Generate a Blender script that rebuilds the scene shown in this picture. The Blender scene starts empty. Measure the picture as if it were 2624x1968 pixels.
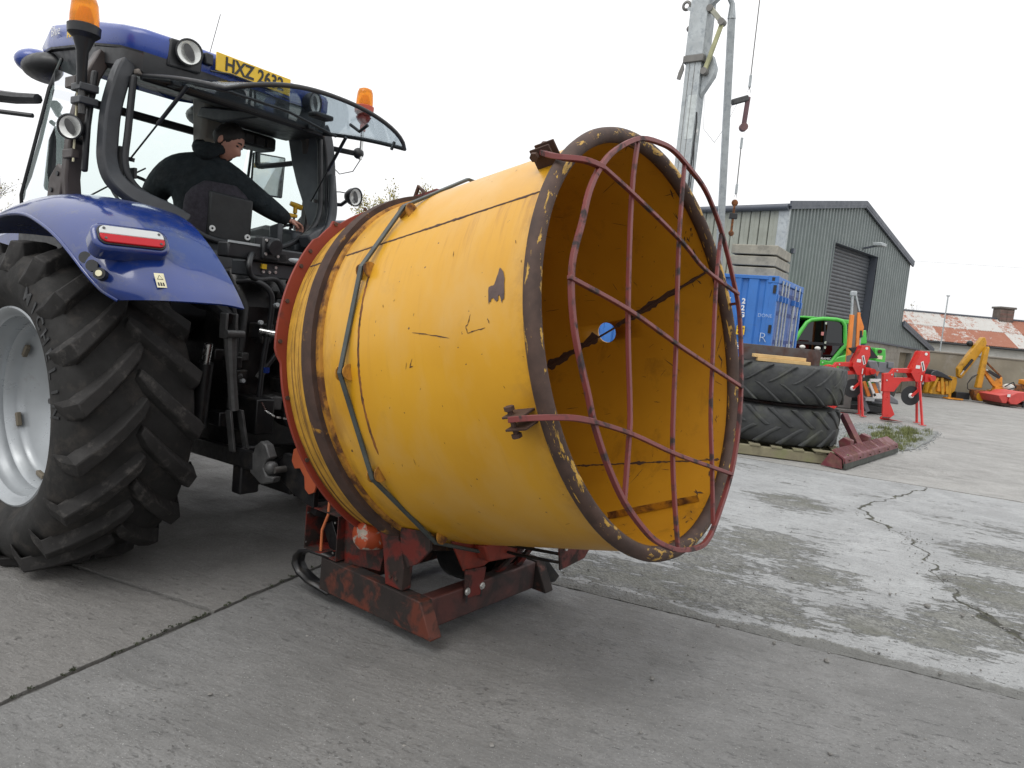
import bpy, bmesh, math, random
from math import sin, cos, pi, radians, sqrt, atan2
from mathutils import Vector, Matrix, noise
random.seed(11)
scn = bpy.context.scene
COL = scn.collection

# ------------------------------------------------------------------ camera
PITCH, ROLL, CAMH = radians(5.4), radians(5.5), 1.5
cam = bpy.data.cameras.new('camera'); camo = bpy.data.objects.new('camera', cam); COL.objects.link(camo)
fw = Vector((0, cos(PITCH), -sin(PITCH))); r0 = Vector((1, 0, 0)); u0 = Vector((0, sin(PITCH), cos(PITCH)))
rt = cos(ROLL)*r0 + sin(ROLL)*u0; up = -sin(ROLL)*r0 + cos(ROLL)*u0
mw = Matrix.Identity(4)
for i in range(3):
    mw[i][0] = rt[i]; mw[i][1] = up[i]; mw[i][2] = -fw[i]
mw.translation = Vector((0, 0, CAMH)); camo.matrix_world = mw
cam.sensor_width = 36; cam.lens = 1895/2624*36; cam.clip_start = .05; cam.clip_end = 3000
scn.camera = camo

# ------------------------------------------------------------------ sky, sun, exposure
SUN_EL, SUN_AZ = radians(58), radians(222)      # azimuth clockwise from +Y: behind and left of the camera
wd = bpy.data.worlds.new('World'); scn.world = wd; wd.use_nodes = True
nt = wd.node_tree; nt.nodes.clear()
sky = nt.nodes.new('ShaderNodeTexSky'); sky.sky_type = 'NISHITA'; sky.sun_disc = False
sky.sun_elevation = SUN_EL; sky.sun_rotation = SUN_AZ; sky.air_density = 1.0; sky.dust_density = 6.0; sky.ozone_density = 1.0
hs = nt.nodes.new('ShaderNodeHueSaturation'); hs.inputs['Saturation'].default_value = .12
mx = nt.nodes.new('ShaderNodeMix'); mx.data_type = 'RGBA'; mx.inputs[0].default_value = .8
# thick even cloud, brightening towards the zenith as an overcast sky does
tcw = nt.nodes.new('ShaderNodeTexCoord'); spw = nt.nodes.new('ShaderNodeSeparateXYZ'); nt.links.new(tcw.outputs['Generated'], spw.inputs[0])
m1 = nt.nodes.new('ShaderNodeMath'); m1.operation = 'MULTIPLY_ADD'; m1.use_clamp = False; m1.inputs[1].default_value = .65; m1.inputs[2].default_value = 1.0; nt.links.new(spw.outputs[2], m1.inputs[0])
m2 = nt.nodes.new('ShaderNodeMath'); m2.operation = 'MAXIMUM'; m2.inputs[1].default_value = .9; nt.links.new(m1.outputs[0], m2.inputs[0])
vm = nt.nodes.new('ShaderNodeVectorMath'); vm.operation = 'SCALE'; vm.inputs[0].default_value = (9.5, 9.55, 9.65); nt.links.new(m2.outputs[0], vm.inputs['Scale'])
nt.links.new(vm.outputs[0], mx.inputs[7])
bg = nt.nodes.new('ShaderNodeBackground'); bg.inputs[1].default_value = .125
wo = nt.nodes.new('ShaderNodeOutputWorld')
nt.links.new(sky.outputs[0], hs.inputs['Color']); nt.links.new(hs.outputs[0], mx.inputs[6])
nt.links.new(mx.outputs[2], bg.inputs[0]); nt.links.new(bg.outputs[0], wo.inputs[0])
sl = bpy.data.lights.new('sun', 'SUN'); sl.energy = .95; sl.angle = radians(32); sl.color = (1, .97, .92)
so = bpy.data.objects.new('sun', sl); COL.objects.link(so)
sd = Vector((sin(SUN_AZ)*cos(SUN_EL), cos(SUN_AZ)*cos(SUN_EL), sin(SUN_EL)))
so.rotation_euler = sd.to_track_quat('Z', 'Y').to_euler()
vs = scn.view_settings; vs.view_transform = 'Standard'; vs.look = 'None'; vs.gamma = 1; vs.exposure = 0.0; vs.use_curve_mapping = False
scn.render.engine = 'CYCLES'; scn.cycles.max_bounces = 8; scn.cycles.transparent_max_bounces = 12

# ------------------------------------------------------------------ helpers
def V(*a): return Vector(a)
class MB:
    def __init__(s): s.v = []; s.f = []
    def add(s, vs, fs):
        o = len(s.v); s.v += [tuple(p) for p in vs]; s.f += [tuple(i+o for i in f) for f in fs]; return s
    def box(s, x0, x1, y0, y1, z0, z1):
        vs = [(x, y, z) for z in (z0, z1) for y in (y0, y1) for x in (x0, x1)]
        return s.add(vs, [(0,2,3,1),(4,5,7,6),(0,1,5,4),(2,6,7,3),(0,4,6,2),(1,3,7,5)])
    def obox(s, c, ax, ay, az, sx, sy, sz):
        c = Vector(c); ax, ay, az = Vector(ax)*sx/2, Vector(ay)*sy/2, Vector(az)*sz/2
        vs = [c+ax*i+ay*j+az*k for k in (-1,1) for j in (-1,1) for i in (-1,1)]
        return s.add(vs, [(0,2,3,1),(4,5,7,6),(0,1,5,4),(2,6,7,3),(0,4,6,2),(1,3,7,5)])
    def bar(s, p, q, w, h=None, upv=(0,0,1)):
        p, q = Vector(p), Vector(q); d = (q-p); L = d.length; d /= L; h = h or w
        u = Vector(upv); sdv = d.cross(u)
        if sdv.length < 1e-4: sdv = d.cross(Vector((1,0,0)))
        sdv.normalize(); u = sdv.cross(d)
        return s.obox((p+q)/2, d, sdv, u, L, w, h)
    def rings(s, rs, closed=True, cap=True, loop=False):
        n = len(rs[0]); vs = [p for r in rs for p in r]; fs = []
        m = len(rs); rng = m if loop else m-1
        for i in range(rng):
            a, b = i*n, ((i+1) % m)*n
            for j in range(n if closed else n-1):
                k = (j+1) % n; fs.append((a+j, a+k, b+k, b+j))
        if cap and not loop and closed:
            fs.append(tuple(range(n-1, -1, -1))); fs.append(tuple(range((m-1)*n, m*n)))
        return s.add(vs, fs)
    def tube(s, pts, r, n=8, closed=False, cap=True, flat=None, rot=0, upv=None):
        P = [Vector(p) for p in pts]; m = len(P); rs = []; prev = None
        for i in range(m):
            a = P[(i-1) % m] if (closed or i > 0) else P[i]; b = P[(i+1) % m] if (closed or i < m-1) else P[i]
            d = (b-a).normalized()
            if upv is not None:
                u = Vector(upv); sv = d.cross(u).normalized(); u = sv.cross(d)
            elif prev is None:
                u = Vector((0,0,1)) if abs(d.z) < .9 else Vector((1,0,0)); sv = d.cross(u).normalized(); u = sv.cross(d)
            else:
                u = prev - d*prev.dot(d); u.normalize(); sv = d.cross(u)
            prev = u; ri = r[i] if isinstance(r, (list, tuple)) else r
            fx, fy = flat if flat else (1, 1)
            rs.append([P[i] + sv*cos(2*pi*j/n+rot)*ri*fx + u*sin(2*pi*j/n+rot)*ri*fy for j in range(n)])
        return s.rings(rs, True, cap, closed)
    def cyl(s, p, q, r, r2=None, n=16, cap=True):
        r2 = r if r2 is None else r2
        return s.tube([p, q], [r, r2], n, cap=cap)
    def lathe(s, prof, c, axis, n=48, a0=0, a1=2*pi, closedprof=False, ref=None):
        c, ax = Vector(c), Vector(axis).normalized()
        u = Vector(ref) if ref else (Vector((0,0,1)) if abs(ax.z) < .9 else Vector((1,0,0)))
        u = (u-ax*u.dot(ax)).normalized(); w = ax.cross(u)
        full = abs(a1-a0-2*pi) < 1e-6; k = n if full else n+1; rs = []
        for i in range(k):
            t = a0+(a1-a0)*i/n
            rs.append([c+ax*h+(u*cos(t)+w*sin(t))*r for r, h in prof])
        return s.rings(rs, closedprof, closedprof and not full, full)
    def prism(s, poly, fn, a, b):
        n = len(poly); vs = [fn(p, a) for p in poly]+[fn(p, b) for p in poly]
        fs = [tuple(range(n)), tuple(range(2*n-1, n-1, -1))]
        for i in range(n):
            j = (i+1) % n; fs.append((i, i+n, j+n, j))
        return s.add(vs, fs)
    def ball(s, c, r, nu=12, nv=8, sc=(1,1,1)):
        c = Vector(c); rs = []
        for i in range(nv+1):
            t = -pi/2+pi*i/nv; t = max(-pi/2+.02, min(pi/2-.02, t))
            rs.append([c+Vector((cos(t)*cos(2*pi*j/nu)*r*sc[0], cos(t)*sin(2*pi*j/nu)*r*sc[1], sin(t)*r*sc[2])) for j in range(nu)])
        return s.rings(rs)
    def grid(s, nu, nv, fn, thick=None):
        vs = [Vector(fn(i/nu, j/nv)) for j in range(nv+1) for i in range(nu+1)]
        fs = [(j*(nu+1)+i, j*(nu+1)+i+1, (j+1)*(nu+1)+i+1, (j+1)*(nu+1)+i) for j in range(nv) for i in range(nu)]
        if thick:
            m = bpy.data.meshes.new('t'); m.from_pydata([tuple(p) for p in vs], [], fs); m.update()
            nn = [Vector(v.normal) for v in m.vertices]; bpy.data.meshes.remove(m)
            k = len(vs); v2 = [p-n_*thick for p, n_ in zip(vs, nn)]
            fs2 = fs+[tuple(reversed([i+k for i in f])) for f in fs]
            bd = [i for i in range(nu+1)]+[j*(nu+1)+nu for j in range(1, nv+1)]+[nv*(nu+1)+i for i in range(nu-1, -1, -1)]+[j*(nu+1) for j in range(nv-1, 0, -1)]
            for i in range(len(bd)):
                a, b = bd[i], bd[(i+1) % len(bd)]; fs2.append((a, a+k, b+k, b))
            return s.add(vs+v2, fs2)
        return s.add(vs, fs)
    def xf(s, fn):
        s.v = [tuple(fn(Vector(p))) for p in s.v]; return s
    def mesh(s, name, smooth=35):
        m = bpy.data.meshes.new(name); m.from_pydata(s.v, [], s.f); m.update()
        bm = bmesh.new(); bm.from_mesh(m); bmesh.ops.recalc_face_normals(bm, faces=bm.faces); bm.to_mesh(m); bm.free()
        if smooth:
            m.polygons.foreach_set('use_smooth', [True]*len(m.polygons)); m.set_sharp_from_angle(angle=radians(smooth))
        return m
    def build(s, name, mat, parent=None, smooth=35, bevel=0, **tags):
        o = bpy.data.objects.new(name, s.mesh(name, smooth)); COL.objects.link(o)
        if isinstance(mat, (list, tuple)):
            for x in mat: o.data.materials.append(x)
        else: o.data.materials.append(mat)
        if parent: o.parent = parent
        if bevel:
            b = o.modifiers.new('bevel', 'BEVEL'); b.width = bevel; b.segments = 2; b.limit_method = 'ANGLE'; b.angle_limit = radians(40)
        tag(o, **tags); return o
def smooth_path(pts, k=6, closed=False):
    P = [Vector(p) for p in pts]; n = len(P); Q = []
    for i in range(n if closed else n-1):
        if closed: p0, p1, p2, p3 = P[(i-1) % n], P[i], P[(i+1) % n], P[(i+2) % n]
        else: p0, p1, p2, p3 = P[max(0,i-1)], P[i], P[i+1], P[min(n-1,i+2)]
        for j in range(k):
            f = j/k; Q.append(.5*((2*p1)+(-p0+p2)*f+(2*p0-5*p1+4*p2-p3)*f*f+(-p0+3*p1-3*p2+p3)*f**3))
    if not closed: Q.append(P[-1])
    return Q
def tag(o, label=None, cat=None, group=None, kind=None):
    if label: o['label'] = label
    if cat: o['category'] = cat
    if group: o['group'] = group
    if kind: o['kind'] = kind
    return o
def thing(name, label, cat, loc=(0,0,0), rz=0, group=None):
    o = bpy.data.objects.new(name, None); COL.objects.link(o); o.location = loc; o.rotation_euler = (0,0,rz)
    o.empty_display_size = .2
    return tag(o, label, cat, group)
def text_mesh(txt, size, depth=.001, bold=.0, align='CENTER', res=3):
    c = bpy.data.curves.new('t', 'FONT'); c.body = txt; c.size = size; c.extrude = depth; c.offset = bold
    c.align_x = align; c.align_y = 'CENTER'; c.resolution_u = res
    o = bpy.data.objects.new('t', c); COL.objects.link(o); dg = bpy.context.evaluated_depsgraph_get()
    m = bpy.data.meshes.new_from_object(o.evaluated_get(dg)); bpy.data.objects.remove(o); bpy.data.curves.remove(c)
    return m
def text_part(name, txt, size, mat, parent, c, xdir, ydir, bold=0, depth=.001, sx=1.0):
    m = text_mesh(txt, size, depth, bold); x, y = Vector(xdir).normalized(), Vector(ydir).normalized(); z = x.cross(y)
    for v in m.vertices: v.co = Vector(c)+x*v.co.x*sx+y*v.co.y+z*v.co.z
    m.name = name; o = bpy.data.objects.new(name, m); COL.objects.link(o); m.materials.clear(); m.materials.append(mat)
    if parent: o.parent = parent
    return o
def copy_tree(o, parent=None):
    c = o.copy(); COL.objects.link(c); c.parent = parent
    for ch in list(o.children): copy_tree(ch, c)
    return c

# ------------------------------------------------------------------ materials
class NT:
    def __init__(s, name):
        s.m = bpy.data.materials.new(name); s.m.use_nodes = True; s.t = s.m.node_tree; s.t.nodes.clear()
        s.out = s.n('ShaderNodeOutputMaterial'); s.b = s.n('ShaderNodeBsdfPrincipled'); s.l(s.b.outputs[0], s.out.inputs[0])
        s.tc = s.n('ShaderNodeTexCoord')
    def n(s, t, **k):
        x = s.t.nodes.new(t)
        for a, b in k.items(): setattr(x, a, b)
        return x
    def l(s, a, b): s.t.links.new(a, b)
    def val(s, sock, v):
        if hasattr(v, 'is_linked') or isinstance(v, bpy.types.NodeSocket): s.l(v, sock)
        else: sock.default_value = v
    def mapping(s, scale=(1,1,1), rot=(0,0,0), loc=(0,0,0), src=None):
        x = s.n('ShaderNodeMapping'); x.inputs['Scale'].default_value = scale; x.inputs['Rotation'].default_value = rot; x.inputs['Location'].default_value = loc
        s.l(src or s.tc.outputs['Object'], x.inputs[0]); return x.outputs[0]
    def noise(s, scale, detail=4, rough=.55, vec=None, dist=0):
        x = s.n('ShaderNodeTexNoise'); x.inputs['Scale'].default_value = scale; x.inputs['Detail'].default_value = detail
        x.inputs['Roughness'].default_value = rough; x.inputs['Distortion'].default_value = dist
        s.l(vec or s.tc.outputs['Object'], x.inputs['Vector']); return x.outputs[0]
    def voro(s, scale, vec=None, feature='F1', out=0):
        x = s.n('ShaderNodeTexVoronoi', feature=feature); x.inputs['Scale'].default_value = scale
        s.l(vec or s.tc.outputs['Object'], x.inputs['Vector']); return x.outputs[out]
    def ramp(s, f, a, b, ca=(0,0,0,1), cb=(1,1,1,1)):
        x = s.n('ShaderNodeValToRGB'); e = x.color_ramp.elements; e[0].position = a; e[1].position = b; e[0].color = ca; e[1].color = cb
        s.l(f, x.inputs[0]); return x.outputs[0]
    def mix(s, f, a, b, mode='MIX'):
        x = s.n('ShaderNodeMix', data_type='RGBA', blend_type=mode); s.val(x.inputs[0], f)
        for k, c in ((6, a), (7, b)):
            if isinstance(c, (tuple, list)): x.inputs[k].default_value = tuple(c)+((1,) if len(c) == 3 else ())
            else: s.l(c, x.inputs[k])
        return x.outputs[2]
    def math(s, op, a, b=0.0, clamp=False):
        x = s.n('ShaderNodeMath', operation=op, use_clamp=clamp); s.val(x.inputs[0], a); s.val(x.inputs[1], b); return x.outputs[0]
    def bump(s, h, strength=.3, dist=.01, prev=None):
        x = s.n('ShaderNodeBump'); x.inputs['Strength'].default_value = strength; x.inputs['Distance'].default_value = dist; s.l(h, x.inputs['Height'])
        if prev: s.l(prev, x.inputs['Normal'])
        s.l(x.outputs[0], s.b.inputs['Normal']); return x.outputs[0]
    def set(s, **k):
        for a, v in k.items():
            sock = s.b.inputs[a.replace('_', ' ')]
            if isinstance(v, (tuple, list)): sock.default_value = tuple(v)+((1,) if len(v) == 3 else ())
            else: s.val(sock, v)
        return s
def C4(c): return tuple(c)+(1,)
def plain(name, col, rough=.5, metal=0, var=.25, vs=6, bump=0, bs=80, coat=0, spec=.5, grime=None, gs=5, ga=(.5,.7)):
    N = NT(name); n1 = N.noise(vs, 5)
    dark = [c*(1-var) for c in col]; lite = [min(1, c*(1+var)) for c in col]
    c = N.mix(N.ramp(n1, .3, .7), dark, lite)
    if grime:
        c = N.mix(N.ramp(N.noise(gs, 8, .7), *ga), c, grime)
    N.l(c, N.b.inputs['Base Color'])
    N.l(N.ramp(N.noise(vs*3, 4), .3, .7, (max(0, rough-.1),)*3+(1,), (min(1, rough+.1),)*3+(1,)), N.b.inputs['Roughness'])
    N.set(Metallic=metal); N.b.inputs['Coat Weight'].default_value = coat; N.b.inputs['Specular IOR Level'].default_value = spec
    if bump: N.bump(N.noise(bs, 6), bump, .004)
    return N.m
def worn(name, paint, rust, a, b, scale=8, stretch=(1,1,1), rough=.45, fade=None, rust2=None, dist=.4, bump=.25, metal_r=0, det=9):
    N = NT(name); mp = N.mapping(stretch); n1 = N.noise(scale, det, .62, mp, dist)
    mask = N.ramp(n1, a, b)
    pv = N.mix(N.ramp(N.noise(3, 5), .3, .7), [c*.82 for c in paint], [min(1, c*1.12) for c in paint])
    if fade: pv = N.mix(N.ramp(N.noise(1.7, 4, .6), .5, .68), pv, fade)
    rv = N.mix(N.ramp(N.noise(14, 6), .35, .65), rust, rust2 or [c*.55 for c in rust])
    N.l(N.mix(mask, pv, rv), N.b.inputs['Base Color'])
    N.l(N.mix(mask, (rough,)*3, (.85,)*3), N.b.inputs['Roughness'])
    if bump: N.bump(N.math('SUBTRACT', N.math('MULTIPLY', N.noise(120, 4), mask), N.math('MULTIPLY', mask, .8)), bump, .003)
    return N.m
def glass(name, tint=(.9,.97,.95), op=.12, rough=.02, fres=.8):
    N = NT(name); N.t.nodes.remove(N.b)
    tr = N.n('ShaderNodeBsdfTransparent'); tr.inputs[0].default_value = C4(tint)
    gl = N.n('ShaderNodeBsdfGlossy'); gl.inputs['Roughness'].default_value = rough; gl.inputs[0].default_value = (.95,.97,1,1)
    fr = N.n('ShaderNodeFresnel'); fr.inputs[0].default_value = 1.45
    sm = N.n('ShaderNodeMixShader'); N.l(N.math('ADD', N.math('MULTIPLY', fr.outputs[0], fres), op, True), sm.inputs[0]); N.l(tr.outputs[0], sm.inputs[1]); N.l(gl.outputs[0], sm.inputs[2])
    N.l(sm.outputs[0], N.out.inputs[0]); return N.m

YEL = (.60, .335, .022); RUSTD = (.058, .030, .021); RUSTO = (.22, .075, .015)
mt = {}
mt['blue'] = plain('blue_paint', (.010, .031, .17), .20, 0, .15, 2, coat=.5, grime=(.085,.09,.115), gs=6, ga=(.50,.78))
mt['roofblue'] = plain('roof_blue_paint', (.014, .045, .25), .3, 0, .12, 2, coat=.3, grime=(.08,.09,.14), gs=6, ga=(.6,.8))
mt['black'] = plain('black_plastic', (.012, .013, .015), .45, 0, .3, 8, bump=.1, bs=200)
mt['blacktrim'] = plain('dark_grey_trim', (.03, .033, .038), .45, 0, .25, 8, bump=.1, bs=200)
mt['dark'] = plain('oily_black_metal', (.010, .010, .011), .4, .2, .5, 12, bump=.3, bs=60, grime=(.03,.026,.022), gs=14)
mt['rubber'] = plain('tyre_rubber', (.019, .0185, .018), .78, 0, .3, 6, bump=.25, bs=90, grime=(.060,.052,.045), gs=7, ga=(.50,.80), spec=.25)
mt['rubberlug'] = plain('tyre_lug_rubber', (.021, .020, .0195), .75, 0, .3, 8, bump=.3, bs=70, grime=(.080,.074,.068), gs=14, ga=(.54,.74), spec=.25)
mt['oldrubber'] = plain('old_tyre_rubber', (.018, .020, .022), .7, 0, .3, 5, bump=.3, bs=60, grime=(.045,.05,.035), gs=5, ga=(.55,.8))
mt['rim'] = plain('silver_rim_paint', (.31, .33, .345), .34, .3, .08, 4, grime=(.17,.155,.13), gs=7, ga=(.60,.80))
mt['steel'] = plain('bright_steel', (.55, .55, .54), .25, 1, .15, 20)
mt['bolt'] = plain('zinc_bolt', (.6, .6, .58), .35, .8, .15, 40)
mt['galv'] = plain('galvanised_steel', (.40, .43, .44), .5, .25, .12, 5, grime=(.28,.31,.33), gs=12, ga=(.5,.65))
mt['orangelens'] = None
mt['red'] = worn('red_worn_paint', (.125, .013, .008), (.027,.016,.013), .44, .56, 9)
mt['redplate'] = worn('red_plate_paint', (.21, .026, .012), (.07,.03,.022), .55, .75, 6, rough=.55)
mt['chassis'] = worn('chassis_red_rust', (.100, .020, .008), (.020,.013,.011), .40, .52, 8, rough=.6)
mt['grille'] = worn('grille_red_primer', (.155, .030, .027), (.045,.030,.030), .52, .62, 11, rough=.5)
mt['rust'] = worn('rust_brown', RUSTD, (.10,.045,.02), .5, .7, 12, rough=.8)
mt['rusto'] = worn('rust_orange', RUSTO, RUSTD, .45, .65, 14, rough=.8)
mt['band'] = worn('rusted_flange', (.42,.20,.015), RUSTD, .30, .38, 10, rough=.8)
mt['bandy'] = worn('rust_stained_yellow', (.40,.18,.016), (.10,.036,.012), .45, .62, 12, rough=.7)
# ------------------------------------------------------------------ ground: concrete yard in slabs
E1 = Vector((.92, -.392, 0)).normalized(); E2 = Vector((.392, .92, 0)).normalized()
PJ, QR, QB = -2.475, 3.912, 2.55          # joint lines in slab coordinates (p along E1, q along E2)
CRACK = [(5.99,9.66),(5.3,8.9),(4.503,7.972),(3.808,7.341),(3.45,6.95),(3.289,6.509),(3.36,6.15),(3.335,5.797),(3.18,5.3),(3.047,4.845),(2.892,4.382),(2.95,4.0),(3.1,3.5)]
BLOT = [(.87,4.33,.55),(1.28,4.3,.6),(1.5,4.15,.5),(1.34,5.0,.7),(1.98,5.4,.6),(2.74,6.89,.55),(2.1,4.75,.45),(3.9,5.6,.6),(3.3,4.7,.55),(2.8,4.1,.5),(2.1,4.0,.4),(2.4,3.85,.4),(3.4,3.9,.7),(.5,4.5,.4)]
def concrete(name, base, dark, wear=0.0, crack=False, streak=.25):
    N = NT(name); g = N.n('ShaderNodeNewGeometry').outputs['Position']
    al = radians(-23.1)
    pv = N.mapping((1,1,1), (0,0,-al), src=g)
    big = N.ramp(N.noise(.55, 4, .6, g), .3, .7); mid = N.ramp(N.noise(3.1, 8, .68, g, .3), .30, .72); fine = N.noise(75, 6, .7, g)
    c = N.mix(big, [x*.86 for x in base], [x*1.08 for x in base]); c = N.mix(N.math('MULTIPLY', mid, .6), c, dark)
    st = N.ramp(N.noise(3.0, 8, .7, N.mapping((.5,3.2,1), src=pv), .4), .52, .70)
    c = N.mix(N.math('MULTIPLY', st, streak), c, [x*.55 for x in base])
    c = N.mix(N.math('MULTIPLY', N.ramp(N.noise(1.3, 9, .72, N.mapping((.8,1.3,1), src=pv), .5), .47, .66), .55), c, [x*.52 for x in base])
    c = N.mix(N.math('MULTIPLY', N.ramp(N.noise(2.1, 7, .7, N.mapping((1,1,1), (0,0,.6), src=pv), .3), .54, .74), .45), c, [min(1, x*1.38) for x in base])
    pit = N.ramp(N.noise(30, 7, .72, N.mapping((.55,1.3,1), src=pv), .3), .585, .64); pit = N.math('MULTIPLY', pit, N.ramp(N.noise(1.7, 6, .7, g, .4), .40, .66)); c = N.mix(N.math('MULTIPLY', pit, .7), c, [x*.42 for x in base])
    c = N.mix(N.ramp(fine, .44, .72), c, [x*.60 for x in base])
    c = N.mix(N.ramp(N.noise(170, 3, .6, g), .64, .70), c, [min(1, x*1.75) for x in base])
    c = N.mix(N.ramp(N.noise(46, 4, .6, g), .665, .70), c, (.06,.055,.05))
    h = N.math('ADD', N.math('MULTIPLY', N.noise(24, 8, .7, g), .8), N.math('MULTIPLY', fine, .5))
    h = N.math('ADD', h, N.math('MULTIPLY', N.ramp(N.noise(9, 6, .7, N.mapping((.6,1.6,1), src=pv)), .45, .75), .9))
    h = N.math('SUBTRACT', h, N.math('MULTIPLY', pit, .9))
    if wear:
        zone = N.math('MULTIPLY', N.ramp(N.noise(.50, 3, .55, N.mapping((.8,1.5,1), src=pv), .2), .42, .64), .6)
        for bx0, by0, br0 in BLOT:
            d_ = N.n('ShaderNodeVectorMath', operation='DISTANCE'); N.l(g, d_.inputs[0]); d_.inputs[1].default_value = (bx0, by0, 0)
            zone = N.math('MAXIMUM', zone, N.math('SUBTRACT', 1.25, N.math('DIVIDE', d_.outputs['Value'], br0), True))
        br = N.ramp(N.noise(3.6, 10, .78, N.mapping((.55,1.9,1), src=pv), .25), .43, .52)
        fl = N.ramp(N.noise(11, 8, .75, N.mapping((.6,1.5,1), src=pv)), .42, .60)
        k = N.ramp(N.math('ADD', N.math('MULTIPLY', zone, .30), N.math('ADD', N.math('MULTIPLY', N.noise(3.4, 12, .80, N.mapping((.6,1.7,1), src=pv), .25), .75), N.math('MULTIPLY', N.noise(15, 9, .78, N.mapping((.7,1.4,1), src=pv)), .75))), .935, 1.03)
        # broken strip beside the joint
        sep = N.n('ShaderNodeSeparateXYZ'); N.l(pv, sep.inputs[0])
        q = N.math('ADD', sep.outputs[1], N.math('MULTIPLY', N.math('SUBTRACT', N.noise(2.4, 8, .7, g), .5), .5))
        edge = N.math('SUBTRACT', 1.0, N.math('DIVIDE', N.math('SUBTRACT', q, QR), .16), True)
        ek = N.ramp(edge, .12, .30); k = N.math('MAXIMUM', N.math('MULTIPLY', k, wear), N.math('MULTIPLY', ek, .9))
        gravel = N.mix(N.voro(55, g, out=1), (.095,.096,.088), (.235,.236,.222))
        gravel = N.mix(N.ramp(N.noise(2, 5), .45, .7), gravel, (.105,.106,.085))
        c = N.mix(k, c, gravel)
        c = N.mix(N.math('MULTIPLY', N.ramp(edge, .22, .45), .75), c, (.105,.105,.100))
        h = N.math('SUBTRACT', h, N.math('MULTIPLY', k, 2.2)); h = N.math('ADD', h, N.math('MULTIPLY', N.math('MULTIPLY', N.voro(60, g), k), 1.6))
    if crack:
        wz = N.n('ShaderNodeTexNoise'); wz.inputs['Scale'].default_value = 5; wz.inputs['Detail'].default_value = 6; N.l(g, wz.inputs['Vector'])
        w1 = N.n('ShaderNodeVectorMath', operation='SUBTRACT'); N.l(wz.outputs['Color'], w1.inputs[0]); w1.inputs[1].default_value = (.5,.5,.5)
        w2 = N.n('ShaderNodeVectorMath', operation='SCALE'); N.l(w1.outputs[0], w2.inputs[0]); w2.inputs['Scale'].default_value = .28
        w3 = N.n('ShaderNodeVectorMath', operation='ADD'); N.l(g, w3.inputs[0]); N.l(w2.outputs[0], w3.inputs[1])
        w4 = N.n('ShaderNodeVectorMath', operation='MULTIPLY'); N.l(w3.outputs[0], w4.inputs[0]); w4.inputs[1].default_value = (1,1,0)
        best = None
        for (ax, ay), (bx_, by) in zip(CRACK, CRACK[1:]):
            ab = Vector((bx_-ax, by-ay, 0)); L2 = ab.length_squared
            pa = N.n('ShaderNodeVectorMath', operation='SUBTRACT'); N.l(w4.outputs[0], pa.inputs[0]); pa.inputs[1].default_value = (ax, ay, 0)
            dt = N.n('ShaderNodeVectorMath', operation='DOT_PRODUCT'); N.l(pa.outputs[0], dt.inputs[0]); dt.inputs[1].default_value = tuple(ab/L2)
            tt = N.math('ADD', dt.outputs['Value'], 0, True)
            sc = N.n('ShaderNodeVectorMath', operation='SCALE'); sc.inputs[0].default_value = tuple(ab); N.l(tt, sc.inputs['Scale'])
            df = N.n('ShaderNodeVectorMath', operation='DISTANCE'); N.l(pa.outputs[0], df.inputs[0]); N.l(sc.outputs[0], df.inputs[1])
            best = df.outputs['Value'] if best is None else N.math('MINIMUM', best, df.outputs['Value'])
        wid = N.math('ADD', N.math('MULTIPLY', N.ramp(N.noise(1.1, 4, .6, g), .42, .74), .034), .0055)
        ck = N.math('SUBTRACT', 1.0, N.math('DIVIDE', best, wid), True); ck = N.ramp(ck, .05, .5)
        c = N.mix(ck, c, N.mix(N.ramp(N.noise(9, 4, .6, g), .4, .6), (.030,.029,.024), (.06,.06,.036)))
        h = N.math('SUBTRACT', h, N.math('MULTIPLY', ck, 3.0))
    N.l(c, N.b.inputs['Base Color'])
    N.l(N.ramp(mid, .2, .8, (.62,)*3+(1,), (.85,)*3+(1,)), N.b.inputs['Roughness']); N.b.inputs['Specular IOR Level'].default_value = .4
    N.bump(h, .8, .007)
    return N.m
M_A = concrete('concrete_brushed', (.198,.198,.194), (.102,.100,.096), streak=.75)
M_B = concrete('concrete_smooth', (.192,.187,.178), (.118,.113,.106), streak=.3)
M_D = concrete('concrete_worn', (.335,.343,.345), (.215,.216,.213), wear=1.0, crack=True, streak=.25)
M_F = concrete('concrete_far', (.325,.32,.305), (.225,.22,.21), wear=.35, streak=.25)
M_soil = plain('joint_dirt', (.045,.042,.034), .95, 0, .5, 30, bump=.8, bs=90, grime=(.05,.075,.025), gs=6, ga=(.5,.62))
mb = MB(); mb.grid(24, 24, lambda u, v: Vector((-150+300*u, -60+420*v, -.022)))
ground = mb.build('ground', M_F, None, 0, kind='structure')
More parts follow.
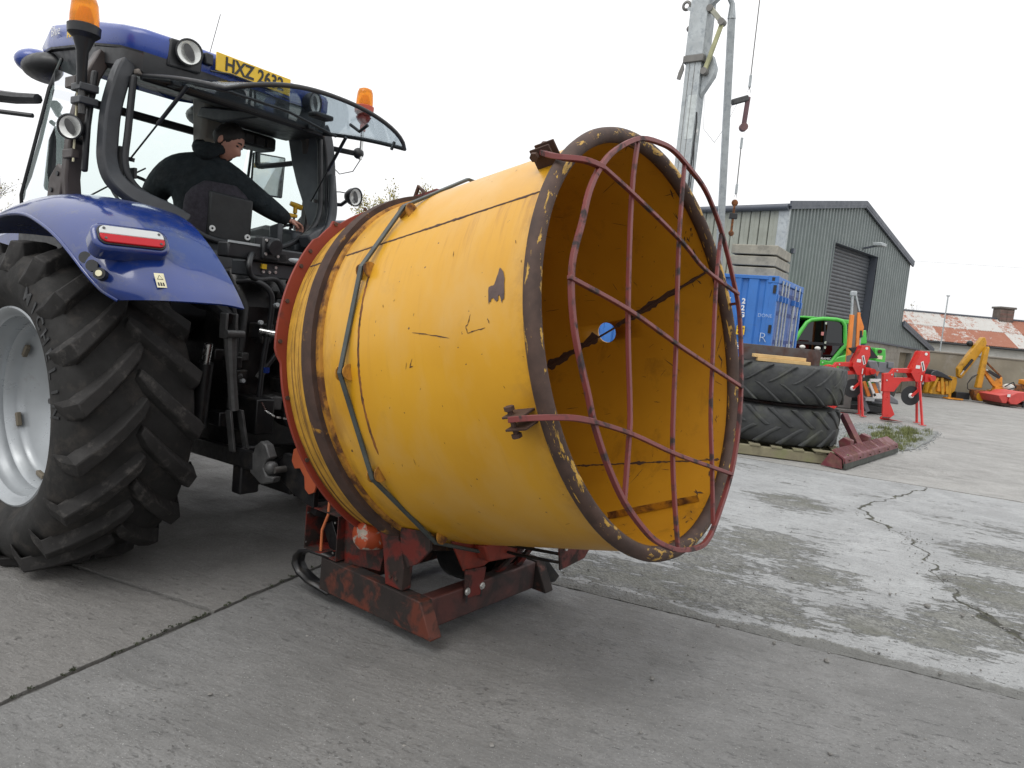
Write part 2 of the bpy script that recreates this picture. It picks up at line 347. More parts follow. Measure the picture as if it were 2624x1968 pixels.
def slab(name, p0, p1, q0, q1, step, mat, amp=.0025, drop=0.0, jag=.012, gap=.010):
    nu, nv = max(2, int((p1-p0)/step)), max(2, int((q1-q0)/step)); vs = []; fs = []
    for j in range(nv+1):
        for i in range(nu+1):
            p = p0+(p1-p0)*i/nu; q = q0+(q1-q0)*j/nv; z = -drop
            w = noise.noise(Vector((p*9, q*9, 3)))*jag + noise.noise(Vector((p*31, q*31, 8)))*jag*.6
            if i == 0: p += gap+abs(w)*1.6
            if i == nu: p -= gap+abs(w)*1.6
            if j == 0: q += gap+abs(w)*1.6
            if j == nv: q -= gap+abs(w)*1.6
            P = E1*p+E2*q
            z += amp*(noise.noise(Vector((P.x*2.2, P.y*2.2, 0)))+.5*noise.noise(Vector((P.x*7, P.y*7, 1)))) - amp*1.2
            if i in (0, nu) or j in (0, nv): z -= .004
            vs.append((P.x, P.y, z))
    fs = [(j*(nu+1)+i, j*(nu+1)+i+1, (j+1)*(nu+1)+i+1, (j+1)*(nu+1)+i) for j in range(nv) for i in range(nu)]
    # skirt
    bd = [i for i in range(nu+1)]+[j*(nu+1)+nu for j in range(1, nv+1)]+[nv*(nu+1)+i for i in range(nu-1,-1,-1)]+[j*(nu+1) for j in range(nv-1,0,-1)]
    o = len(vs); vs += [(vs[i][0], vs[i][1], -.05) for i in bd]
    for k in range(len(bd)):
        k2 = (k+1) % len(bd); fs.append((bd[k], o+k, o+k2, bd[k2]))
    mb = MB(); mb.v = vs; mb.f = fs
    return mb.build(name, mat, ground, 60)
slab('concrete_slab', PJ, 3.6, -3.0, QR, .04, M_A)
slab('concrete_slab', 3.6, 10.0, -3.0, QR, .12, M_A)
slab('concrete_slab', -8.0, PJ, -3.0, QB, .05, M_B)
slab('concrete_slab', -8.0, PJ, QB, 9.0, .06, M_B)
slab('concrete_slab', PJ, 6.2, QR, 9.6, .05, M_D, amp=.005, drop=.004)
slab('concrete_slab', 6.2, 14.0, QR, 13.0, .15, M_D, amp=.005, drop=.004)
slab('concrete_slab', PJ, 6.2, 9.6, 14.0, .15, M_F, amp=.004, drop=.003)
# loose grit and larger pebbles
def pebble(mb, c, r, rnd):
    ph = (1+sqrt(5))/2; vs = [Vector(v).normalized() for v in [(-1,ph,0),(1,ph,0),(-1,-ph,0),(1,-ph,0),(0,-1,ph),(0,1,ph),(0,-1,-ph),(0,1,-ph),(ph,0,-1),(ph,0,1),(-ph,0,-1),(-ph,0,1)]]
    fs = [(0,11,5),(0,5,1),(0,1,7),(0,7,10),(0,10,11),(1,5,9),(5,11,4),(11,10,2),(10,7,6),(7,1,8),(3,9,4),(3,4,2),(3,2,6),(3,6,8),(3,8,9),(4,9,5),(2,4,11),(6,2,10),(8,6,7),(9,8,1)]
    sx, sy, sz = rnd.uniform(.7,1.4), rnd.uniform(.6,1.1), rnd.uniform(.4,.75); a = rnd.uniform(0, 6.3); out = []
    for v in vs:
        v = v*rnd.uniform(.8, 1.2); x, y = v.x*sx, v.y*sy; out.append(Vector((x*cos(a)-y*sin(a), x*sin(a)+y*cos(a), v.z*sz))*r+Vector(c))
    mb.add(out, fs)
M_stone = plain('pebble_grey', (.17,.165,.155), .85, 0, .7, 14, bump=.3, bs=120)
M_grav = plain('gravel_grey', (.24,.25,.25), .85, 0, .6, 16, bump=.3, bs=120)
rnd = random.Random(5); mb = MB()
for i in range(2600):
    p = rnd.uniform(-2.4, 5.5); q = rnd.choice((rnd.gauss(QR+.1, .10), rnd.gauss(QR+.9, .8), rnd.uniform(.8, 8), rnd.uniform(.8, 4)))
    P = E1*p+E2*q
    if P.y < .6: continue
    r = .0022+.006*rnd.random()**4; pebble(mb, (P.x, P.y, r*.15-.003), r, rnd)
for k, (ax, ay) in enumerate(CRACK[5:]):
    for i in range(45):
        r = .002+.007*rnd.random()**3; pebble(mb, (ax+rnd.gauss(0,.07), ay+rnd.gauss(0,.2), r*.15-.004), r, rnd)
mb.build('loose_grit', M_stone, None, 30, label='loose grey grit and chips scattered over the concrete yard', cat='grit', kind='stuff')
SL = [(-.90,1.75,.013),(-.62,2.05,.008),(.35,1.95,.014),(.95,2.05,.011),(.72,3.05,.014),(.60,2.62,.010),(1.18,3.70,.012),(1.42,3.55,.014),(1.62,3.40,.016),(2.15,3.38,.016),(2.6,4.3,.022),(2.75,4.2,.018),(2.45,4.45,.015),(.25,1.55,.010),(-.35,1.60,.009),(-1.0,2.6,.010),(.05,2.45,.012),(1.3,2.6,.009),(1.9,4.6,.012),(1.55,2.1,.012)]
for k, (x, y, r) in enumerate(SL):
    mb = MB(); pebble(mb, (0,0,r*.35), r, rnd); o = mb.build('pebble', M_stone, None, 30, label='small loose grey pebble lying on the concrete', cat='pebble', group='loose pebbles on the concrete'); o.location = (x, y, 0)
# gravel verge with grass beside the stacked tyres
from mathutils.geometry import intersect_point_tri_2d
GP = [(4.25,10.75),(4.75,10.5),(5.45,10.75),(6.35,11.45),(7.4,12.9),(8.35,14.35),(8.0,15.3),(7.0,14.6),(6.2,14.0),(5.4,12.9),(4.7,11.7)]
def inpoly(x, y, P=GP):
    c = False; n = len(P)
    for i in range(n):
        x1, y1 = P[i]; x2, y2 = P[(i+1) % n]
        if (y1 > y) != (y2 > y) and x < (x2-x1)*(y-y1)/(y2-y1)+x1: c = not c
    return c
mb = MB(); mb.v = [(x+noise.noise(Vector((x*3,y*3,0)))*.1, y+noise.noise(Vector((x*3,y*3,4)))*.1, .004) for x, y in GP]; mb.f = [tuple(range(len(GP)))]
mb.build('gravel_verge', plain('gravel_bed', (.19,.195,.185), .95, 0, .5, 40, bump=.9, bs=70, grime=(.10,.12,.06), gs=3, ga=(.5,.7)), None, 0, kind='structure')
mb = MB(); n = 0
while n < 5200:
    x, y = rnd.uniform(4.3, 8.5), rnd.uniform(10.2, 15.4)
    if inpoly(x+rnd.gauss(0,.08), y+rnd.gauss(0,.08)):
        r = rnd.uniform(.008,.018); pebble(mb, (x, y, .003+r*.1), r, rnd); n += 1
mb.build('gravel', M_grav, None, 0, label='grey gravel strip beside the stacked tyres', cat='gravel', kind='stuff')
def grass(name, spots, label, h=(.03,.09), nb=26, spread=.09, col=(.12,.135,.035)):
    mb = MB()
    for (x, y) in spots:
        for b in range(nb):
            a = rnd.uniform(0, 6.28); d = rnd.random()*spread; bx_, by = x+cos(a)*d, y+sin(a)*d; hh = rnd.uniform(*h); l = rnd.uniform(.2,.9)*hh; a2 = rnd.uniform(0, 6.28); w = .003
            dx, dy = cos(a2)*l, sin(a2)*l; px, py = -sin(a2)*w, cos(a2)*w
            mb.add([(bx_-px,by-py,0),(bx_+px,by+py,0),(bx_+dx*.4+px*.7,by+dy*.4+py*.7,hh*.65),(bx_+dx*.4-px*.7,by+dy*.4-py*.7,hh*.65),(bx_+dx,by+dy,hh)], [(0,1,2,3),(3,2,4)])
    return mb.build(name, plain(name+'_blade', col, .7, 0, .5, 5), None, 0, label=label, cat='grass', kind='stuff')
sp = []
for i in range(190):
    t = rnd.random(); x, y = 5.9+2.4*t+rnd.gauss(0,.25)-.35, 11.1+3.2*t+rnd.gauss(0,.2)+.1
    if inpoly(x, y): sp.append((x, y))
grass('grass', sp, 'short green grass along the gravel edge')
sp = []
for i in range(90):
    t = rnd.random(); q = -1+rnd.random()*5; P = E1*(PJ+rnd.gauss(0,.006))+E2*(q)
    if P.y > 1.5: sp.append((P.x, P.y))
grass('moss', sp, 'dark moss and weeds growing in the slab joint', (.003,.009), 14, .014, (.028,.036,.014))
# ------------------------------------------------------------------ bale shredder
def cyl_attr_mat(N):
    a = N.n('ShaderNodeAttribute'); a.attribute_name = 'cyl'; return a.outputs['Vector']
def yellow_out():
    N = NT('drum_yellow_outside'); cv = cyl_attr_mat(N)
    base = N.mix(N.ramp(N.noise(2.2, 5), .3, .7), (.54,.268,.011), (.60,.310,.016))
    mp = N.mapping((1.2,2.6,1), src=cv)
    base = N.mix(N.math('MULTIPLY', N.ramp(N.noise(1.6, 5, .6, mp, .3), .45, .66), .6), base, (.56,.33,.085))      # chalky faded paint
    streak = N.ramp(N.noise(6, 6, .65, N.mapping((.35,5,1), src=cv)), .60, .78)
    base = N.mix(N.math('MULTIPLY', streak, .35), base, (.40,.20,.02))
    sx_ = N.n('ShaderNodeSeparateXYZ'); N.l(cv, sx_.inputs[0])
    run = N.math('SUBTRACT', 1.0, N.math('DIVIDE', N.math('SUBTRACT', sx_.outputs[0], 2.115), .30), True)
    run = N.math('MULTIPLY', N.math('MULTIPLY', run, N.math('GREATER_THAN', sx_.outputs[0], 2.115)), N.ramp(N.noise(5, 6, .7, N.mapping((.5,7,1), src=cv)), .50, .72))
    base = N.mix(N.math('MULTIPLY', run, .75), base, (.26,.10,.012))
    edge_ = N.math('SUBTRACT', 1.0, N.math('DIVIDE', N.math('ADD', sx_.outputs[1], .0), -.11), True)
    base = N.mix(N.math('MULTIPLY', N.math('MULTIPLY', edge_, N.ramp(N.noise(9, 8, .72, cv), .46, .62)), .6), base, (.20,.09,.02))
    back_ = N.math('MULTIPLY', N.math('SUBTRACT', N.math('MULTIPLY', sx_.outputs[1], -1.0), .93), 7.0, True)
    base = N.mix(N.math('MULTIPLY', N.math('MULTIPLY', back_, N.ramp(N.noise(6, 8, .72, N.mapping((.5,1.5,1), src=cv)), .44, .64)), .7), base, (.22,.10,.02))
    spot = N.ramp(N.noise(38, 3, .5, cv), .735, .76)
    base = N.mix(spot, base, (.10,.05,.02))
    dirt = N.ramp(N.noise(5, 8, .7, cv), .60, .85); base = N.mix(N.math('MULTIPLY', dirt, .4), base, (.28,.17,.05))
    N.l(base, N.b.inputs['Base Color'])
    N.l(N.ramp(N.noise(4, 6), .3, .7, (.28,)*3+(1,), (.42,)*3+(1,)), N.b.inputs['Roughness'])
    h = N.math('ADD', N.math('MULTIPLY', N.noise(1.3, 2), 1.0), N.math('MULTIPLY', N.noise(60, 4), .012)); N.bump(h, .4, .035)
    return N.m
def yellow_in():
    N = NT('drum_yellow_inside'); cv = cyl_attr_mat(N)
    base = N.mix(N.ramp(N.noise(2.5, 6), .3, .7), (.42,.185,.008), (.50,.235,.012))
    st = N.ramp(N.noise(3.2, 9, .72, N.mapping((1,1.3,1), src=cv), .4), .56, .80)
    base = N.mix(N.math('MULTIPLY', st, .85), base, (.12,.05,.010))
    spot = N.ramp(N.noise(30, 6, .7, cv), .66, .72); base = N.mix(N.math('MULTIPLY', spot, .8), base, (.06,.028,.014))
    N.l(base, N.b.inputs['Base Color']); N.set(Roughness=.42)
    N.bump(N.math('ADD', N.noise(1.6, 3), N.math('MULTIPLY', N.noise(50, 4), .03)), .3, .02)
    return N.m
def flaky(name, paint, rust, a, b, sc, st, edge=0):
    N = NT(name); cv = cyl_attr_mat(N)
    nz = N.noise(sc, 9, .68, N.mapping(st, src=cv), .5)
    if edge:
        sp3 = N.n('ShaderNodeSeparateXYZ'); N.l(cv, sp3.inputs[0]); nz = N.math('ADD', nz, N.math('MULTIPLY', N.math('POWER', N.math('DIVIDE', N.math('ABSOLUTE', N.math('SUBTRACT', sp3.outputs[1], .002)), .031), 3.0), edge))
    k = N.ramp(nz, a, b)
    rv = N.mix(N.ramp(N.noise(16, 6), .35, .65), rust, [c*.6 for c in rust])
    pv = N.mix(N.ramp(N.noise(20, 6), .35, .65), paint, [c*.75 for c in paint])
    N.l(N.mix(k, rv, pv), N.b.inputs['Base Color']); N.l(N.mix(k, (.75,)*3, (.5,)*3), N.b.inputs['Roughness'])
    N.bump(N.math('ADD', N.math('MULTIPLY', k, .7), N.math('MULTIPLY', N.noise(90, 5), .4)), .5, .003)
    return N.m
mt['yout'] = yellow_out(); mt['yin'] = yellow_in()
mt['rimflake'] = flaky('rim_rust_with_yellow_flakes', (.52,.30,.04), (.072,.040,.029), .615, .635, 18, (.55,2.4,1), .075)
mt['ringy'] = flaky('ring_yellow_scored', (.50,.27,.03), (.10,.04,.015), .40, .47, 7, (.12,9,1))
mt['greym2'] = plain('dull_pin_steel', (.09,.085,.08), .45, .5, .3, 18)
mt['belt'] = plain('belt_rubber', (.05,.058,.055), .55, 0, .25, 12, bump=.2)

CZ = 1.4358; EL = radians(13.1); CE, SE = cos(EL), sin(EL); RD = .845
MX, MY, MRZ = .5664, 3.0588, radians(52.8-90)
sh = thing('bale_shredder', 'yellow drum bale shredder with rusty rim and red bar grille', 'bale shredder', (MX, MY, 0), MRZ)
def Dm(u, v, n): return Vector((n*CE-v*SE, u, CZ+n*SE+v*CE))
def cp(th, r, n): t = radians(th); return Dm(r*cos(t), r*sin(t), n)
def undrum(p):
    x, z = p[0], p[2]-CZ; n = x*CE+z*SE; v = -x*SE+z*CE; return p[1], v, n
def add_cyl(o):
    m = o.data; at = m.attributes.new('cyl', 'FLOAT_VECTOR', 'CORNER'); vals = []
    for p in m.polygons:
        c = undrum(p.center); tc_ = math.degrees(atan2(c[1], c[0])) % 360
        for li in p.loop_indices:
            u, v, n = undrum(m.vertices[m.loops[li].vertex_index].co); t = math.degrees(atan2(v, u)) % 360
            while t-tc_ > 180: t -= 360
            while t-tc_ < -180: t += 360
            vals += [radians(t)*.85, n, sqrt(u*u+v*v)]
    at.data.foreach_set('vector', vals); return o
DO = Dm(0,0,0); DN = Dm(0,0,1)-DO; DV = Dm(0,1,0)-DO
# shell with a round hole through its right side
mb = MB(); mb.lathe([(RD, -1.30), (RD, -.9), (RD, -.45), (RD, 0), (RD-.008, 0), (RD-.008, -.45), (RD-.008, -.9), (RD-.008, -1.30)], DO, DN, 180, closedprof=True, ref=DV)
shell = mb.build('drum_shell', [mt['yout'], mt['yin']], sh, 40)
ct = MB(); hp = cp(11.8, 1, 0)-DO; ct.cyl(cp(11.8, .7, -.686), cp(11.8, 1.0, -.686), .056, n=40)
cto = ct.build('cutter', mt['yin'], sh)
bo = shell.modifiers.new('b', 'BOOLEAN'); bo.object = cto; bo.operation = 'DIFFERENCE'; bo.solver = 'EXACT'
dg = bpy.context.evaluated_depsgraph_get(); nm = bpy.data.meshes.new_from_object(shell.evaluated_get(dg)); shell.modifiers.clear(); shell.data = nm; nm.name = 'drum_shell'
bpy.data.objects.remove(cto)
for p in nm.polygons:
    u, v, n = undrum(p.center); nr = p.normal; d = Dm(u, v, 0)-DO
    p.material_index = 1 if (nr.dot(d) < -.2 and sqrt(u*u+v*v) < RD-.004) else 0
add_cyl(shell)
# rolled rim
mb = MB(); rs = []
for i in range(160):
    th = 360*i/160; w = 1+.02*noise.noise(Vector((cos(radians(th))*3, sin(radians(th))*3, 0)))
    rs.append([cp(th, RD+.004+.031*w*cos(a), .002+.031*w*sin(a)) for a in [2*pi*j/12 for j in range(12)]])
add_cyl(mb.rings(rs, True, False, True).build('rolled_rim', mt['rimflake'], sh, 60))
# flange, stained strip, scored ring, back plate
add_cyl(MB().lathe([(RD-.002,-1.155),(RD+.040,-1.160),(RD+.036,-1.10),(RD-.002,-1.10)], DO, DN, 140, closedprof=True, ref=DV).build('flange_band', mt['band'], sh))
add_cyl(MB().lathe([(RD-.002,-1.10),(RD+.012,-1.10),(RD+.012,-1.073),(RD-.002,-1.068)], DO, DN, 140, closedprof=True, ref=DV).build('flange_lip', mt['bandy'], sh))
add_cyl(MB().lathe([(RD-.002,-1.31),(RD+.004,-1.31),(RD+.004,-1.155),(RD-.002,-1.155)], DO, DN, 140, closedprof=True, ref=DV).build('scored_ring', mt['ringy'], sh))
prof = []
for i in range(180):
    th = i*2
    r = .905 if 126 <= th <= 173 else (.905-(th-173)/3*.03 if 173 < th < 176 else .875)
    if 128 <= th <= 134: r -= .012
    prof.append((r*cos(radians(th)), r*sin(radians(th))))
MB().prism(prof, lambda p, n: Dm(p[0], p[1], n), -1.325, -1.312).build('back_plate', mt['redplate'], sh, bevel=.002)
for th in (112, 126, 140, 146, 158, 170, 186, 205):
    r = .885 if th < 173 else .86
    MB().cyl(cp(th, r, -1.3125), cp(th, r, -1.306), .010, n=6).build('bolt', mt['rust'], sh)
MB().lathe([(.02,-1.300),(.30,-1.299),(.34,-1.22),(.40,-1.20),(.46,-1.299),(RD-.01,-1.30)], DO, DN, 64, ref=DV).build('rotor_plate', mt['rusto'], sh)
# weld seams: uneven raised beads
def bead(pts, r, w, name, mat, inner=False, jag=.35, seed=1, step=.012):
    rnd = random.Random(seed); mb = MB(); P = []
    for (n0, t0), (n1, t1) in zip(pts, pts[1:]):
        L = sqrt((n1-n0)**2+(radians(t1-t0)*r)**2); k = max(2, int(L/step))
        P += [(n0+(n1-n0)*i/k, t0+(t1-t0)*i/k) for i in range(k)]
    P.append(pts[-1]); h = -1 if inner else 1; rows = []
    for i, (n, t) in enumerate(P):
        a = P[max(0, i-1)]; b = P[min(len(P)-1, i+1)]; dn, dt = b[0]-a[0], radians(b[1]-a[1])*r; L = sqrt(dn*dn+dt*dt) or 1
        px, py = -dt/L, dn/L
        wa = w(i/len(P)) if callable(w) else w
        if i in (0, len(P)-1): wa *= .1
        wl = wa*(1+jag*rnd.uniform(-1, 1)); wr = wa*(1+jag*rnd.uniform(-1, 1))
        q = []
        for s_, hh in ((-wl, .0002), (-wl*.5, .0022), (wr*.5, .0022), (wr, .0002)):
            nn, tt = n+px*s_, t+math.degrees(py*s_/r); q.append(cp(tt, r+h*hh, nn))
        rows.append(q)
    mb.rings(rows, False, False); return mb.build(name, mat, sh, 60)
bead([(-.045,142.1),(-.575,143.05),(-1.065,143.9)], RD, lambda t: .0045+.007*max(0, noise.noise(Vector((t*9, 3, 0)))+.15), 'weld_seam', mt['rust'], seed=3)
bead([(-1.16,144),(-1.305,144.3)], RD+.004, .006, 'weld_seam', mt['rust'], seed=4)
bead([(-1.12,1.6),(-.745,10.8)], RD-.008, lambda t: .014+.024*max(0, noise.noise(Vector((t*5, 0, 5)))+.3), 'weld_stain', mt['rust'], True, .3, seed=5, step=.02)
bead([(-.628,13.4),(-.35,20.0),(-.05,27.2)], RD-.008, lambda t: (.012+.020*max(0, noise.noise(Vector((t*6, 7, 5)))+.35))*(1-.6*t), 'weld_stain', mt['rust'], True, .3, seed=6, step=.02)
MB().tube([cp(1.6, RD-.012, -1.12), cp(11.8, RD-.004, -.686), cp(27.2, RD-.012, -.05)], .006, 6).build('stiffener_rod', mt['rust'], sh)
bead([(-.9,-41),(-.03,-40.3)], RD-.008, lambda t: .004+.009*max(0, noise.noise(Vector((t*11, 1, 5)))+.1), 'weld_seam', mt['rust'], True, .6, seed=7)
MB().prism([(0,0),(.030,0),(.030,-.036),(.024,-.036),(.024,-.006),(0,-.006)], lambda p, t: cp(-68.8+10.2*t, RD-.010+p[1]-.0, -.49+.405*t+p[0]*.8), 0, 1).build('lifting_slat', worn('slat_rusty_yellow', (.42,.19,.012), (.12,.045,.012), .42, .6, 14), sh)
# bare-metal patch and scuffs
def decal(poly, r, name, mat):
    q = []
    for i, (n, t) in enumerate(poly):
        n1, t1 = poly[(i+1) % len(poly)]; k = 4
        for j in range(k):
            f = j/k; g = 0 if j == 0 else random.uniform(-1, 1); q.append((n+(n1-n)*f+g*.0022, t+(t1-t)*f+g*.2))
    cn, ct_ = sum(p[0] for p in q)/len(q), sum(p[1] for p in q)/len(q)
    mb = MB(); mb.v = [tuple(cp(t, r+.0012, n)) for n, t in q]; mb.f = [tuple(range(len(q)))]
    m = mb.build(name, mat, sh, 0); bm = bmesh.new(); bm.from_mesh(m.data); bmesh.ops.triangulate(bm, faces=bm.faces); bm.to_mesh(m.data); bm.free(); return m
decal([(-.142,162.46),(-.125,163.77),(-.117,165.6),(-.115,170.0),(-.124,171.3),(-.136,169.2),(-.148,170.7),(-.164,169.6),(-.182,171.0),(-.185,166.8),(-.161,166.4),(-.151,164.4)], RD+.0012, 'bare_metal_patch', plain('bare_rusted_metal', (.085,.055,.05), .7, 0, .3, 20))
mb = MB(); rnd = random.Random(9)
def scr(mb, r, n, t, ln, ang, w, inner=False):
    dn, dt = cos(ang)*ln/2, sin(ang)*ln/2/r; k = 5; A, B = [], []; h = -1 if inner else 1
    for i in range(k+1):
        f = i/k*2-1; ww = w*(1-f*f*.9)*rnd.uniform(.5, 1.3)+.0003; wob = rnd.uniform(-1, 1)*w*.6
        nn, tt = n+dn*f, t+math.degrees(dt*f)
        A.append(cp(tt+math.degrees((ww+wob)*cos(ang)/r), r+h*.0012, nn-(ww+wob)*sin(ang))); B.append(cp(tt-math.degrees((ww-wob)*cos(ang)/r), r+h*.0012, nn+(ww-wob)*sin(ang)))
    mb.rings([A, B], False, False)
for pts in ([(-.265,172.5),(-.277,174.6),(-.287,175.2),(-.279,176.8)], [(-.279,176.8),(-.246,176.5),(-.202,176.3)], [(-.188,174.2),(-.181,175.4)], [(-.546,174.1),(-.467,175.35),(-.371,177.1)], [(-.556,180.7),(-.573,182.7),(-.556,182.5)]):
    for (n0,t0),(n1,t1) in zip(pts, pts[1:]):
        L = sqrt((n1-n0)**2+(radians(t1-t0)*RD)**2); scr(mb, RD, (n0+n1)/2, (t0+t1)/2, L*1.1, atan2(radians(t1-t0)*RD, n1-n0), .0018)
for i in range(55): scr(mb, RD, rnd.uniform(-1.0,-.03), rnd.uniform(110, 250), rnd.uniform(.003,.03)*rnd.choice((.3,.5,1)), rnd.gauss(pi/2, .6), rnd.uniform(.0004,.0011))
mb.build('outer_scuffs', mt['rust'], sh, 0, kind='stuff')
mb = MB()
for i in range(120):
    n = -rnd.random()**1.2*1.1-.02; t = rnd.uniform(-80, 100)
    scr(mb, RD-.008, n, t, rnd.uniform(.005,.13)*rnd.choice((.15,.3,.5,1)), rnd.gauss(0.3, .9), rnd.uniform(.0005,.0017), True)
for i in range(34): scr(mb, RD-.008, -rnd.uniform(.03,.10), rnd.uniform(-85, 60), rnd.uniform(.01,.09), rnd.gauss(pi/2,.5), rnd.uniform(.0015,.005), True)
mb.build('inner_scuffs', mt['rust'], sh, 0, kind='stuff')
# circumferential score lines on ring
mb = MB()
for i in range(16):
    n = -1.165-.135*rnd.random(); a0 = rnd.uniform(130, 215); a1 = a0+rnd.uniform(8, 60); w = rnd.uniform(.0008,.0022)
    mb.rings([[cp(a0+(a1-a0)*k/30, RD+.0052, n+w*(1-abs(k/15-1))*s_+.004*noise.noise(Vector((k*.2, i, 0)))) for k in range(31)] for s_ in (-1, 1)], False, False)
mb.build('score_lines', mt['rusto'], sh, 0, kind='stuff')
# drive belt and its guides
gang = [50, 75, 100, 130.5, 153.1, 181.5, 211, 241.7, 262, 285]
MB().tube([cp(t, RD+.036, -.79-.10*min(1, max(0, (t-125)/40)) if t < 165 else -.925) for t in gang], .011, 4, rot=pi/4, flat=(1.25,.8), cap=True).build('drive_belt', mt['belt'], sh, 0, bevel=.002)
for t in gang[3:8]:
    n = -.79-.10*min(1, max(0, (t-125)/40)) if t < 165 else -.925
    for s_ in (-1, 1):
        g = MB(); P = []
        for k in range(9):
            a = pi*k/8; P.append((cos(a)*.034, sin(a)*.040+.004))
        g.prism(P, lambda p, d: cp(t+math.degrees(p[0]/RD), RD-.003+p[1], n+d), s_*.020, s_*.026).build('belt_guide', mt['bandy'], sh)
bead([(-.84,152),(-.845,165),(-.855,185),(-.865,205)], RD, .006, 'rust_streak', mt['rusto'], seed=14)
# lifting eye and clamp boxes on the crest
def dbox(name, u0, u1, v0, v1, n0, n1, mat, bev=.003):
    mb = MB(); mb.box(u0, u1, v0, v1, n0, n1); mb.xf(lambda p: Dm(*p)); return mb.build(name, mat, sh, bevel=bev)
MB().tube([Dm(0,.87,-1.295), Dm(0,.935,-1.285), Dm(0,.985,-1.252), Dm(0,.955,-1.225), Dm(0,.90,-1.205)], .011, 8).build('lifting_eye', mt['rust'], sh)
dbox('clamp_box', -.05,.05,.84,.925,-1.285,-1.165, mt['red']); dbox('clamp_box', -.06,.04,.84,.918,-1.16,-1.075, mt['red']); dbox('clamp_strap', -.07,.05,.84,.872,-1.07,-.98, mt['red'])
# bar grille over the mouth
GN = .10
def gp(u, v, n=GN): return Dm(u, v, n)
GV = [[(-.154,.80),(-.26,.543),(-.376,.082),(-.426,-.257),(-.451,-.356),(-.532,-.588)], [(.269,.785),(.132,.423),(.009,-.012),(-.119,-.445),(-.151,-.815)], [(.620,.525),(.506,.296),(.379,-.048),(.29,-.311),(.247,-.545),(.2,-.775)]]
GH = [[(-.48,.603),(-.26,.543),(.138,.417),(.353,.325),(.735,.245)], [(-.775,.18),(-.391,.096),(-.014,-.018),(.352,-.121),(.655,-.206)], [(-.701,-.292),(-.453,-.35),(-.12,-.451),(.247,-.545),(.43,-.592)]]
ring = [(-.154,.792),(-.356,.701),(-.488,.606),(-.583,.499),(-.648,.382),(-.704,.292),(-.737,.223),(-.757,.128),(-.759,.029),(-.748,-.056),(-.712,-.198),(-.687,-.307),(-.622,-.452),(-.529,-.588),(-.387,-.715),(-.28,-.772),(-.152,-.816),(.022,-.838),(.12,-.823),(.221,-.765),(.448,-.579),(.587,-.382),(.667,-.201),(.713,-.033),(.74,.16),(.704,.315),(.617,.53),(.525,.65),(.435,.723),(.291,.778),(.168,.814),(.051,.82)]
SQ = dict(rot=pi/4, upv=tuple(DN))
MB().tube(smooth_path([gp(*p) for p in ring], 4, True), .0130, 4, closed=True, **SQ).build('grille_ring', mt['grille'], sh, 20, bevel=.002)
for b in GV: MB().tube(smooth_path([gp(p[0], p[1], GN-.006) for p in b], 4), .0112, 4, **SQ).build('grille_bar', mt['grille'], sh, 20, bevel=.002)
for b in GH: MB().tube(smooth_path([gp(p[0], p[1], GN+.007) for p in b], 4), .0108, 4, **SQ).build('grille_bar', mt['grille'], sh, 20, bevel=.002)
# hinge arms from grille to lugs on the rim
for th, arm in ((128.5, [(-.56,.704,-.105),(-.61,.66,-.035),(-.635,.622,.04),(-.575,.612,.09),(-.48,.603,.107)]), (-162.5, [(-.90,-.262,-.085),(-.905,-.262,.0),(-.865,-.266,.06),(-.80,-.274,.095),(-.701,-.292,.107)])):
    MB().tube(smooth_path([gp(*p) for p in arm], 5), .0140, 4, rot=pi/4, upv=tuple(DN.cross(Vector((0,1,0))))).build('hinge_arm', mt['grille'], sh, 20, bevel=.002)
    for k in (-.022, .022):
        mb = MB(); mb.box(RD-.01, RD+.075, -.004+k, .004+k, -.13, -.045); t = radians(th)
        mb.xf(lambda p: Dm(p[0]*cos(t)-p[1]*sin(t), p[0]*sin(t)+p[1]*cos(t), p[2])); mb.build('hinge_lug', mt['rust'], sh, bevel=.002)
    a, b = cp(th-2.6, RD+.055, -.105), cp(th+2.6, RD+.055, -.105)
    MB().cyl(a, b, .010, n=10).build('hinge_pin', mt['rust'], sh)
    d = (b-a).normalized()
    for e, s_ in ((a, -1), (b, 1)): MB().cyl(e, e+d*s_*.014, .018, n=6).build('hinge_nut', mt['rust'], sh)
MB().bar(gp(.735,.2,.10), gp(.86,.22,.0), .022, .010).build('latch_tongue', mt['grille'], sh)

# ---- chassis under the drum
CH = mt['chassis']
for s_ in (-1, 1):
    y0, y1 = (-.478, -.405) if s_ < 0 else (.39, .463)
    MB().prism([(-1.42,.06),(-.66,.058),(-.655,.062),(-.735,.213),(-1.42,.225)], lambda p, y: Vector((p[0], y, p[1])), y0, y1).build('side_runner', CH, sh, bevel=.008)
    sk = [(-1.36,.235),(-1.52,.226),(-1.60,.205),(-1.64,.165),(-1.645,.125),(-1.61,.09),(-1.53,.066),(-1.36,.052)]
    mb = MB(); mb.rings([[Vector((p[0]-(q[0])*0, y, p[1])) for y in (y0, y1)] for p in sk for q in [(0,0)]], False, False)
    o = mb.build('skid', mt['dark'], sh); m_ = o.modifiers.new('s', 'SOLIDIFY'); m_.thickness = .014; m_.offset = 0
MB().box(-.803,-.733,-.404,.389,.066,.211).build('rear_beam', worn('rear_beam_red', (.075,.022,.018), (.028,.020,.019), .40, .62, 5, rough=.55), sh, bevel=.008)
MB().box(-1.42,-1.35,-.404,.389,.07,.215).build('front_beam', CH, sh, bevel=.008)
MB().prism([(.463,.20),(.50,.20),(.64,.075),(.60,.05),(.463,.06)], lambda p, x: Vector((x, p[0], p[1])), -.80, -.735).build('tow_foot', mt['dark'], sh, bevel=.004)
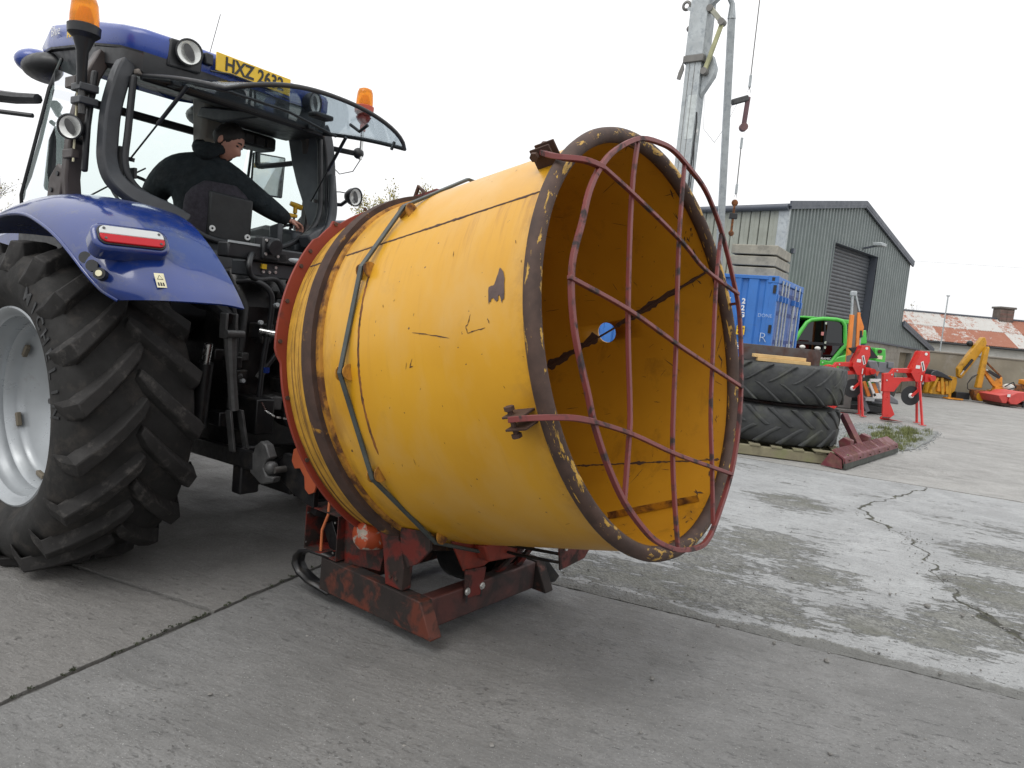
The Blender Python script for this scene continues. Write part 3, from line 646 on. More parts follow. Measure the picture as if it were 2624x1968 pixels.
# posts, saddles, brackets
for y0, y1 in ((-.470,-.412), (.397,.455)):
    MB().prism([(-.97,.222),(-.86,.222),(-.86,.33),(-.90,.44),(-.93,.56),(-1.02,.56),(-1.0,.40)], lambda p, y: Vector((p[0], y, p[1])), y0, y1).build('drum_post', mt['red'], sh, bevel=.004)
    MB().prism([(-.90,.30),(-.80,.36),(-.73,.44),(-.74,.52),(-.90,.56)], lambda p, y: Vector((p[0], y, p[1])), y0+.02, y1-.02).build('saddle_plate', mt['red'], sh, bevel=.003)
    MB().prism([(-1.30,.22),(-1.05,.25),(-1.02,.42),(-1.02,.56),(-1.34,.50)], lambda p, y: Vector((p[0], y, p[1])), y0+.045, y1-.02).build('saddle_plate', mt['red'], sh, bevel=.003)
MB().lathe([(.002,-.085),(.045,-.08),(.068,-.06),(.075,-.02),(.075,.08)], V(-1.10,-.45,.42), V(-.25,-1,.05)*-1, 28).build('motor_guard', worn('motor_guard_orange', (.36,.06,.018), (.42,.36,.30), .54, .58, 16), sh)
for i, p in enumerate([(-.935,-.472,.27),(-.895,-.472,.27),(-.93,-.472,.36)]):
    MB().cyl(V(*p), V(p[0], p[1]-.008, p[2]), .008, n=6).build('bolt', mt['rust'], sh)
# open junction box at front left
bx = MB(); x0,x1,y0,y1,z0,z1 = -1.56,-1.31,-.478,-.30,.232,.455; t = .006
bx.box(x0,x1,y0,y1,z0,z0+t); bx.box(x0,x1,y0,y1,z1-t,z1); bx.box(x0,x0+t,y0,y1,z0+t,z1-t); bx.box(x1-t,x1,y0,y1,z0+t,z1-t); bx.box(x0+t,x1-t,y1-t,y1,z0+t,z1-t)
bx.build('junction_box', mt['red'], sh)
MB().tube([V(-1.40,-.45,.60), V(-1.41,-.46,.50), V(-1.40,-.47,.44), V(-1.45,-.46,.35), V(-1.46,-.45,.24)], .007, 8).build('orange_cable', plain('orange_cable', (.55,.16,.06), .5), sh)
for y, z in ((-.4795,.42),(-.4795,.27)):
    for x in (-1.54,-1.33): MB().cyl(V(x,y+.002,z), V(x,y-.004,z), .006, n=8).build('bolt', mt['steel'], sh)
# rear bracket bolted to the rear beam, carrying the drum cradle
MB().prism([(-.20,.30),(-.19,.158),(-.062,.150),(-.050,.285)], lambda p, x: Vector((x, p[0], p[1])), -.7325, -.7215).build('bracket_plate', mt['red'], sh, bevel=.003)
MB().prism([(-.30,.50),(-.20,.29),(-.05,.285),(.13,.36),(.16,.50)], lambda p, x: Vector((x, p[0], p[1])), -.745, -.733).build('cradle_web', mt['redplate'], sh, bevel=.003)
MB().prism([(-.16,.44),(-.11,.335),(.10,.315),(.15,.40),(.15,.46)], lambda p, x: Vector((x, p[0], p[1])), -.732, -.66).build('cradle_pad', mt['redplate'], sh, bevel=.01)
for y, z in ((-.177,.192),(-.070,.194)):
    MB().cyl(V(-.7215,y,z), V(-.712,y,z), .013, n=6).build('bolt', mt['bolt'], sh); MB().cyl(V(-.7215,y,z), V(-.7185,y,z), .018, n=16).build('washer', mt['bolt'], sh)
    MB().box(-.7212,-.7205,y-.006,y+.006,z-.055,z-.02).build('bolt_slot', mt['black'], sh)
for y in (.12, .28):
    MB().bar(V(-.78,y,.20), V(-.62,y*.9,.56), .05, .02).build('drum_stay', mt['red'], sh, bevel=.003)
# right hand bracket with bolt, and drain arms
MB().prism([(.05,.49),(.09,.33),(.30,.345),(.345,.385),(.35,.50)], lambda p, x: Vector((x, p[0], p[1])), -.402, -.392).build('side_bracket', mt['red'], sh, bevel=.003)
MB().cyl(V(-.392,.115,.435), V(-.383,.115,.435), .014, n=6).build('bolt', mt['bolt'], sh)
for z in (.40, .36): MB().tube([V(-.9,.0,.37), V(-.6,.03,z), V(-.40,.08,z+.01)], .008, 6).build('control_rod', mt['dark'], sh)
# longitudinal cradle beams hiding the drum bottom
for y in (-.22, .2): MB().bar(V(-1.32,y,.42), V(-.42,y*.8,.60), .06, .05).build('cradle_beam', mt['dark'], sh, bevel=.004)
MB().lathe([(.02,0),(.16,0),(.17,.06),(.15,.16)], V(-1.0,.05,.30), V(1,0,.2), 24).build('rotor_gearbox', mt['dark'], sh)
# headstock behind the back plate
MB().prism([(-1.80,.54),(-1.82,.62),(-1.76,.68),(-1.60,.68),(-1.50,.60),(-1.50,.45),(-1.62,.47)], lambda p, y: Vector((p[0], y, p[1])), -.485, -.455).build('hitch_side_plate', mt['dark'], sh, bevel=.004)
MB().box(-1.52,-1.44,-.36,.36,.50,.62).build('headstock_beam', mt['dark'], sh, bevel=.006)
for y in (-.36, .29): MB().bar(V(-1.50,y+.035,.40), V(-1.48,y*.5,1.30), .07, .07).build('headstock_post', mt['dark'], sh, bevel=.006)
for y in (-.36, .36): MB().bar(V(-1.50,y,.36), V(-1.38,y,.17), .06, .08).build('headstock_foot', mt['dark'], sh, bevel=.004)
for y in (-.50, .41):
    for k in (0, .085):
        MB().prism([(-1.67,.66),(-1.66,.72),(-1.61,.745),(-1.50,.71),(-1.46,.60),(-1.475,.54),(-1.515,.52),(-1.55,.54),(-1.56,.60),(-1.60,.635),(-1.64,.625)], lambda p, yy: Vector((p[0], yy, p[1])), y+k-.006, y+k+.006).build('hitch_lug', worn('hitch_lug_orange', (.34,.075,.03), RUSTD, .6, .75, 7), sh, bevel=.002)
    MB().cyl(V(-1.745,y-.05,.60), V(-1.745,y+.14,.60), .017, n=14).build('hitch_pin', mt['greym2'], sh)
    MB().bar(V(-1.53,y+.04,.44), V(-1.50,y*.7,.40), .09, .05).build('lug_spacer', mt['dark'], sh)
MB().bar(V(-1.50,0,1.25), V(-1.78,0,1.12), .06, .03).build('top_link_lug', mt['red'], sh)
# supports stop against the outside of the drum instead of passing through it
for o in sh.children:
    if o.name.split('.')[0] in ('drum_post', 'saddle_plate', 'cradle_web', 'cradle_pad', 'drum_stay', 'side_bracket', 'control_rod', 'cradle_beam', 'rotor_gearbox', 'motor_guard', 'junction_box', 'headstock_post', 'headstock_beam', 'headstock_foot', 'bracket_plate', 'orange_cable', 'bolt'):
        for v in o.data.vertices:
            u, w_, n = undrum(v.co); r = sqrt(u*u+w_*w_)
            if -1.34 < n < .05 and r < RD+.004 and v.co.z < 1.0 and not (o.name.startswith('bolt')):
                k = (RD+.004)/max(r, .05); v.co = Dm(u*k, w_*k, n)
# ------------------------------------------------------------------ tractor
TRZ = radians(90+54.9); TL = Vector((-1.770, 4.678, 0))
tr = thing('tractor', 'blue tractor with raised rear window, silver rims and black lugged tyres', 'tractor', TL, TRZ)
B = mt['black']; BT = mt['blacktrim']; DK = mt['dark']; BL = mt['blue']
def lens_mat(name, col, tr_=.6):
    N = NT(name); N.set(Base_Color=col, Roughness=.12); N.b.inputs['Transmission Weight'].default_value = tr_; N.b.inputs['IOR'].default_value = 1.3
    N.bump(N.noise(120, 2), .15, .002); return N.m
mt['amber'] = lens_mat('amber_lens', (.95,.33,.02), .55); mt['redlens'] = lens_mat('red_lens', (.55,.02,.03), .25); mt['clearlens'] = lens_mat('clear_lens', (.75,.78,.78), .3)
mt['lampglass'] = plain('lamp_reflector', (.72,.73,.70), .2, .35, .1, 20)
mt['glass'] = glass('cab_glass', (.86,.95,.93), .03); mt['glassd'] = glass('tinted_hatch_glass', (.72,.77,.80), .10, .02, .22)
mt['cream'] = plain('cream_headliner', (.42,.40,.36), .8, 0, .1, 12); mt['mirror'] = plain('mirror_glass', (.75,.80,.80), .03, 1, .02, 2)
mt['seat'] = plain('seat_fabric', (.028,.024,.032), .9, 0, .35, 40, bump=.4, bs=300); mt['vinyl'] = plain('black_vinyl', (.014,.015,.016), .5, 0, .3, 10, bump=.2, bs=200)
mt['yplate'] = plain('number_plate_yellow', (.72,.46,.02), .35, 0, .06, 10); mt['ink'] = plain('plate_black', (.012,.012,.012), .4); mt['white'] = plain('white_paint', (.7,.7,.68), .5, 0, .1, 20)
mt['stick'] = plain('cream_sticker', (.70,.66,.45), .5, 0, .12, 20); mt['yknob'] = plain('yellow_plastic', (.62,.36,.02), .4)
mt['greym'] = plain('grey_cast_metal', (.07,.07,.07), .5, .3, .3, 18, bump=.3, bs=60); mt['exh'] = plain('brown_pillar_paint', (.055,.045,.042), .45, .1, .25, 5)

def make_wheel(parent, cx, cy, cz, R, W, rimr, nl, side, floor=.002, rimmat=None, name='rear_wheel', letters=False):
    """tyre with chevron lugs, rim and hub; axle along y; side=+1 outer face towards +y"""
    wh = bpy.data.objects.new(name, None); COL.objects.link(wh); wh.parent = parent; wh.location = (cx, cy, cz)
    rc = R-.060; h = W/2
    def clampz(mb): mb.v = [(x, y, max(z, floor-cz)) for x, y, z in mb.v]; return mb
    prof = [(rimr-.012, h*.80),(rimr+.02, h*.86),(rimr+.07, h*.99),(rimr+(rc-rimr)*.42, h*1.07),(rimr+(rc-rimr)*.68, h*1.05),(rc-.045, h*.985),(rc-.012, h*.90),(rc+.004, h*.55),(rc+.010, 0)]
    full = prof+[(r, -y) for r, y in prof[-2::-1]]
    clampz(MB().lathe(full, V(0,0,0), V(0,1,0), 120, ref=V(0,0,1))).build('tyre', mt['rubber'], wh, 50)
    # lugs
    mb = MB(); pitch = 2*pi/nl; D = .37
    for k in range(nl):
        for sg in (-1, 1):
            pc = k*pitch+(pitch/2 if sg > 0 else 0); rows = []
            for t, in [(t,) for t in (0,.12,.4,.7,1.0,1.12)]:
                y = sg*h*(-.05+1.0*min(t, 1)+ (.10 if t > 1 else 0)); ph = pc-D*(min(t,1.0)**.85)-(.02 if t > 1 else 0)
                top = R-.012*(abs(y)/h)**3 if t <= 1 else rc-.05
                base = rc-.02 if t <= 1 else rc-.10
                if t == 0: top -= .010
                wt = .023+.007*t; wb = wt+.026
                if t == 0: wt *= .7; wb *= .7
                q = []
                for rr, ww in ((base, -wb), (top, -wt), (top, wt), (base, wb)):
                    a = ph+ww*1.05/R; q.append(Vector((-rr*cos(a), y+sg*ww*.45, rr*sin(a))))
                rows.append(q)
            mb.rings(rows, True, True)
    clampz(mb); mb.build('tread_lugs', mt['rubberlug'], wh, 28, bevel=.006)
    rm = rimmat or mt['rim']; s = side
    pr = [(rimr-.010, h*.74),(rimr+.010, h*.80),(rimr+.016, h*.84),(rimr+.004, h*.86),(rimr-.012, h*.83),(rimr-.022, h*.76),(rimr-.036, h*.72),(rimr-.040, h*.60),(rimr-.054, h*.55),(rimr-.058, h*.42),(rimr-.074, h*.37),(rimr-.080, h*.24),(rimr-.092, h*.16),(rimr-.115, h*.12),(rimr-.15, h*.08),(rimr-.22, h*-.06),(.20, h*-.20),(.17, h*-.18),(.15, h*-.02),(.06, h*.0),(.005, h*.0)]
    rim = MB().lathe([(r, s*y) for r, y in pr], V(0,0,0), V(0,1,0), 96, ref=V(0,0,1)).build('rim', rm, wh, 40)
    MB().lathe([(rimr-.10, -s*h*.52),(rimr-.05, -s*h*.65),(rimr-.005, -s*h*.84),(rimr+.014, -s*h*.86)], V(0,0,0), V(0,1,0), 64, ref=V(0,0,1)).build('rim_inner_barrel', rm, wh, 40)
    for k in range(8):
        a = 2*pi*k/8; MB().cyl(V(.12*cos(a), s*h*-.02, .12*sin(a)), V(.12*cos(a), s*(h*-.02+.03), .12*sin(a)), .016, n=6).build('wheel_nut', mt['greym'], rim)
    for k in range(6):
        a = 2*pi*k/6+.35; c = V(-(rimr-.100)*cos(a), s*h*.20, (rimr-.100)*sin(a))
        MB().box(-.038,.038,-.012,.012,-.012,.012).xf(lambda p: c+V(p.x*sin(a)+p.z*cos(a)*-1, p.y+s*.012, p.x*cos(a)+p.z*sin(a))).build('rim_lug', plain('rim_lug_rust', (.13,.11,.08), .7), rim, bevel=.004)
    if letters:
        for ci, chh in enumerate('MICHELIN'):
            m = text_mesh(chh, .092, .002, .002); a = radians(60-ci*7.6); rr = rimr+(rc-rimr)*.56
            for v in m.vertices:
                x, y, z = v.co; rad = rr+y; an = a-x/rr; v.co = Vector((-rad*cos(an), s*(h*1.071+z-abs(y)*.06), rad*sin(an)))
            o = bpy.data.objects.new('sidewall_letter', m); COL.objects.link(o); m.materials.clear(); m.materials.append(mt['black']); o.parent = wh
    return wh
AX = .80
make_wheel(tr, 0, 1.0, AX, .835, .60, .49, 19, 1, letters=True)
make_wheel(tr, 0, -1.0, AX, .835, .60, .49, 19, -1)
for s in (1, -1): make_wheel(tr, 2.75, s*.92, .64, .665, .48, .36, 17, s, name='front_wheel')

# ---- rear fenders
FP = [(.62,1.70),(.40,1.80),(.15,1.875),(-.10,1.900),(-.35,1.868),(-.55,1.80),(-.72,1.69),(-.86,1.57),(-.955,1.47),(-.995,1.415)]
def fprof(t):
    k = t*(len(FP)-1); i = min(int(k), len(FP)-2); f = k-i
    P = [Vector((a, b, 0)) for a, b in FP]; p0, p1, p2, p3 = P[max(0,i-1)], P[i], P[i+1], P[min(len(P)-1,i+2)]
    return .5*((2*p1)+(-p0+p2)*f+(2*p0-5*p1+4*p2-p3)*f*f+(-p0+3*p1-3*p2+p3)*f*f*f)
OP = [(.62,1.25,1.60),(.40,1.25,1.70),(.15,1.25,1.748),(-.08,1.25,1.752),(-.27,1.245,1.705),(-.42,1.24,1.645),(-.55,1.235,1.575),(-.665,1.22,1.495),(-.745,1.19,1.430),(-.80,1.145,1.392)]
OPS = smooth_path(OP, 8)
def fender(s):
    def fn(u, v):
        p = fprof(v); k = v*(len(OPS)-1); i = min(int(k), len(OPS)-2); o_ = OPS[i].lerp(OPS[i+1], k-i)
        inner = .635+.02*max(0, 1-abs(v-.6)*2); fall = max(0, (u-.30)/.70)**2.3
        y = inner+(o_.y-inner)*(1-(1-u)**1.35)
        x = p.x+(o_.x-p.x)*fall; z = p.y+(o_.z-p.y)*fall - .014*(1-min(1, u/.22))**2
        return Vector((x, s*y, z))
    o = MB().grid(34, 48, fn, .012).build('fender', BL, tr, 60)
    lip = [fn(1, t/40) for t in range(41)]
    MB().tube(lip, .009, 8).build('fender_lip', BL, tr, 60)
    return o
fl = fender(1); fender(-1)
# lamp cluster set into the left fender (and its twin)
for s in (1, -1):
    C0 = V(-.803, s*1.10, 1.664); XN = V(-.80, s*.12, .58).normalized(); YD = V(-.12*s, -1, 0).normalized(); YD = (YD-XN*YD.dot(XN)).normalized(); ZD = XN.cross(YD)
    if ZD.z < 0: ZD = -ZD
    def rr(w, h_, r, n=6):
        P = []
        for cx_, cy_, a0 in ((w/2-r, h_/2-r, 0), (-w/2+r, h_/2-r, pi/2), (-w/2+r, -h_/2+r, pi), (w/2-r, -h_/2+r, 3*pi/2)):
            for k in range(n+1): P.append((cx_+r*cos(a0+pi/2*k/n), cy_+r*sin(a0+pi/2*k/n)))
        return P
    W_ = lambda p, d: C0+YD*p[0]+ZD*p[1]+XN*d
    MB().prism(rr(.325,.140,.05), W_, -.08, .012).build('lamp_pod', BL, tr, bevel=.014)
    MB().prism(rr(.285,.100,.035), W_, .010, .019).build('lamp_surround', B, tr, bevel=.002)
    half = [p for p in rr(.270,.086,.03)]
    upq = [p for p in half if p[1] >= 0]; upq = sorted(upq, key=lambda p: atan2(p[1], p[0])); lo = sorted([p for p in half if p[1] < 0], key=lambda p: atan2(p[1], p[0]))
    MB().prism([(.135,0.0005)]+upq[1:-1]+[(-.135,0.0005)], W_, .015, .027).build('indicator_lens', mt['clearlens'], tr, bevel=.003)
    MB().prism([(-.135,-.0005)]+lo+[(.135,-.0005)], W_, .015, .027).build('tail_lens', mt['redlens'], tr, bevel=.003)
    for p in ((-.115,.026),(.115,.026),(-.115,-.026),(.115,-.026)): MB().cyl(W_(p,.026), W_(p,.030), .006, n=8).build('lens_screw', mt['greym'], tr)
    # push buttons recessed at the fender edge
    for k, (dx, dz) in enumerate(((-.628,1.566),(-.695,1.532),(-.765,1.500))):
        c = V(dx, s*1.208, dz); n_ = V(-.62, s*.70, .2).normalized()
        MB().cyl(c-n_*.05, c+n_*.014, .026, n=20).build('button_recess', B, tr)
        if k == 2: MB().cyl(c, c+n_*.020, .014, n=20).build('push_button', mt['stick'], tr)
if True:
    c = V(-.905, 1.02, 1.49); n_ = V(-.86,.06,.52).normalized(); yd = V(0,-1,0); yd = (yd-n_*yd.dot(n_)).normalized(); zd = n_.cross(yd); zd = zd if zd.z > 0 else -zd
    c = c+n_*.014
    MB().prism([(-.022,-.036),(.022,-.036),(.022,.036),(-.022,.036)], lambda p, d: c+yd*p[0]+zd*p[1]+n_*d, 0, .0015).build('warning_sticker', mt['stick'], tr, 0)
    MB().prism([(-.014,.004),(.014,.004),(0,.028)], lambda p, d: c+yd*p[0]+zd*p[1]+n_*d, .0016, .0022).build('warning_triangle', mt['ink'], tr, 0)
    MB().prism([(-.010,.0065),(.010,.0065),(0,.0235)], lambda p, d: c+yd*p[0]+zd*p[1]+n_*d, .0023, .0027).build('warning_triangle_field', mt['stick'], tr, 0)
    for k in range(3): MB().prism([(-.016+k*.011,-.028),(-.008+k*.011,-.028),(-.009+k*.011,-.012),(-.015+k*.011,-.010)], lambda p, d: c+yd*p[0]+zd*p[1]+n_*d, .0016, .0022).build('warning_figure', mt['ink'], tr, 0)

# ---- roof
ROUT = [(1.50,.0),(1.49,.35),(1.445,.52),(1.34,.63),(1.10,.685),(.50,.70),(.20,.70),(.06,.645),(.01,.52),(.0,0)]
def rtop(x): return 2.847+.187*x if x < .353 else (2.913+.175*(x-.353) if x < .9 else (3.009-.01*(x-.9) if x < 1.16 else 3.006-.30*(x-1.16)))
def rbot(x): return 2.716+.236*x if x < .356 else 2.80+.09*(x-.356)
out = ROUT+[(x, -y) for x, y in ROUT[-2:0:-1]]
def rlev(sc, fz): return [Vector((.72+(x-.72)*sc, y*sc, fz(x))) for x, y in out]
MB().rings([rlev(.99, rbot), rlev(1.0, lambda x: rbot(x)+.02), rlev(1.0, lambda x: rtop(x)-.035), rlev(.985, lambda x: rtop(x)-.008), rlev(.95, lambda x: rtop(x)+.006), rlev(.5, lambda x: rtop(.72+(x-.72)*.5)+.03)]).build('roof', mt['roofblue'], tr, 50)
TO = [(.60,.0),(.60,.695)]+[p for p in ROUT if p[0] < .55]; to = TO+[(x, -y) for x, y in TO[-2:0:-1]]
def tlev(sc, fz): return [Vector((.30+(x-.30)*sc, y*sc, fz(x))) for x, y in to]
MB().rings([tlev(.96, lambda x: rbot(x)-.125), tlev(.99, lambda x: rbot(x)-.10), tlev(.985, lambda x: rbot(x)+.004)]).build('roof_lower_trim', B, tr, 40)
MB().rings([rlev(.988, lambda x: rbot(x)-.008), rlev(.992, lambda x: rbot(x)+.004)]).build('roof_underside', B, tr, 40)
for s in (1, -1):
    MB().add([V(.50,s*.695,rbot(.5)-.004), V(1.33,s*.62,rbot(1.33)-.004), V(1.42,s*.45,rbot(1.42)-.004), V(1.22,s*.42,2.78), V(.50,s*.50,2.73), V(1.16,s*.60,2.705), V(.50,s*.66,2.69)], [(0,1,5,6),(1,2,3,5),(3,4,6,5),(0,6,4),(0,4,3,2,1)]).build('overhang_soffit', BT, tr, 0)
# rounded black underside of the front overhang with its lamp pods
for s in (1, -1):
    MB().ball((0,0,0), 1, 20, 12).xf(lambda p: V(1.32+p.x*.24, s*.57+p.y*.17, 2.795+p.z*.09)).build('lamp_pod_lower', B, tr, 70)
    MB().ball((0,0,0), 1, 20, 12).xf(lambda p: V(1.46+p.x*.13, s*.61+p.y*.13, 2.84+p.z*.08)).build('lamp_pod_cap', mt['roofblue'], tr, 70)
    MB().lathe([(.003,0),(.05,.004),(.055,-.02)], V(1.25, s*.67, 2.745), V(-.2,s*.5,-.8), 18).build('dipped_lamp', mt['clearlens'], tr, 50)
    MB().box(.66,.90,s*.56-.05,s*.56+.05,rbot(.8)-.03,rbot(.8)+.002).build('underside_vent', BT, tr, bevel=.01)
text_part('roof_script', 'Blue', .085, mt['white'], tr, (.99,.700,2.945), (-1,0.03,.0), (0,0,1), -.001, sx=.9)
text_part('roof_script', 'Power', .05, mt['yplate'], tr, (.75,.708,2.895), (-1,0,.0), (0,0,1), .002)

def lamp(parent, c, d, r, name='work_lamp', mount=None):
    d = Vector(d).normalized(); c = Vector(c)
    L = MB().lathe([(.012,-.075),(r*.62,-.07),(r*.95,-.035),(r*1.08,.0),(r*1.10,.012),(r*.98,.014),(r*.93,.004)], c, d, 28).build(name, B, parent, 40)
    MB().lathe([(.002,-.012),(r*.5,-.008),(r*.97,.006)], c, d, 28).build('lamp_reflector', mt['lampglass'], L, 60)
    u = Vector((0,0,1))-d*d.z; u.normalize(); w = d.cross(u); q = (u*.9+w*.45).normalized(); q2 = d.cross(q)
    mb = MB(); n = 20; mb.v = [tuple(c+d*.009+q*cos(2*pi*i/n)*r*.72+q2*sin(2*pi*i/n)*r*.36) for i in range(n)]; mb.f = [tuple(range(n))]
    mb.build('lamp_bulb_strip', mt['greym'], L, 0); return L
MB().prism([(-.10,-.085),(.09,-.075),(.10,.05),(.04,.075),(-.09,.07)], lambda p, d: V(-.004+d+.25*max(0,-p[0]-.02), .43-p[0], 2.772+p[1]), -.012, .05).build('lamp_recess', B, tr, bevel=.01)
lamp(tr, (-.042,.435,2.782), (-.93,.30,-.06), .067); lamp(tr, (-.042,-.45,2.752), (-.93,-.30,-.06), .067)
lamp(tr, (.27,.905,2.275), (-.62,.76,-.1), .062)
MB().tube([V(.33,.90,2.26), V(.34,.86,2.23), V(.37,.80,2.22)], .014, 6).build('lamp_bracket', B, tr)
lamp(tr, (.06,-.95,2.235), (-.95,-.05,-.08), .062)
MB().tube([V(.12,-.95,2.22), V(.2,-.95,2.18), V(.27,-.90,2.175), V(.24,-.80,2.20)], .014, 6).build('lamp_bracket', B, tr)
MB().tube([V(.12,-.95,2.26), V(.2,-.93,2.27), V(.24,-.81,2.25)], .004, 5).build('lamp_cable', B, tr)

def beacon(c, r, h, basemat=None, stem=None):
    c = Vector(c)
    b = MB().lathe([(.005,-.055),(r*.7,-.055),(r*1.12,-.03),(r*1.16,.012),(r*1.0,.018)], c, V(0,0,1), 28).build('beacon_base', basemat or B, tr, 40)
    MB().lathe([(r,.012),(r*1.0,h*.35),(r*.92,h*.75),(r*.78,h*.93),(r*.4,h),(.003,h*1.005)], c, V(0,0,1), 28).build('beacon_dome', mt['amber'], b, 50)
    MB().lathe([(.004,.015),(r*.45,.015),(r*.5,h*.3),(r*.28,h*.62),(.004,h*.65)], c, V(0,0,1), 16).build('beacon_bulb', plain('beacon_bulb', (.6,.25,.04), .3), b, 50)
beacon((.17,.90,2.775), .070, .165)
MB().tube([V(.17,.90,2.73), V(.18,.90,2.66), V(.20,.89,2.58), V(.22,.88,2.50)], [.055,.030,.026,.026], 12).build('beacon_stem', B, tr)
MB().tube([V(.22,.88,2.50), V(.225,.87,2.35)], .018, 10).build('beacon_post', mt['greym'], tr)
for z in (2.49, 2.42): MB().box(.19,.30,.80,.90,z-.02,z+.02).build('beacon_clamp', BT, tr, bevel=.006)
beacon((.03,-.95,2.862), .060, .140, plain('beacon_red_base', (.40,.06,.03), .5))
MB().lathe([(.055,0),(.04,-.03),(.02,-.05),(.02,-.10)], V(.03,-.95,2.80), V(0,0,1), 16).build('beacon_socket', plain('beacon_red_base2', (.42,.05,.03), .5), tr)
MB().cyl(V(.03,-.95,2.72), V(.03,-.95,2.50), .013, n=10).build('beacon_pole', mt['steel'], tr)
MB().bar(V(.34,-.82,2.585), V(.02,-.95,2.535), .035, .035).build('beacon_arm', B, tr, bevel=.005)
MB().ball(V(.05,-.945,2.545), .04).build('beacon_arm_joint', B, tr)
MB().tube([V(.03,-.95,2.50), V(.10,-.95,2.42), V(.22,-.93,2.40), V(.33,-.85,2.52)], .0035, 5).build('beacon_cable', B, tr)
MB().cyl(V(.03,.265,2.85), V(.05,.20,3.09), .0022, n=5).build('aerial', B, tr)

# ---- number plate on the roof rear
MB().box(-.034,-.026,-.262,.262,2.744,2.848).build('number_plate', mt['yplate'], tr, bevel=.003)
text_part('plate_characters', 'HXZ 2632', .108, mt['ink'], tr, (-.0365,0,2.794), (0,-1,0), (0,0,1), .0025, sx=.88)
MB().box(-.03,.02,.275,.325,2.76,2.825).build('plate_lamp', B, tr, bevel=.008)
MB().tube([V(-.04,.30,2.725), V(-.055,.18,2.742), V(-.055,-.05,2.738), V(-.04,-.25,2.72)], .006, 6).build('wiper_cable', B, tr)

# ---- raised rear window hatch
def hz(u, v): return 2.605-.015*u+.05*u*(1-u)-.125*u*abs(v)**2.2
def hp(u, v):
    vv = max(-1, min(1, v)); y = .63*vv
    x = .06-.87*u*(1-.10*abs(vv)**6)
    return V(x, y, hz(u, vv))
MB().grid(20, 24, lambda a, b: hp(a, 2*b-1), .006).build('hatch_glass', mt['glassd'], tr, 60)
edge = [hp(t/12, -1) for t in range(13)]+[hp(1, -1+2*k/24) for k in range(1, 24)]+[hp(1-t/12, 1) for t in range(13)]
MB().tube(edge, .013, 8).build('hatch_seal', B, tr, 60)
MB().tube([hp(0, -1+2*k/12)+V(.02,0,.0) for k in range(13)], .022, 8).build('hatch_hinge_bar', B, tr, 60)
for s in (1, -1):
    MB().obox(hp(.02, s*.75), (1,0,0), (0,1,0), (0,0,1), .10, .05, .03).build('hatch_hinge', B, tr, bevel=.006)
    a = hp(.38, s*.88)-V(0,0,.03); b = V(.16, s*.64, 2.15); m_ = a.lerp(b, .5)
    MB().cyl(a, m_, .011, n=10).build('gas_strut', B, tr); MB().cyl(m_, b, .005, n=8).build('strut_rod', B, tr)
    MB().bar(b+V(-.05,s*.0,.0), b+V(.06,s*.06,.02), .022, .022).build('strut_mount', B, tr)
MB().tube([hp(.80,-.62)+V(0,0,-.01), hp(.72,-.62)+V(0,0,-.05), hp(.62,-.62)+V(0,0,-.01)], .010, 8).build('hatch_handle', B, tr)
MB().tube([hp(.90,-.93), hp(.90,-.93)+V(0,.02,-.05)], .010, 8).build('hatch_catch', B, tr)
MB().box(-.43,-.35,-.30,-.16,2.568,2.598).build('hatch_wiper_motor', B, tr, bevel=.01)
MB().tube([V(-.30,.55,2.55), V(-.26,.30,2.585), V(-.24,-.1,2.59), V(-.22,-.5,2.54)], .009, 6).build('hatch_wiper', B, tr)

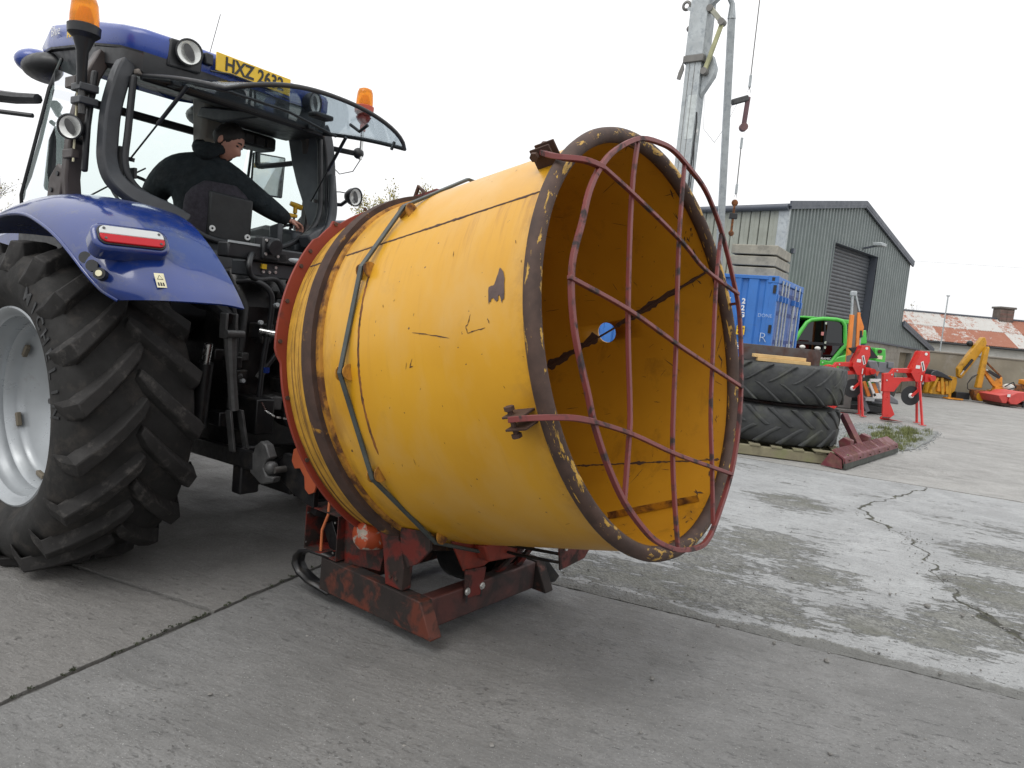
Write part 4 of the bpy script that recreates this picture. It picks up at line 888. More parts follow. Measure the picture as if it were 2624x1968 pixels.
# ---- cab frame
def post(name, pts, w, d, mat=B, upv=(1,0,0)): return MB().tube([V(*p) for p in pts], 1.0, 4, rot=pi/4, flat=(w*.7071, d*.7071), upv=upv).build(name, mat, tr, 30, bevel=.012)
for s in (1, -1):
    post('rear_pillar', smooth_path([(.16,s*.675,2.67),(.15,s*.715,2.58),(.15,s*.755,2.40),(.15,s*.765,2.22),(.14,s*.765,2.12),(.11,s*.745,2.03),(.06,s*.69,1.965),(.01,s*.61,1.925),(-.04,s*.52,1.89),(-.08,s*.42,1.84)], 4), .085, .09, BT)
    post('door_pillar', [(.42,s*.68,2.74),(.38,s*.76,2.60),(.40,s*.82,2.3),(.42,s*.83,2.02),(.44,s*.80,1.80)], .085, .07, mt['exh'])
    post('windscreen_pillar', [(.98,s*.66,2.80),(1.0,s*.72,2.60),(1.08,s*.75,2.3),(1.22,s*.77,1.95),(1.30,s*.70,1.40)], .022, .022, B)
    post('pillar_groove', [(.25,s*.80,2.60),(.255,s*.825,2.3),(.26,s*.83,2.05)], .03, .04, B)
    if s < 0: MB().prism([(.16,2.62),(.60,2.66),(.53,2.45),(.46,2.30),(.37,2.15),(.30,2.0),(.08,1.93)], lambda p, y: V(p[0], y, p[1]), -.775, -.735).build('quarter_panel', plain('grey_quarter_panel', (.075,.085,.10), .5), tr, bevel=.01)
    # side glazing
    MB().add([V(.43,s*.815,2.58), V(.97,s*.70,2.72), V(1.22,s*.765,1.92), V(.46,s*.835,1.90)], [(0,1,2,3)]).build('side_glass', mt['glass'], tr, 0)
    MB().prism([(.46,1.88),(.62,1.90),(.60,2.02),(.50,2.10),(.42,2.06)], lambda p, y: V(p[0], y, p[1]), s*.845, s*.87).build('hinge_bracket', mt['exh'], tr, bevel=.01)
    for p in ((.55,1.95),(.48,2.04)): MB().cyl(V(p[0],s*.87,p[1]), V(p[0],s*.878,p[1]), .014, n=12).build('hinge_bolt', B, tr)
    MB().box(.30,.42,s*.86-.02,s*.86+.02,2.50,2.56).build('door_hinge', mt['exh'], tr, bevel=.006); MB().box(.30,.42,s*.86-.02,s*.86+.02,2.12,2.17).build('door_hinge', mt['exh'], tr, bevel=.006)
    MB().tube([V(.30,s*.86,2.60), V(.30,s*.868,2.3), V(.31,s*.868,2.1)], .006, 6).build('washer_pipe', mt['stick'], tr)
MB().add([V(.96,.70,2.78), V(.96,-.70,2.78), V(1.25,-.72,1.90), V(1.25,.72,1.90)], [(0,1,2,3)]).build('windscreen', mt['glass'], tr, 0)
MB().box(.96,1.02,-.70,.70,2.555,2.605).build('windscreen_header', B, tr, bevel=.015)
# door glass wiper seen through the side window, dashboard edge
MB().tube([V(1.10,.45,1.98), V(1.06,.30,2.10), V(1.0,.10,2.25)], .006, 6).build('front_wiper', B, tr)
# window rubber loop + sill sweeping over the right fender
lp = [(.09,.67,2.60),(.085,.69,2.30),(.08,.70,2.12),(.055,.66,2.01),(.03,.56,1.945),(.0,.44,1.87),(-.01,.25,1.78),(-.01,.0,1.76),(-.01,-.25,1.78),(.0,-.42,1.85),(.03,-.54,1.93),(.06,-.62,2.01),(.09,-.665,2.12),(.10,-.66,2.30),(.11,-.64,2.58)]
post('window_frame', smooth_path(lp[:8], 4), .035, .035, B); post('window_frame', smooth_path(lp[7:], 4), .035, .035, B)
for k, off in enumerate((0, .045, .09)):
    MB().tube(smooth_path([V(.08+off*.3,-.74-off*.35,2.35), V(.06,-.735-off*.35,2.12), V(.02,-.69-off*.3,2.00), V(-.05,-.60-off*.25,1.93-off*.3), V(-.08,-.52-off*.25,1.86-off*.4), V(-.09,-.48-off*.25,1.76-off*.3), V(-.09,-.47-off*.2,1.62)], 4), .022, 8).build('cab_moulding', BT, tr, 60)
# cab body below the window
MB().prism([(.08,1.80),(-.10,1.70),(-.14,1.30),(.10,1.15),(1.30,1.15),(1.38,1.45),(1.25,1.92),(1.10,1.80),(.55,1.55),(.2,1.5)], lambda p, y: V(p[0], y, p[1]), -.62, .62).build('cab_body', B, tr, bevel=.02)
for s in (1, -1): MB().prism([(.08,1.86),(-.05,1.72),(-.05,1.30),(1.30,1.20),(1.28,1.90),(.44,1.88)], lambda p, y: V(p[0], y, p[1]), s*.622, s*.76).build('cab_side_panel', B, tr, bevel=.02)
MB().prism([(.12,2.60),(.12,2.63),(.80,2.72),(.86,2.66),(.55,2.60)], lambda p, y: V(p[0], y, p[1]), -.70, -.16).build('headliner', BT, tr, bevel=.01)
MB().box(.56,.74,-.62,-.24,2.50,2.60).build('roof_console', B, tr, bevel=.02)
for k in range(4): MB().box(.545,.562,-.60+k*.09,-.53+k*.09,2.515,2.575).build('console_panel', BT, tr, bevel=.006)
MB().prism([(.84,2.50),(.96,2.47),(1.0,2.84),(.78,2.83)], lambda p, y: V(p[0], y, p[1]), -.36, -.20).build('roof_duct', mt['cream'], tr, bevel=.03)
MB().bar(V(.10,.66,2.625), V(.10,-.66,2.605), .05, .03).build('rear_header', plain('brown_grey_lining', (.14,.125,.11), .8), tr, bevel=.008)
# steering wheel and column
MB().lathe([(.185,-.014),(.199,0),(.185,.014),(.171,0)], V(1.0,.13,2.06), V(-.75,0,.66), 32, closedprof=True).build('steering_wheel', B, tr, 60)
MB().cyl(V(1.0,.13,2.06), V(1.15,.12,1.80), .03, n=10).build('steering_column', B, tr)
# bracket and clipboard inside left window
MB().box(.16,.22,.66,.70,2.06,2.22).build('handle_bracket', B, tr, bevel=.01); MB().box(.10,.18,.62,.64,2.05,2.11).build('handle_plate', B, tr, bevel=.004)
# ---- seat
SR = Matrix.Rotation(radians(-12), 3, 'Z')
def seatx(p): return SR @ Vector(p)+Vector((.34,-.02,0))
rows = []
for k in range(11):
    t = k/10; z = 1.66+.49*t; w = .235-.03*t-.10*max(0, (t-.75)/.25)**2; d = .07+.02*sin(t*pi)-.03*max(0, (t-.8)/.2)
    x = -.02-.05*t
    rows.append([seatx((x+d*cos(a)*(1 if cos(a) < 0 else .9), w*(abs(sin(a))**.55)*(1 if sin(a) > 0 else -1), z)) for a in [2*pi*i/24 for i in range(24)]])
MB().rings(rows).build('seat_backrest', mt['seat'], tr, 60)
MB().prism([(-.10,1.80),(.16,1.77),(.20,1.79),(.20,2.07),(-.10,2.09)], lambda p, d: seatx((-.135+d-.06*(p[1]-1.8), -p[0]*.95, p[1])), -.006, .06).build('seat_back_flap', mt['vinyl'], tr, bevel=.015)
for p in ((.065,1.855),(-.165,1.83)):
    c = seatx((-.143-.06*(p[1]-1.8), p[0], p[1])); n_ = SR @ V(-1,0,0)
    MB().lathe([(.007,.004),(.012,.006),(.019,.005),(.020,0)], c, n_, 20).build('seat_fastener', mt['white'], tr)
MB().prism([(-.05,1.50),(.52,1.52),(.54,1.62),(.45,1.66),(-.02,1.68)], lambda p, y: seatx((p[0], y, p[1])), -.25, .25).build('seat_cushion', mt['seat'], tr, bevel=.03)
MB().box(.20,.55,-.20,.20,1.20,1.52).build('seat_pedestal', B, tr, bevel=.02)
MB().prism([(-.10,1.78),(.40,1.78),(.42,1.86),(-.06,1.86)], lambda p, y: seatx((p[0], y, p[1])), -.36, -.27).build('armrest', B, tr, bevel=.02)
# right hand console, levers with yellow grips
MB().prism([(.0,1.60),(.10,1.92),(.45,1.96),(.80,1.90),(.85,1.5)], lambda p, y: V(p[0], y, p[1]), -.66, -.46).build('side_console', BT, tr, bevel=.03)
MB().prism([(.03,1.70),(.05,1.95),(.15,1.93),(.12,1.68)], lambda p, y: V(p[0], y, p[1]), -.34, -.30).build('lever_quadrant', BT, tr, bevel=.01)
MB().tube([V(.27,-.58,1.95), V(.275,-.60,2.06)], .008, 8).build('lever', B, tr)
MB().tube([V(.275,-.60,2.06), V(.276,-.601,2.10)], .015, 8).build('lever_grip', mt['yknob'], tr); MB().tube([V(.29,-.565,2.125), V(.275,-.60,2.115), V(.262,-.645,2.105)], [.016,.020,.020], 8).build('lever_grip', mt['yknob'], tr)
MB().tube([V(.20,-.50,1.90), V(.21,-.53,1.985)], .010, 8).build('lever', B, tr); MB().box(.19,.25,-.56,-.46,2.02,2.045).build('lever_grip', mt['yknob'], tr, bevel=.006)
MB().tube([V(.16,-.40,1.93), V(.18,-.46,1.955), V(.2,-.52,1.965)], .010, 8).build('lever', B, tr)
# ---- mirrors
RTI = Matrix.Rotation(-TRZ, 3, 'Z'); mc = V(1.0,-.875,2.40); mw_ = TL+Matrix.Rotation(TRZ, 3, 'Z') @ mc
mn = RTI @ ((Vector((0,0,1.5))-mw_).normalized()+(Vector((-.1,3.4,2.0))-mw_).normalized()).normalized()
mu = (V(0,0,1)-mn*mn.z).normalized(); ms = mu.cross(mn)
MB().obox(mc, mn, ms, mu, .03, .25, .32).build('mirror_housing', B, tr, bevel=.012)
MB().obox(mc+mn*.018, mn, ms, mu, .004, .225, .295).build('mirror_face', mt['mirror'], tr, bevel=.001)
MB().tube(smooth_path([V(1.0,-.77,2.70), V(1.0,-.775,2.52), V(.98,-.78,2.455), V(.85,-.775,2.45), V(.54,-.765,2.455)], 5), .020, 8).build('mirror_arm', B, tr)
MB().tube([V(1.05,.76,2.53), V(1.25,.80,2.54), V(1.6,.98,2.56)], [.03,.035,.04], 8).build('mirror_arm', B, tr); MB().tube([V(1.09,.77,2.43), V(1.3,.9,2.44), V(1.5,1.0,2.42), V(1.58,1.05,2.36), V(1.6,1.06,2.2)], .014, 8).build('mirror_arm', B, tr)
MB().box(1.58,1.64,.95,1.20,2.05,2.50).build('mirror_housing', B, tr, bevel=.03)
MB().prism([(1.0,1.95),(1.07,2.10),(1.05,2.40),(1.01,2.30)], lambda p, y: V(p[0], y, p[1]), .66, .69).build('interior_mirror', B, tr, bevel=.01)

# ---- transmission, axle, hitch
MB().prism([(-.45,.55),(-.50,1.40),(-.35,1.62),(1.4,1.35),(1.4,.62)], lambda p, y: V(p[0], y, p[1]), -.30, .30).build('transmission_housing', DK, tr, bevel=.03)
for s in (1, -1): MB().cyl(V(0,s*.29,AX), V(0,s*.80,AX), .16, .13, n=20).build('axle_trumpet', DK, tr)
MB().prism([(1.4,1.0),(1.4,1.86),(2.2,1.84),(3.3,1.66),(3.45,1.45),(3.45,.95)], lambda p, y: V(p[0], y, p[1]), -.40, .40).build('bonnet', BL, tr, bevel=.06)
MB().box(1.4,3.3,-.25,.25,.55,.99).build('engine_block', DK, tr, bevel=.03); MB().cyl(V(2.75,-.72,.62), V(2.75,.72,.62), .08, n=14).build('front_axle', DK, tr)
MB().box(.5,1.3,.45,.80,.55,1.1).build('fuel_tank', B, tr, bevel=.05); MB().box(.5,1.3,-.80,-.45,.55,1.1).build('fuel_tank', B, tr, bevel=.05)
# hydraulic bank and sockets
MB().box(-.58,-.40,.02,.33,1.57,1.655).build('valve_block', BT, tr, bevel=.008)
MB().box(-.62,-.52,-.30,.50,1.655,1.735).build('rear_crossmember', B, tr, bevel=.01)
MB().bar(V(-.62,.50,1.737), V(-.62,.31,1.737), .012, .012).build('bright_edge', mt['galv'], tr)
MB().box(-.64,-.55,.19,.30,1.665,1.79).build('trailer_socket', B, tr, bevel=.012); MB().cyl(V(-.64,.24,1.74), V(-.672,.24,1.735), .042, n=22).build('socket_cap', B, tr)
for p in ((.285,1.695),(.285,1.77),(.205,1.69)): MB().cyl(V(-.64,p[0],p[1]), V(-.648,p[0],p[1]), .008, n=8).build('socket_screw', mt['bolt'], tr)
MB().box(-.60,-.585,.24,.27,1.615,1.642).build('yellow_tag', mt['yplate'], tr)
for p in ((.25,1.60),(.21,1.60),(.17,1.605),(.17,1.63)): MB().cyl(V(-.58,p[0],p[1]), V(-.588,p[0],p[1]), .009, n=8).build('bolt', mt['bolt'], tr)
MB().box(-.62,-.55,.12,.18,1.66,1.71).build('coupler_block', mt['greym'], tr, bevel=.004); MB().cyl(V(-.60,.13,1.685), V(-.62,.03,1.68), .017, n=12).build('hydraulic_coupler', mt['galv'], tr)
MB().tube([V(-.62,.04,1.68), V(-.72,-.04,1.67), V(-.9,-.06,1.62), V(-1.1,-.04,1.5)], .012, 8).build('red_hose', plain('red_hose', (.45,.06,.05), .5), tr)
MB().tube([V(-.60,-.02,1.625), V(-.68,-.05,1.60), V(-.75,-.06,1.55)], .018, 8).build('hose_end', plain('pink_hose_end', (.35,.18,.15), .6), tr)
HZ = [[(-.56,.30,1.69),(-.64,.37,1.68),(-.68,.41,1.62),(-.66,.38,1.57),(-.62,.30,1.555),(-.60,.18,1.565),(-.60,.12,1.50),(-.58,.07,1.40)],
      [(-.55,.39,1.53),(-.62,.33,1.545),(-.66,.26,1.50),(-.66,.235,1.40),(-.62,.24,1.1),(-.60,.24,.8)],
      [(-.5,.02,1.56),(-.6,.0,1.50),(-.62,.05,1.35),(-.6,.1,1.2),(-.58,.2,1.05)], [(-.5,-.1,1.56),(-.62,-.1,1.45),(-.62,-.02,1.3),(-.6,.05,1.1)],
      [(-.50,.46,1.55),(-.60,.45,1.45),(-.62,.42,1.2),(-.58,.40,.9)]]
for h_ in HZ:
    P = [Vector(p) for p in h_]; Q = []
    for i in range(len(P)-1):
        p0, p1, p2, p3 = P[max(0,i-1)], P[i], P[i+1], P[min(len(P)-1,i+2)]
        for k in range(6):
            f = k/6; Q.append(.5*((2*p1)+(-p0+p2)*f+(2*p0-5*p1+4*p2-p3)*f*f+(-p0+3*p1-3*p2+p3)*f**3))
    MB().tube(Q+[P[-1]], .016, 8).build('hydraulic_hose', B, tr, 60)
    MB().cyl(P[-1], P[-1]+(P[-1]-P[-2]).normalized()*.06, .021, n=8).build('hose_fitting', mt['greym'], tr)
rnd = random.Random(21)
for i in range(26):
    c = V(rnd.uniform(-.62,-.48), rnd.uniform(-.30,.48), rnd.uniform(.75,1.5)); s_ = rnd.uniform(.02,.06)
    MB().box(c.x-s_,c.x+s_,c.y-s_*.9,c.y+s_*.7,c.z-s_*.6,c.z+s_).build('casting', rnd.choice((DK, DK, DK, mt['greym'])), tr, bevel=.008)
for i in range(12):
    c = V(-.66, rnd.uniform(-.2,.42), rnd.uniform(.8,1.45)); d = Vector((rnd.uniform(-1,-.3), rnd.uniform(-.6,.6), rnd.uniform(-.5,.5))).normalized()
    MB().cyl(c, c+d*rnd.uniform(.02,.05), .012, n=8).build('pipe_union', rnd.choice((mt['greym'], mt['galv'])), tr)
MB().cyl(V(-.72,.34,1.275), V(-.80,.30,1.268), .022, n=14).build('hydraulic_coupler', mt['steel'], tr)
MB().box(-.73,-.71,.275,.30,1.05,1.08).build('blue_cap', BL, tr)
MB().lathe([(.03,0),(.07,.0),(.075,.10),(.05,.11),(.045,.05)], V(-.52,0,.78), V(-1,0,0), 20).build('pto_guard', B, tr); MB().cyl(V(-.5,0,.78), V(-.68,0,.78), .022, n=10).build('pto_shaft', mt['steel'], tr)
MB().tube([V(-.72,0,.78), V(-1.0,.02,.72), V(-1.35,.03,.62)], .055, 14).build('drive_shaft_guard', B, tr)
# lift arms, rods and lower links (left pair seen; right pair mirrored)
for s in (1, -1):
    MB().tube([V(-.25,s*.42,1.42), V(-.55,s*.52,1.40), V(-.75,s*.555,1.335)], [.06,.05,.035], 8).build('lift_arm', DK, tr, bevel=.004)
    for k in (-.028, .028): MB().obox(V(-.75, s*.555+k, 1.30), (0,1,0), (1,0,0), (0,0,1), .014, .06, .13).build('clevis_plate', mt['greym'], tr, bevel=.006)
    MB().cyl(V(-.79,s*.545-.05,1.262), V(-.79,s*.545+.05,1.262), .020, n=12).build('clevis_pin', mt['greym'], tr)
    MB().tube([V(-.75,s*.545,1.27), V(-.752,s*.535,1.15), V(-.755,s*.525,1.05), V(-.755,s*.50,.86)], [.034,.030,.024,.026], 10).build('lift_rod', mt['greym'], tr)
    for k in (-.034, .034): MB().bar(V(-.755, s*.495+k, .86), V(-.76, s*.455+k*1.2, .64), .045, .014, (0,1,0)).build('rod_fork', mt['greym'], tr, bevel=.003)
    MB().cyl(V(-.60,s*.60,.75), V(-.66,s*.615,1.10), .040, n=16).build('lift_cylinder', DK, tr); MB().cyl(V(-.66,s*.615,1.10), V(-.68,s*.615,1.20), .022, n=14).build('cylinder_rod', mt['steel'], tr)
    MB().bar(V(-.10,s*.36,.56), V(-.93,s*.47,.615), .035, .10).build('lower_link', DK, tr, bevel=.01)
    MB().prism([(-.90,.555),(-.93,.70),(-.975,.735),(-1.02,.72),(-1.06,.66),(-1.03,.645),(-1.01,.60),(-1.04,.565),(-1.10,.57),(-1.09,.54),(-1.0,.51)], lambda p, y: V(p[0], y, p[1]), s*.46-.025, s*.46+.025).build('link_hook', mt['greym'], tr, bevel=.008)
    MB().ball(V(-1.045,s*.46,.605), .036).build('link_ball', mt['greym'], tr)
    MB().bar(V(-.50,s*.32,.62), V(-.86,s*.42,.62), .03, .03).build('check_link', DK, tr)
MB().box(-.80,-.45,-.14,.14,.36,.50).build('drawbar_frame', DK, tr, bevel=.01); MB().box(-.78,-.70,.33,.45,.40,.66).build('hitch_block', DK, tr, bevel=.01); MB().box(-.95,-.70,-.06,.06,.40,.45).build('drawbar', DK, tr, bevel=.008)
MB().bar(V(-.74,.42,.47), V(-.74,-.42,.47), .08, .06).build('hitch_crossbar', DK, tr, bevel=.01)
MB().box(-.70,-.45,.20,.32,.70,.90).build('hitch_plate', DK, tr, bevel=.01)
P = [V(-.72,.30,.88), V(-.73,.28,.84), V(-.76,.24,.81), V(-.80,.18,.80), V(-.85,.10,.81)]
for i in range(16):
    f = i/16*4; k = int(f); a = P[k].lerp(P[k+1], f-k); b = P[k].lerp(P[k+1], min(1, f-k+.2)); d = (b-a).normalized()
    MB().obox(a, d, (0,0,1) if i % 2 else (0,1,0), d.cross(V(0,0,1) if i % 2 else V(0,1,0)).normalized(), .022, .010, .004).build('chain_link', mt['steel'], tr)
MB().tube([V(-.40,0,1.12), V(-.8,0,1.13), V(-1.15,0,1.13)], .028, 10).build('top_link', mt['greym'], tr)
# ------------------------------------------------------------------ driver
def tl(x, y, z):     # tractor frame to world
    return TL+Matrix.Rotation(TRZ, 3, 'Z') @ Vector((x, y, z))
drv = thing('person', 'person in a dark hooded top twisting round in the tractor seat', 'person', tl(.42, 0, 1.66), 0)
DI = Matrix.Translation(-drv.location)
def dv(x, y, z): return tl(x, y, z)-drv.location
mt['hood'] = plain('dark_navy_fleece', (.0075,.0125,.0155), .9, 0, .35, 9, bump=.9, bs=12); mt['skin'] = plain('skin', (.50,.25,.185), .5, 0, .12, 14, bump=.1, bs=120)
for n_ in mt['hood'].node_tree.nodes:
    if n_.bl_idname == 'ShaderNodeBump': n_.inputs['Distance'].default_value = .03
mt['hair'] = plain('dark_hair', (.012,.009,.008), .6, 0, .5, 40, bump=.6, bs=160); mt['trouser'] = plain('dark_trousers', (.015,.016,.022), .9, 0, .3, 20)
def skin(name, verts, edges, mat, root=0, sub=2, parent=drv):
    m = bpy.data.meshes.new(name); m.from_pydata([tuple(v[0]) for v in verts], edges, []); o = bpy.data.objects.new(name, m); COL.objects.link(o)
    if parent: o.parent = parent
    o.modifiers.new('skin', 'SKIN').use_smooth_shade = True
    for i, v in enumerate(verts):
        r = v[1]; m.skin_vertices[0].data[i].radius = r if isinstance(r, tuple) else (r, r); m.skin_vertices[0].data[i].use_root = (i == root)
    s = o.modifiers.new('sub', 'SUBSURF'); s.levels = sub; s.render_levels = sub
    dg = bpy.context.evaluated_depsgraph_get(); nm = bpy.data.meshes.new_from_object(o.evaluated_get(dg)); o.modifiers.clear(); o.data = nm
    nm.materials.clear(); nm.materials.append(mat); nm.polygons.foreach_set('use_smooth', [True]*len(nm.polygons)); return o
# body: pelvis, spine, shoulders, right arm reaching back-right, left arm to the wheel, thighs and shins
bv = [(dv(.42,-.01,1.74),(.15,.12)), (dv(.46,.03,1.90),(.17,.15)), (dv(.49,.05,2.06),(.19,.16)), (dv(.47,.035,2.195),(.185,.15)), (dv(.42,-.005,2.30),(.10,.095)), (dv(.385,-.03,2.36),(.060,.060)),
      (dv(.595,.135,2.215),.122), (dv(.69,.195,2.075),.098), (dv(.80,.17,1.98),.066), (dv(.88,.13,2.02),.042),
      (dv(.36,-.12,2.215),.115), (dv(.27,-.22,2.125),.090), (dv(.20,-.32,2.055),.078), (dv(.185,-.41,2.015),.064), (dv(.18,-.485,1.985),.048),
      (dv(.60,.11,1.72),.085), (dv(.86,.14,1.72),.07), (dv(.95,.14,1.45),.055), (dv(1.0,.14,1.28),.045), (dv(.60,-.11,1.72),.085), (dv(.86,-.12,1.72),.07), (dv(.95,-.12,1.45),.055), (dv(1.0,-.12,1.28),.045)]
be = [(0,1),(1,2),(2,3),(3,4),(4,5),(3,6),(6,7),(7,8),(8,9),(3,10),(10,11),(11,12),(12,13),(13,14),(0,15),(15,16),(16,17),(17,18),(0,19),(19,20),(20,21),(21,22)]
body = skin('body', bv, be, mt['hood'])
# hood bunched round the neck
hc = dv(.405,-.015,2.375)
rows = []
for k in range(18):
    a = 2*pi*k/18; R_ = .092; c = hc+Vector((cos(a)*R_, sin(a)*R_*.9, .02*cos(a*2)-.010)); rr_ = .042+.012*sin(a*3)
    rows.append([c+Vector((cos(a)*cos(b)*rr_, sin(a)*cos(b)*rr_, sin(b)*rr_*1.15)) for b in [2*pi*j/10 for j in range(10)]])
MB().rings(rows, True, False, True).build('hood', mt['hood'], drv, 70)
# head: looks to the right of the picture and down. local axes: f forward, s side, t top
W_R = Vector((.86, -.05, -.50)).normalized(); tp = Vector((.42, .02, .90)); tp = (tp-W_R*tp.dot(W_R)).normalized(); sd_ = W_R.cross(tp)
hcen = dv(.325,-.075,2.432)
def H(f, s, t): return hcen+W_R*f+sd_*s+tp*t
def head_pt(lat, lon):
    # lat -90..90 (chin..crown), lon 0 = face
    cl, sl_ = cos(lat), sin(lat); f, s, t = cl*cos(lon), cl*sin(lon), sl_
    x = f*(.098 if f > 0 else .100); y = s*.074; z = t*.118
    if t < 0: # jaw narrows
        k = -t; y *= 1-.38*k; x = x*(1-.25*k) + (.022*k if f > 0 else .045*k)
    if f > 0:
        fl_ = max(0, cos(lon))**6
        x += .004*fl_*max(0, 1-abs(t-.35)/.25)                      # brow
        x -= .010*fl_*max(0, 1-abs(t-.10)/.14)                       # eye line
        x += .030*max(0, cos(lon))**26*max(0, 1-abs(t+.22)/.26)     # nose
        x += .008*fl_*max(0, 1-abs(t+.52)/.10) + .007*fl_*max(0, 1-abs(t+.66)/.08)   # lips
        x += .010*fl_*max(0, 1-abs(t+.88)/.12)                       # chin
    return H(x, y, z)
rows = [[head_pt(-pi/2+pi*(i+.02)/24.04, 2*pi*j/40) for j in range(40)] for i in range(25)]
MB().rings(rows).build('head', mt['skin'], drv, 70)
# hair cap (short, over crown, back and sides)
rows = []
for i in range(17):
    la = radians(-28)+(pi/2-radians(-28))*(i+.0)/16; row = []
    for j in range(44):
        lo = 2*pi*j/44; face = max(0, cos(lo)); lim = radians(-32)+radians(70)*face**.8+radians(18)*max(0, 1-abs(abs(((lo+pi) % (2*pi))-pi)-1.55)/.3)
        l2 = max(la, lim) if la < lim else la; p = head_pt(min(l2, pi/2-.02), lo); d = (p-hcen).normalized()
        row.append(p+d*((.001+.009*min(1, (la-lim)/.4) if la > lim else -.003)+.005*noise.noise(p*55)))
    rows.append(row)
MB().rings(rows).build('hair', mt['hair'], drv, 70)
for s in (1, -1):
    c = H(-.012, s*.074, -.004); MB().ball((0,0,0), 1, 12, 8).xf(lambda p: c+W_R*p.x*.018+sd_*p.y*.010+tp*p.z*.032).build('ear', mt['skin'], drv, 70)
    MB().ball((0,0,0), 1, 10, 8).xf(lambda p: H(.082,s*.031,.014)+W_R*p.x*.010+sd_*p.y*.013+tp*p.z*.006).build('eye', mt['hair'], drv, 70)
    MB().tube([H(.092,s*.014,.034), H(.094,s*.030,.040), H(.082,s*.050,.034)], [.004,.0055,.003], 6).build('eyebrow', mt['hair'], drv, 70)
# hands: palm and five bent fingers
def hand(wr, fd, palmn, closed=1.0):
    fd = Vector(fd).normalized(); pn = Vector(palmn); pn = (pn-fd*pn.dot(fd)).normalized(); sx = fd.cross(pn); wr = Vector(wr)
    P = lambda a, b, c: wr+fd*a+sx*b+pn*c
    v = [(P(-.03,0,0),(.030,.024)), (P(.02,0,0),(.034,.022)), (P(.07,0,0),(.040,.019))]; e = [(0,1),(1,2)]
    for k, (b, L) in enumerate(((-.030,.072),(-.010,.082),(.011,.076),(.031,.060))):
        i = len(v); v += [(P(.085,b,.002),.0098), (P(.085+L*.42,b*1.04,.012*closed),.0090), (P(.085+L*.62,b*1.04,.012+.026*closed),.0084), (P(.085+L*.55,b*1.02,.016+.050*closed),.0076)]
        e += [(2,i),(i,i+1),(i+1,i+2),(i+2,i+3)]
    i = len(v); v += [(P(.030,-.034,.008),.0125), (P(.060,-.050,.024),.0105), (P(.085,-.046,.042),.0092)]; e += [(1,i),(i,i+1),(i+1,i+2)]
    return skin('hand', v, e, mt['skin'], 0, 2)
hand(dv(.185,-.455,1.995), dv(.172,-.60,1.975)-dv(.185,-.455,1.995), (0,0,-1), 1.0)
hand(dv(.87,.135,2.015), dv(.98,.12,2.06)-dv(.87,.135,2.015), (0,0,-1), 1.0)
# ------------------------------------------------------------------ background
def az(d): return Vector((sin(radians(d)), cos(radians(d)), 0))
mt['ctblue'] = plain('container_blue', (.035,.155,.47), .5, 0, .12, 3, grime=(.06,.12,.26), gs=4, ga=(.55,.8)); mt['ctend'] = mt['ctblue']
mt['oldrubber'] = plain('weathered_tyre_rubber', (.026,.028,.029), .7, 0, .35, 5, bump=.5, bs=30, grime=(.065,.07,.05), gs=4, ga=(.48,.74))
mt['clad'] = plain('cladding_green_grey', (.165,.192,.188), .5, 0, .07, 1.2, grime=(.135,.158,.157), gs=1.0, ga=(.4,.7)); mt['cladlit'] = plain('cladding_lit_side', (.30,.315,.27), .55, 0, .08, 1.5, grime=(.24,.25,.21), gs=2, ga=(.4,.7))  # side sheets paler than the gable: stronger daylight put into the colour
mt['trim'] = plain('ridge_trim_grey', (.075,.085,.105), .5, 0, .1, 2); mt['rollerm'] = plain('roller_slat_grey', (.075,.082,.092), .5, 0, .08, 2)
mt['block'] = plain('concrete_block', (.27,.25,.215), .9, 0, .2, 3, bump=.4, bs=40, grime=(.18,.165,.14), gs=1.5, ga=(.4,.65))
mt['render'] = plain('wall_render', (.24,.215,.165), .9, 0, .22, .9, bump=.3, bs=20, grime=(.30,.285,.25), gs=.7, ga=(.5,.62)); mt['whitewash'] = plain('whitewash', (.62,.61,.57), .9, 0, .1, 1.5, grime=(.40,.38,.32), gs=2, ga=(.58,.75))
mt['cwt'] = plain('counterweight_concrete', (.36,.34,.28), .9, 0, .18, 4, bump=.4, bs=30, grime=(.22,.21,.18), gs=2.2, ga=(.42,.62))
mt['green'] = plain('lime_green_paint', (.075,.46,.06), .35, 0, .1, 3, coat=.3); mt['dglass'] = glass('dark_cab_glass', (.05,.075,.075), .05, .02, .4)
mt['orange'] = plain('orange_paint', (.72,.23,.04), .45, 0, .12, 4); mt['mastgrey'] = plain('mast_grey', (.17,.165,.155), .6, .2, .15, 5)
mt['nred'] = plain('new_red_paint', (.56,.028,.022), .35, 0, .12, 4, coat=.3); mt['hyel'] = worn('hedgecutter_yellow', (.50,.25,.012), (.16,.07,.02), .55, .75, 5); mt['horg'] = worn('hedgecutter_orange', (.62,.24,.02), (.2,.08,.02), .6, .78, 5)
mt['fred'] = plain('faded_red', (.50,.06,.05), .5, 0, .15, 3); mt['wood'] = plain('fresh_timber', (.56,.38,.17), .75, 0, .12, 9); mt['oldwood'] = plain('weathered_timber', (.19,.17,.11), .9, 0, .3, 6, bump=.4, bs=40, grime=(.12,.14,.05), gs=3, ga=(.5,.7))
mt['plate'] = worn('rusted_steel_plate', (.075,.065,.065), (.085,.038,.028), .45, .62, 4, rough=.6); mt['maroon'] = worn('maroon_paint', (.12,.022,.030), (.17,.075,.06), .46, .62, 9); mt['tarp'] = plain('black_tarp', (.018,.02,.025), .35, 0, .3, 4, bump=.3, bs=12)
mt['greybox'] = plain('grey_machine_paint', (.15,.155,.17), .5, 0, .12, 5)
def XZ(y): return lambda p, d: Vector((p[0], y+d, p[1]))

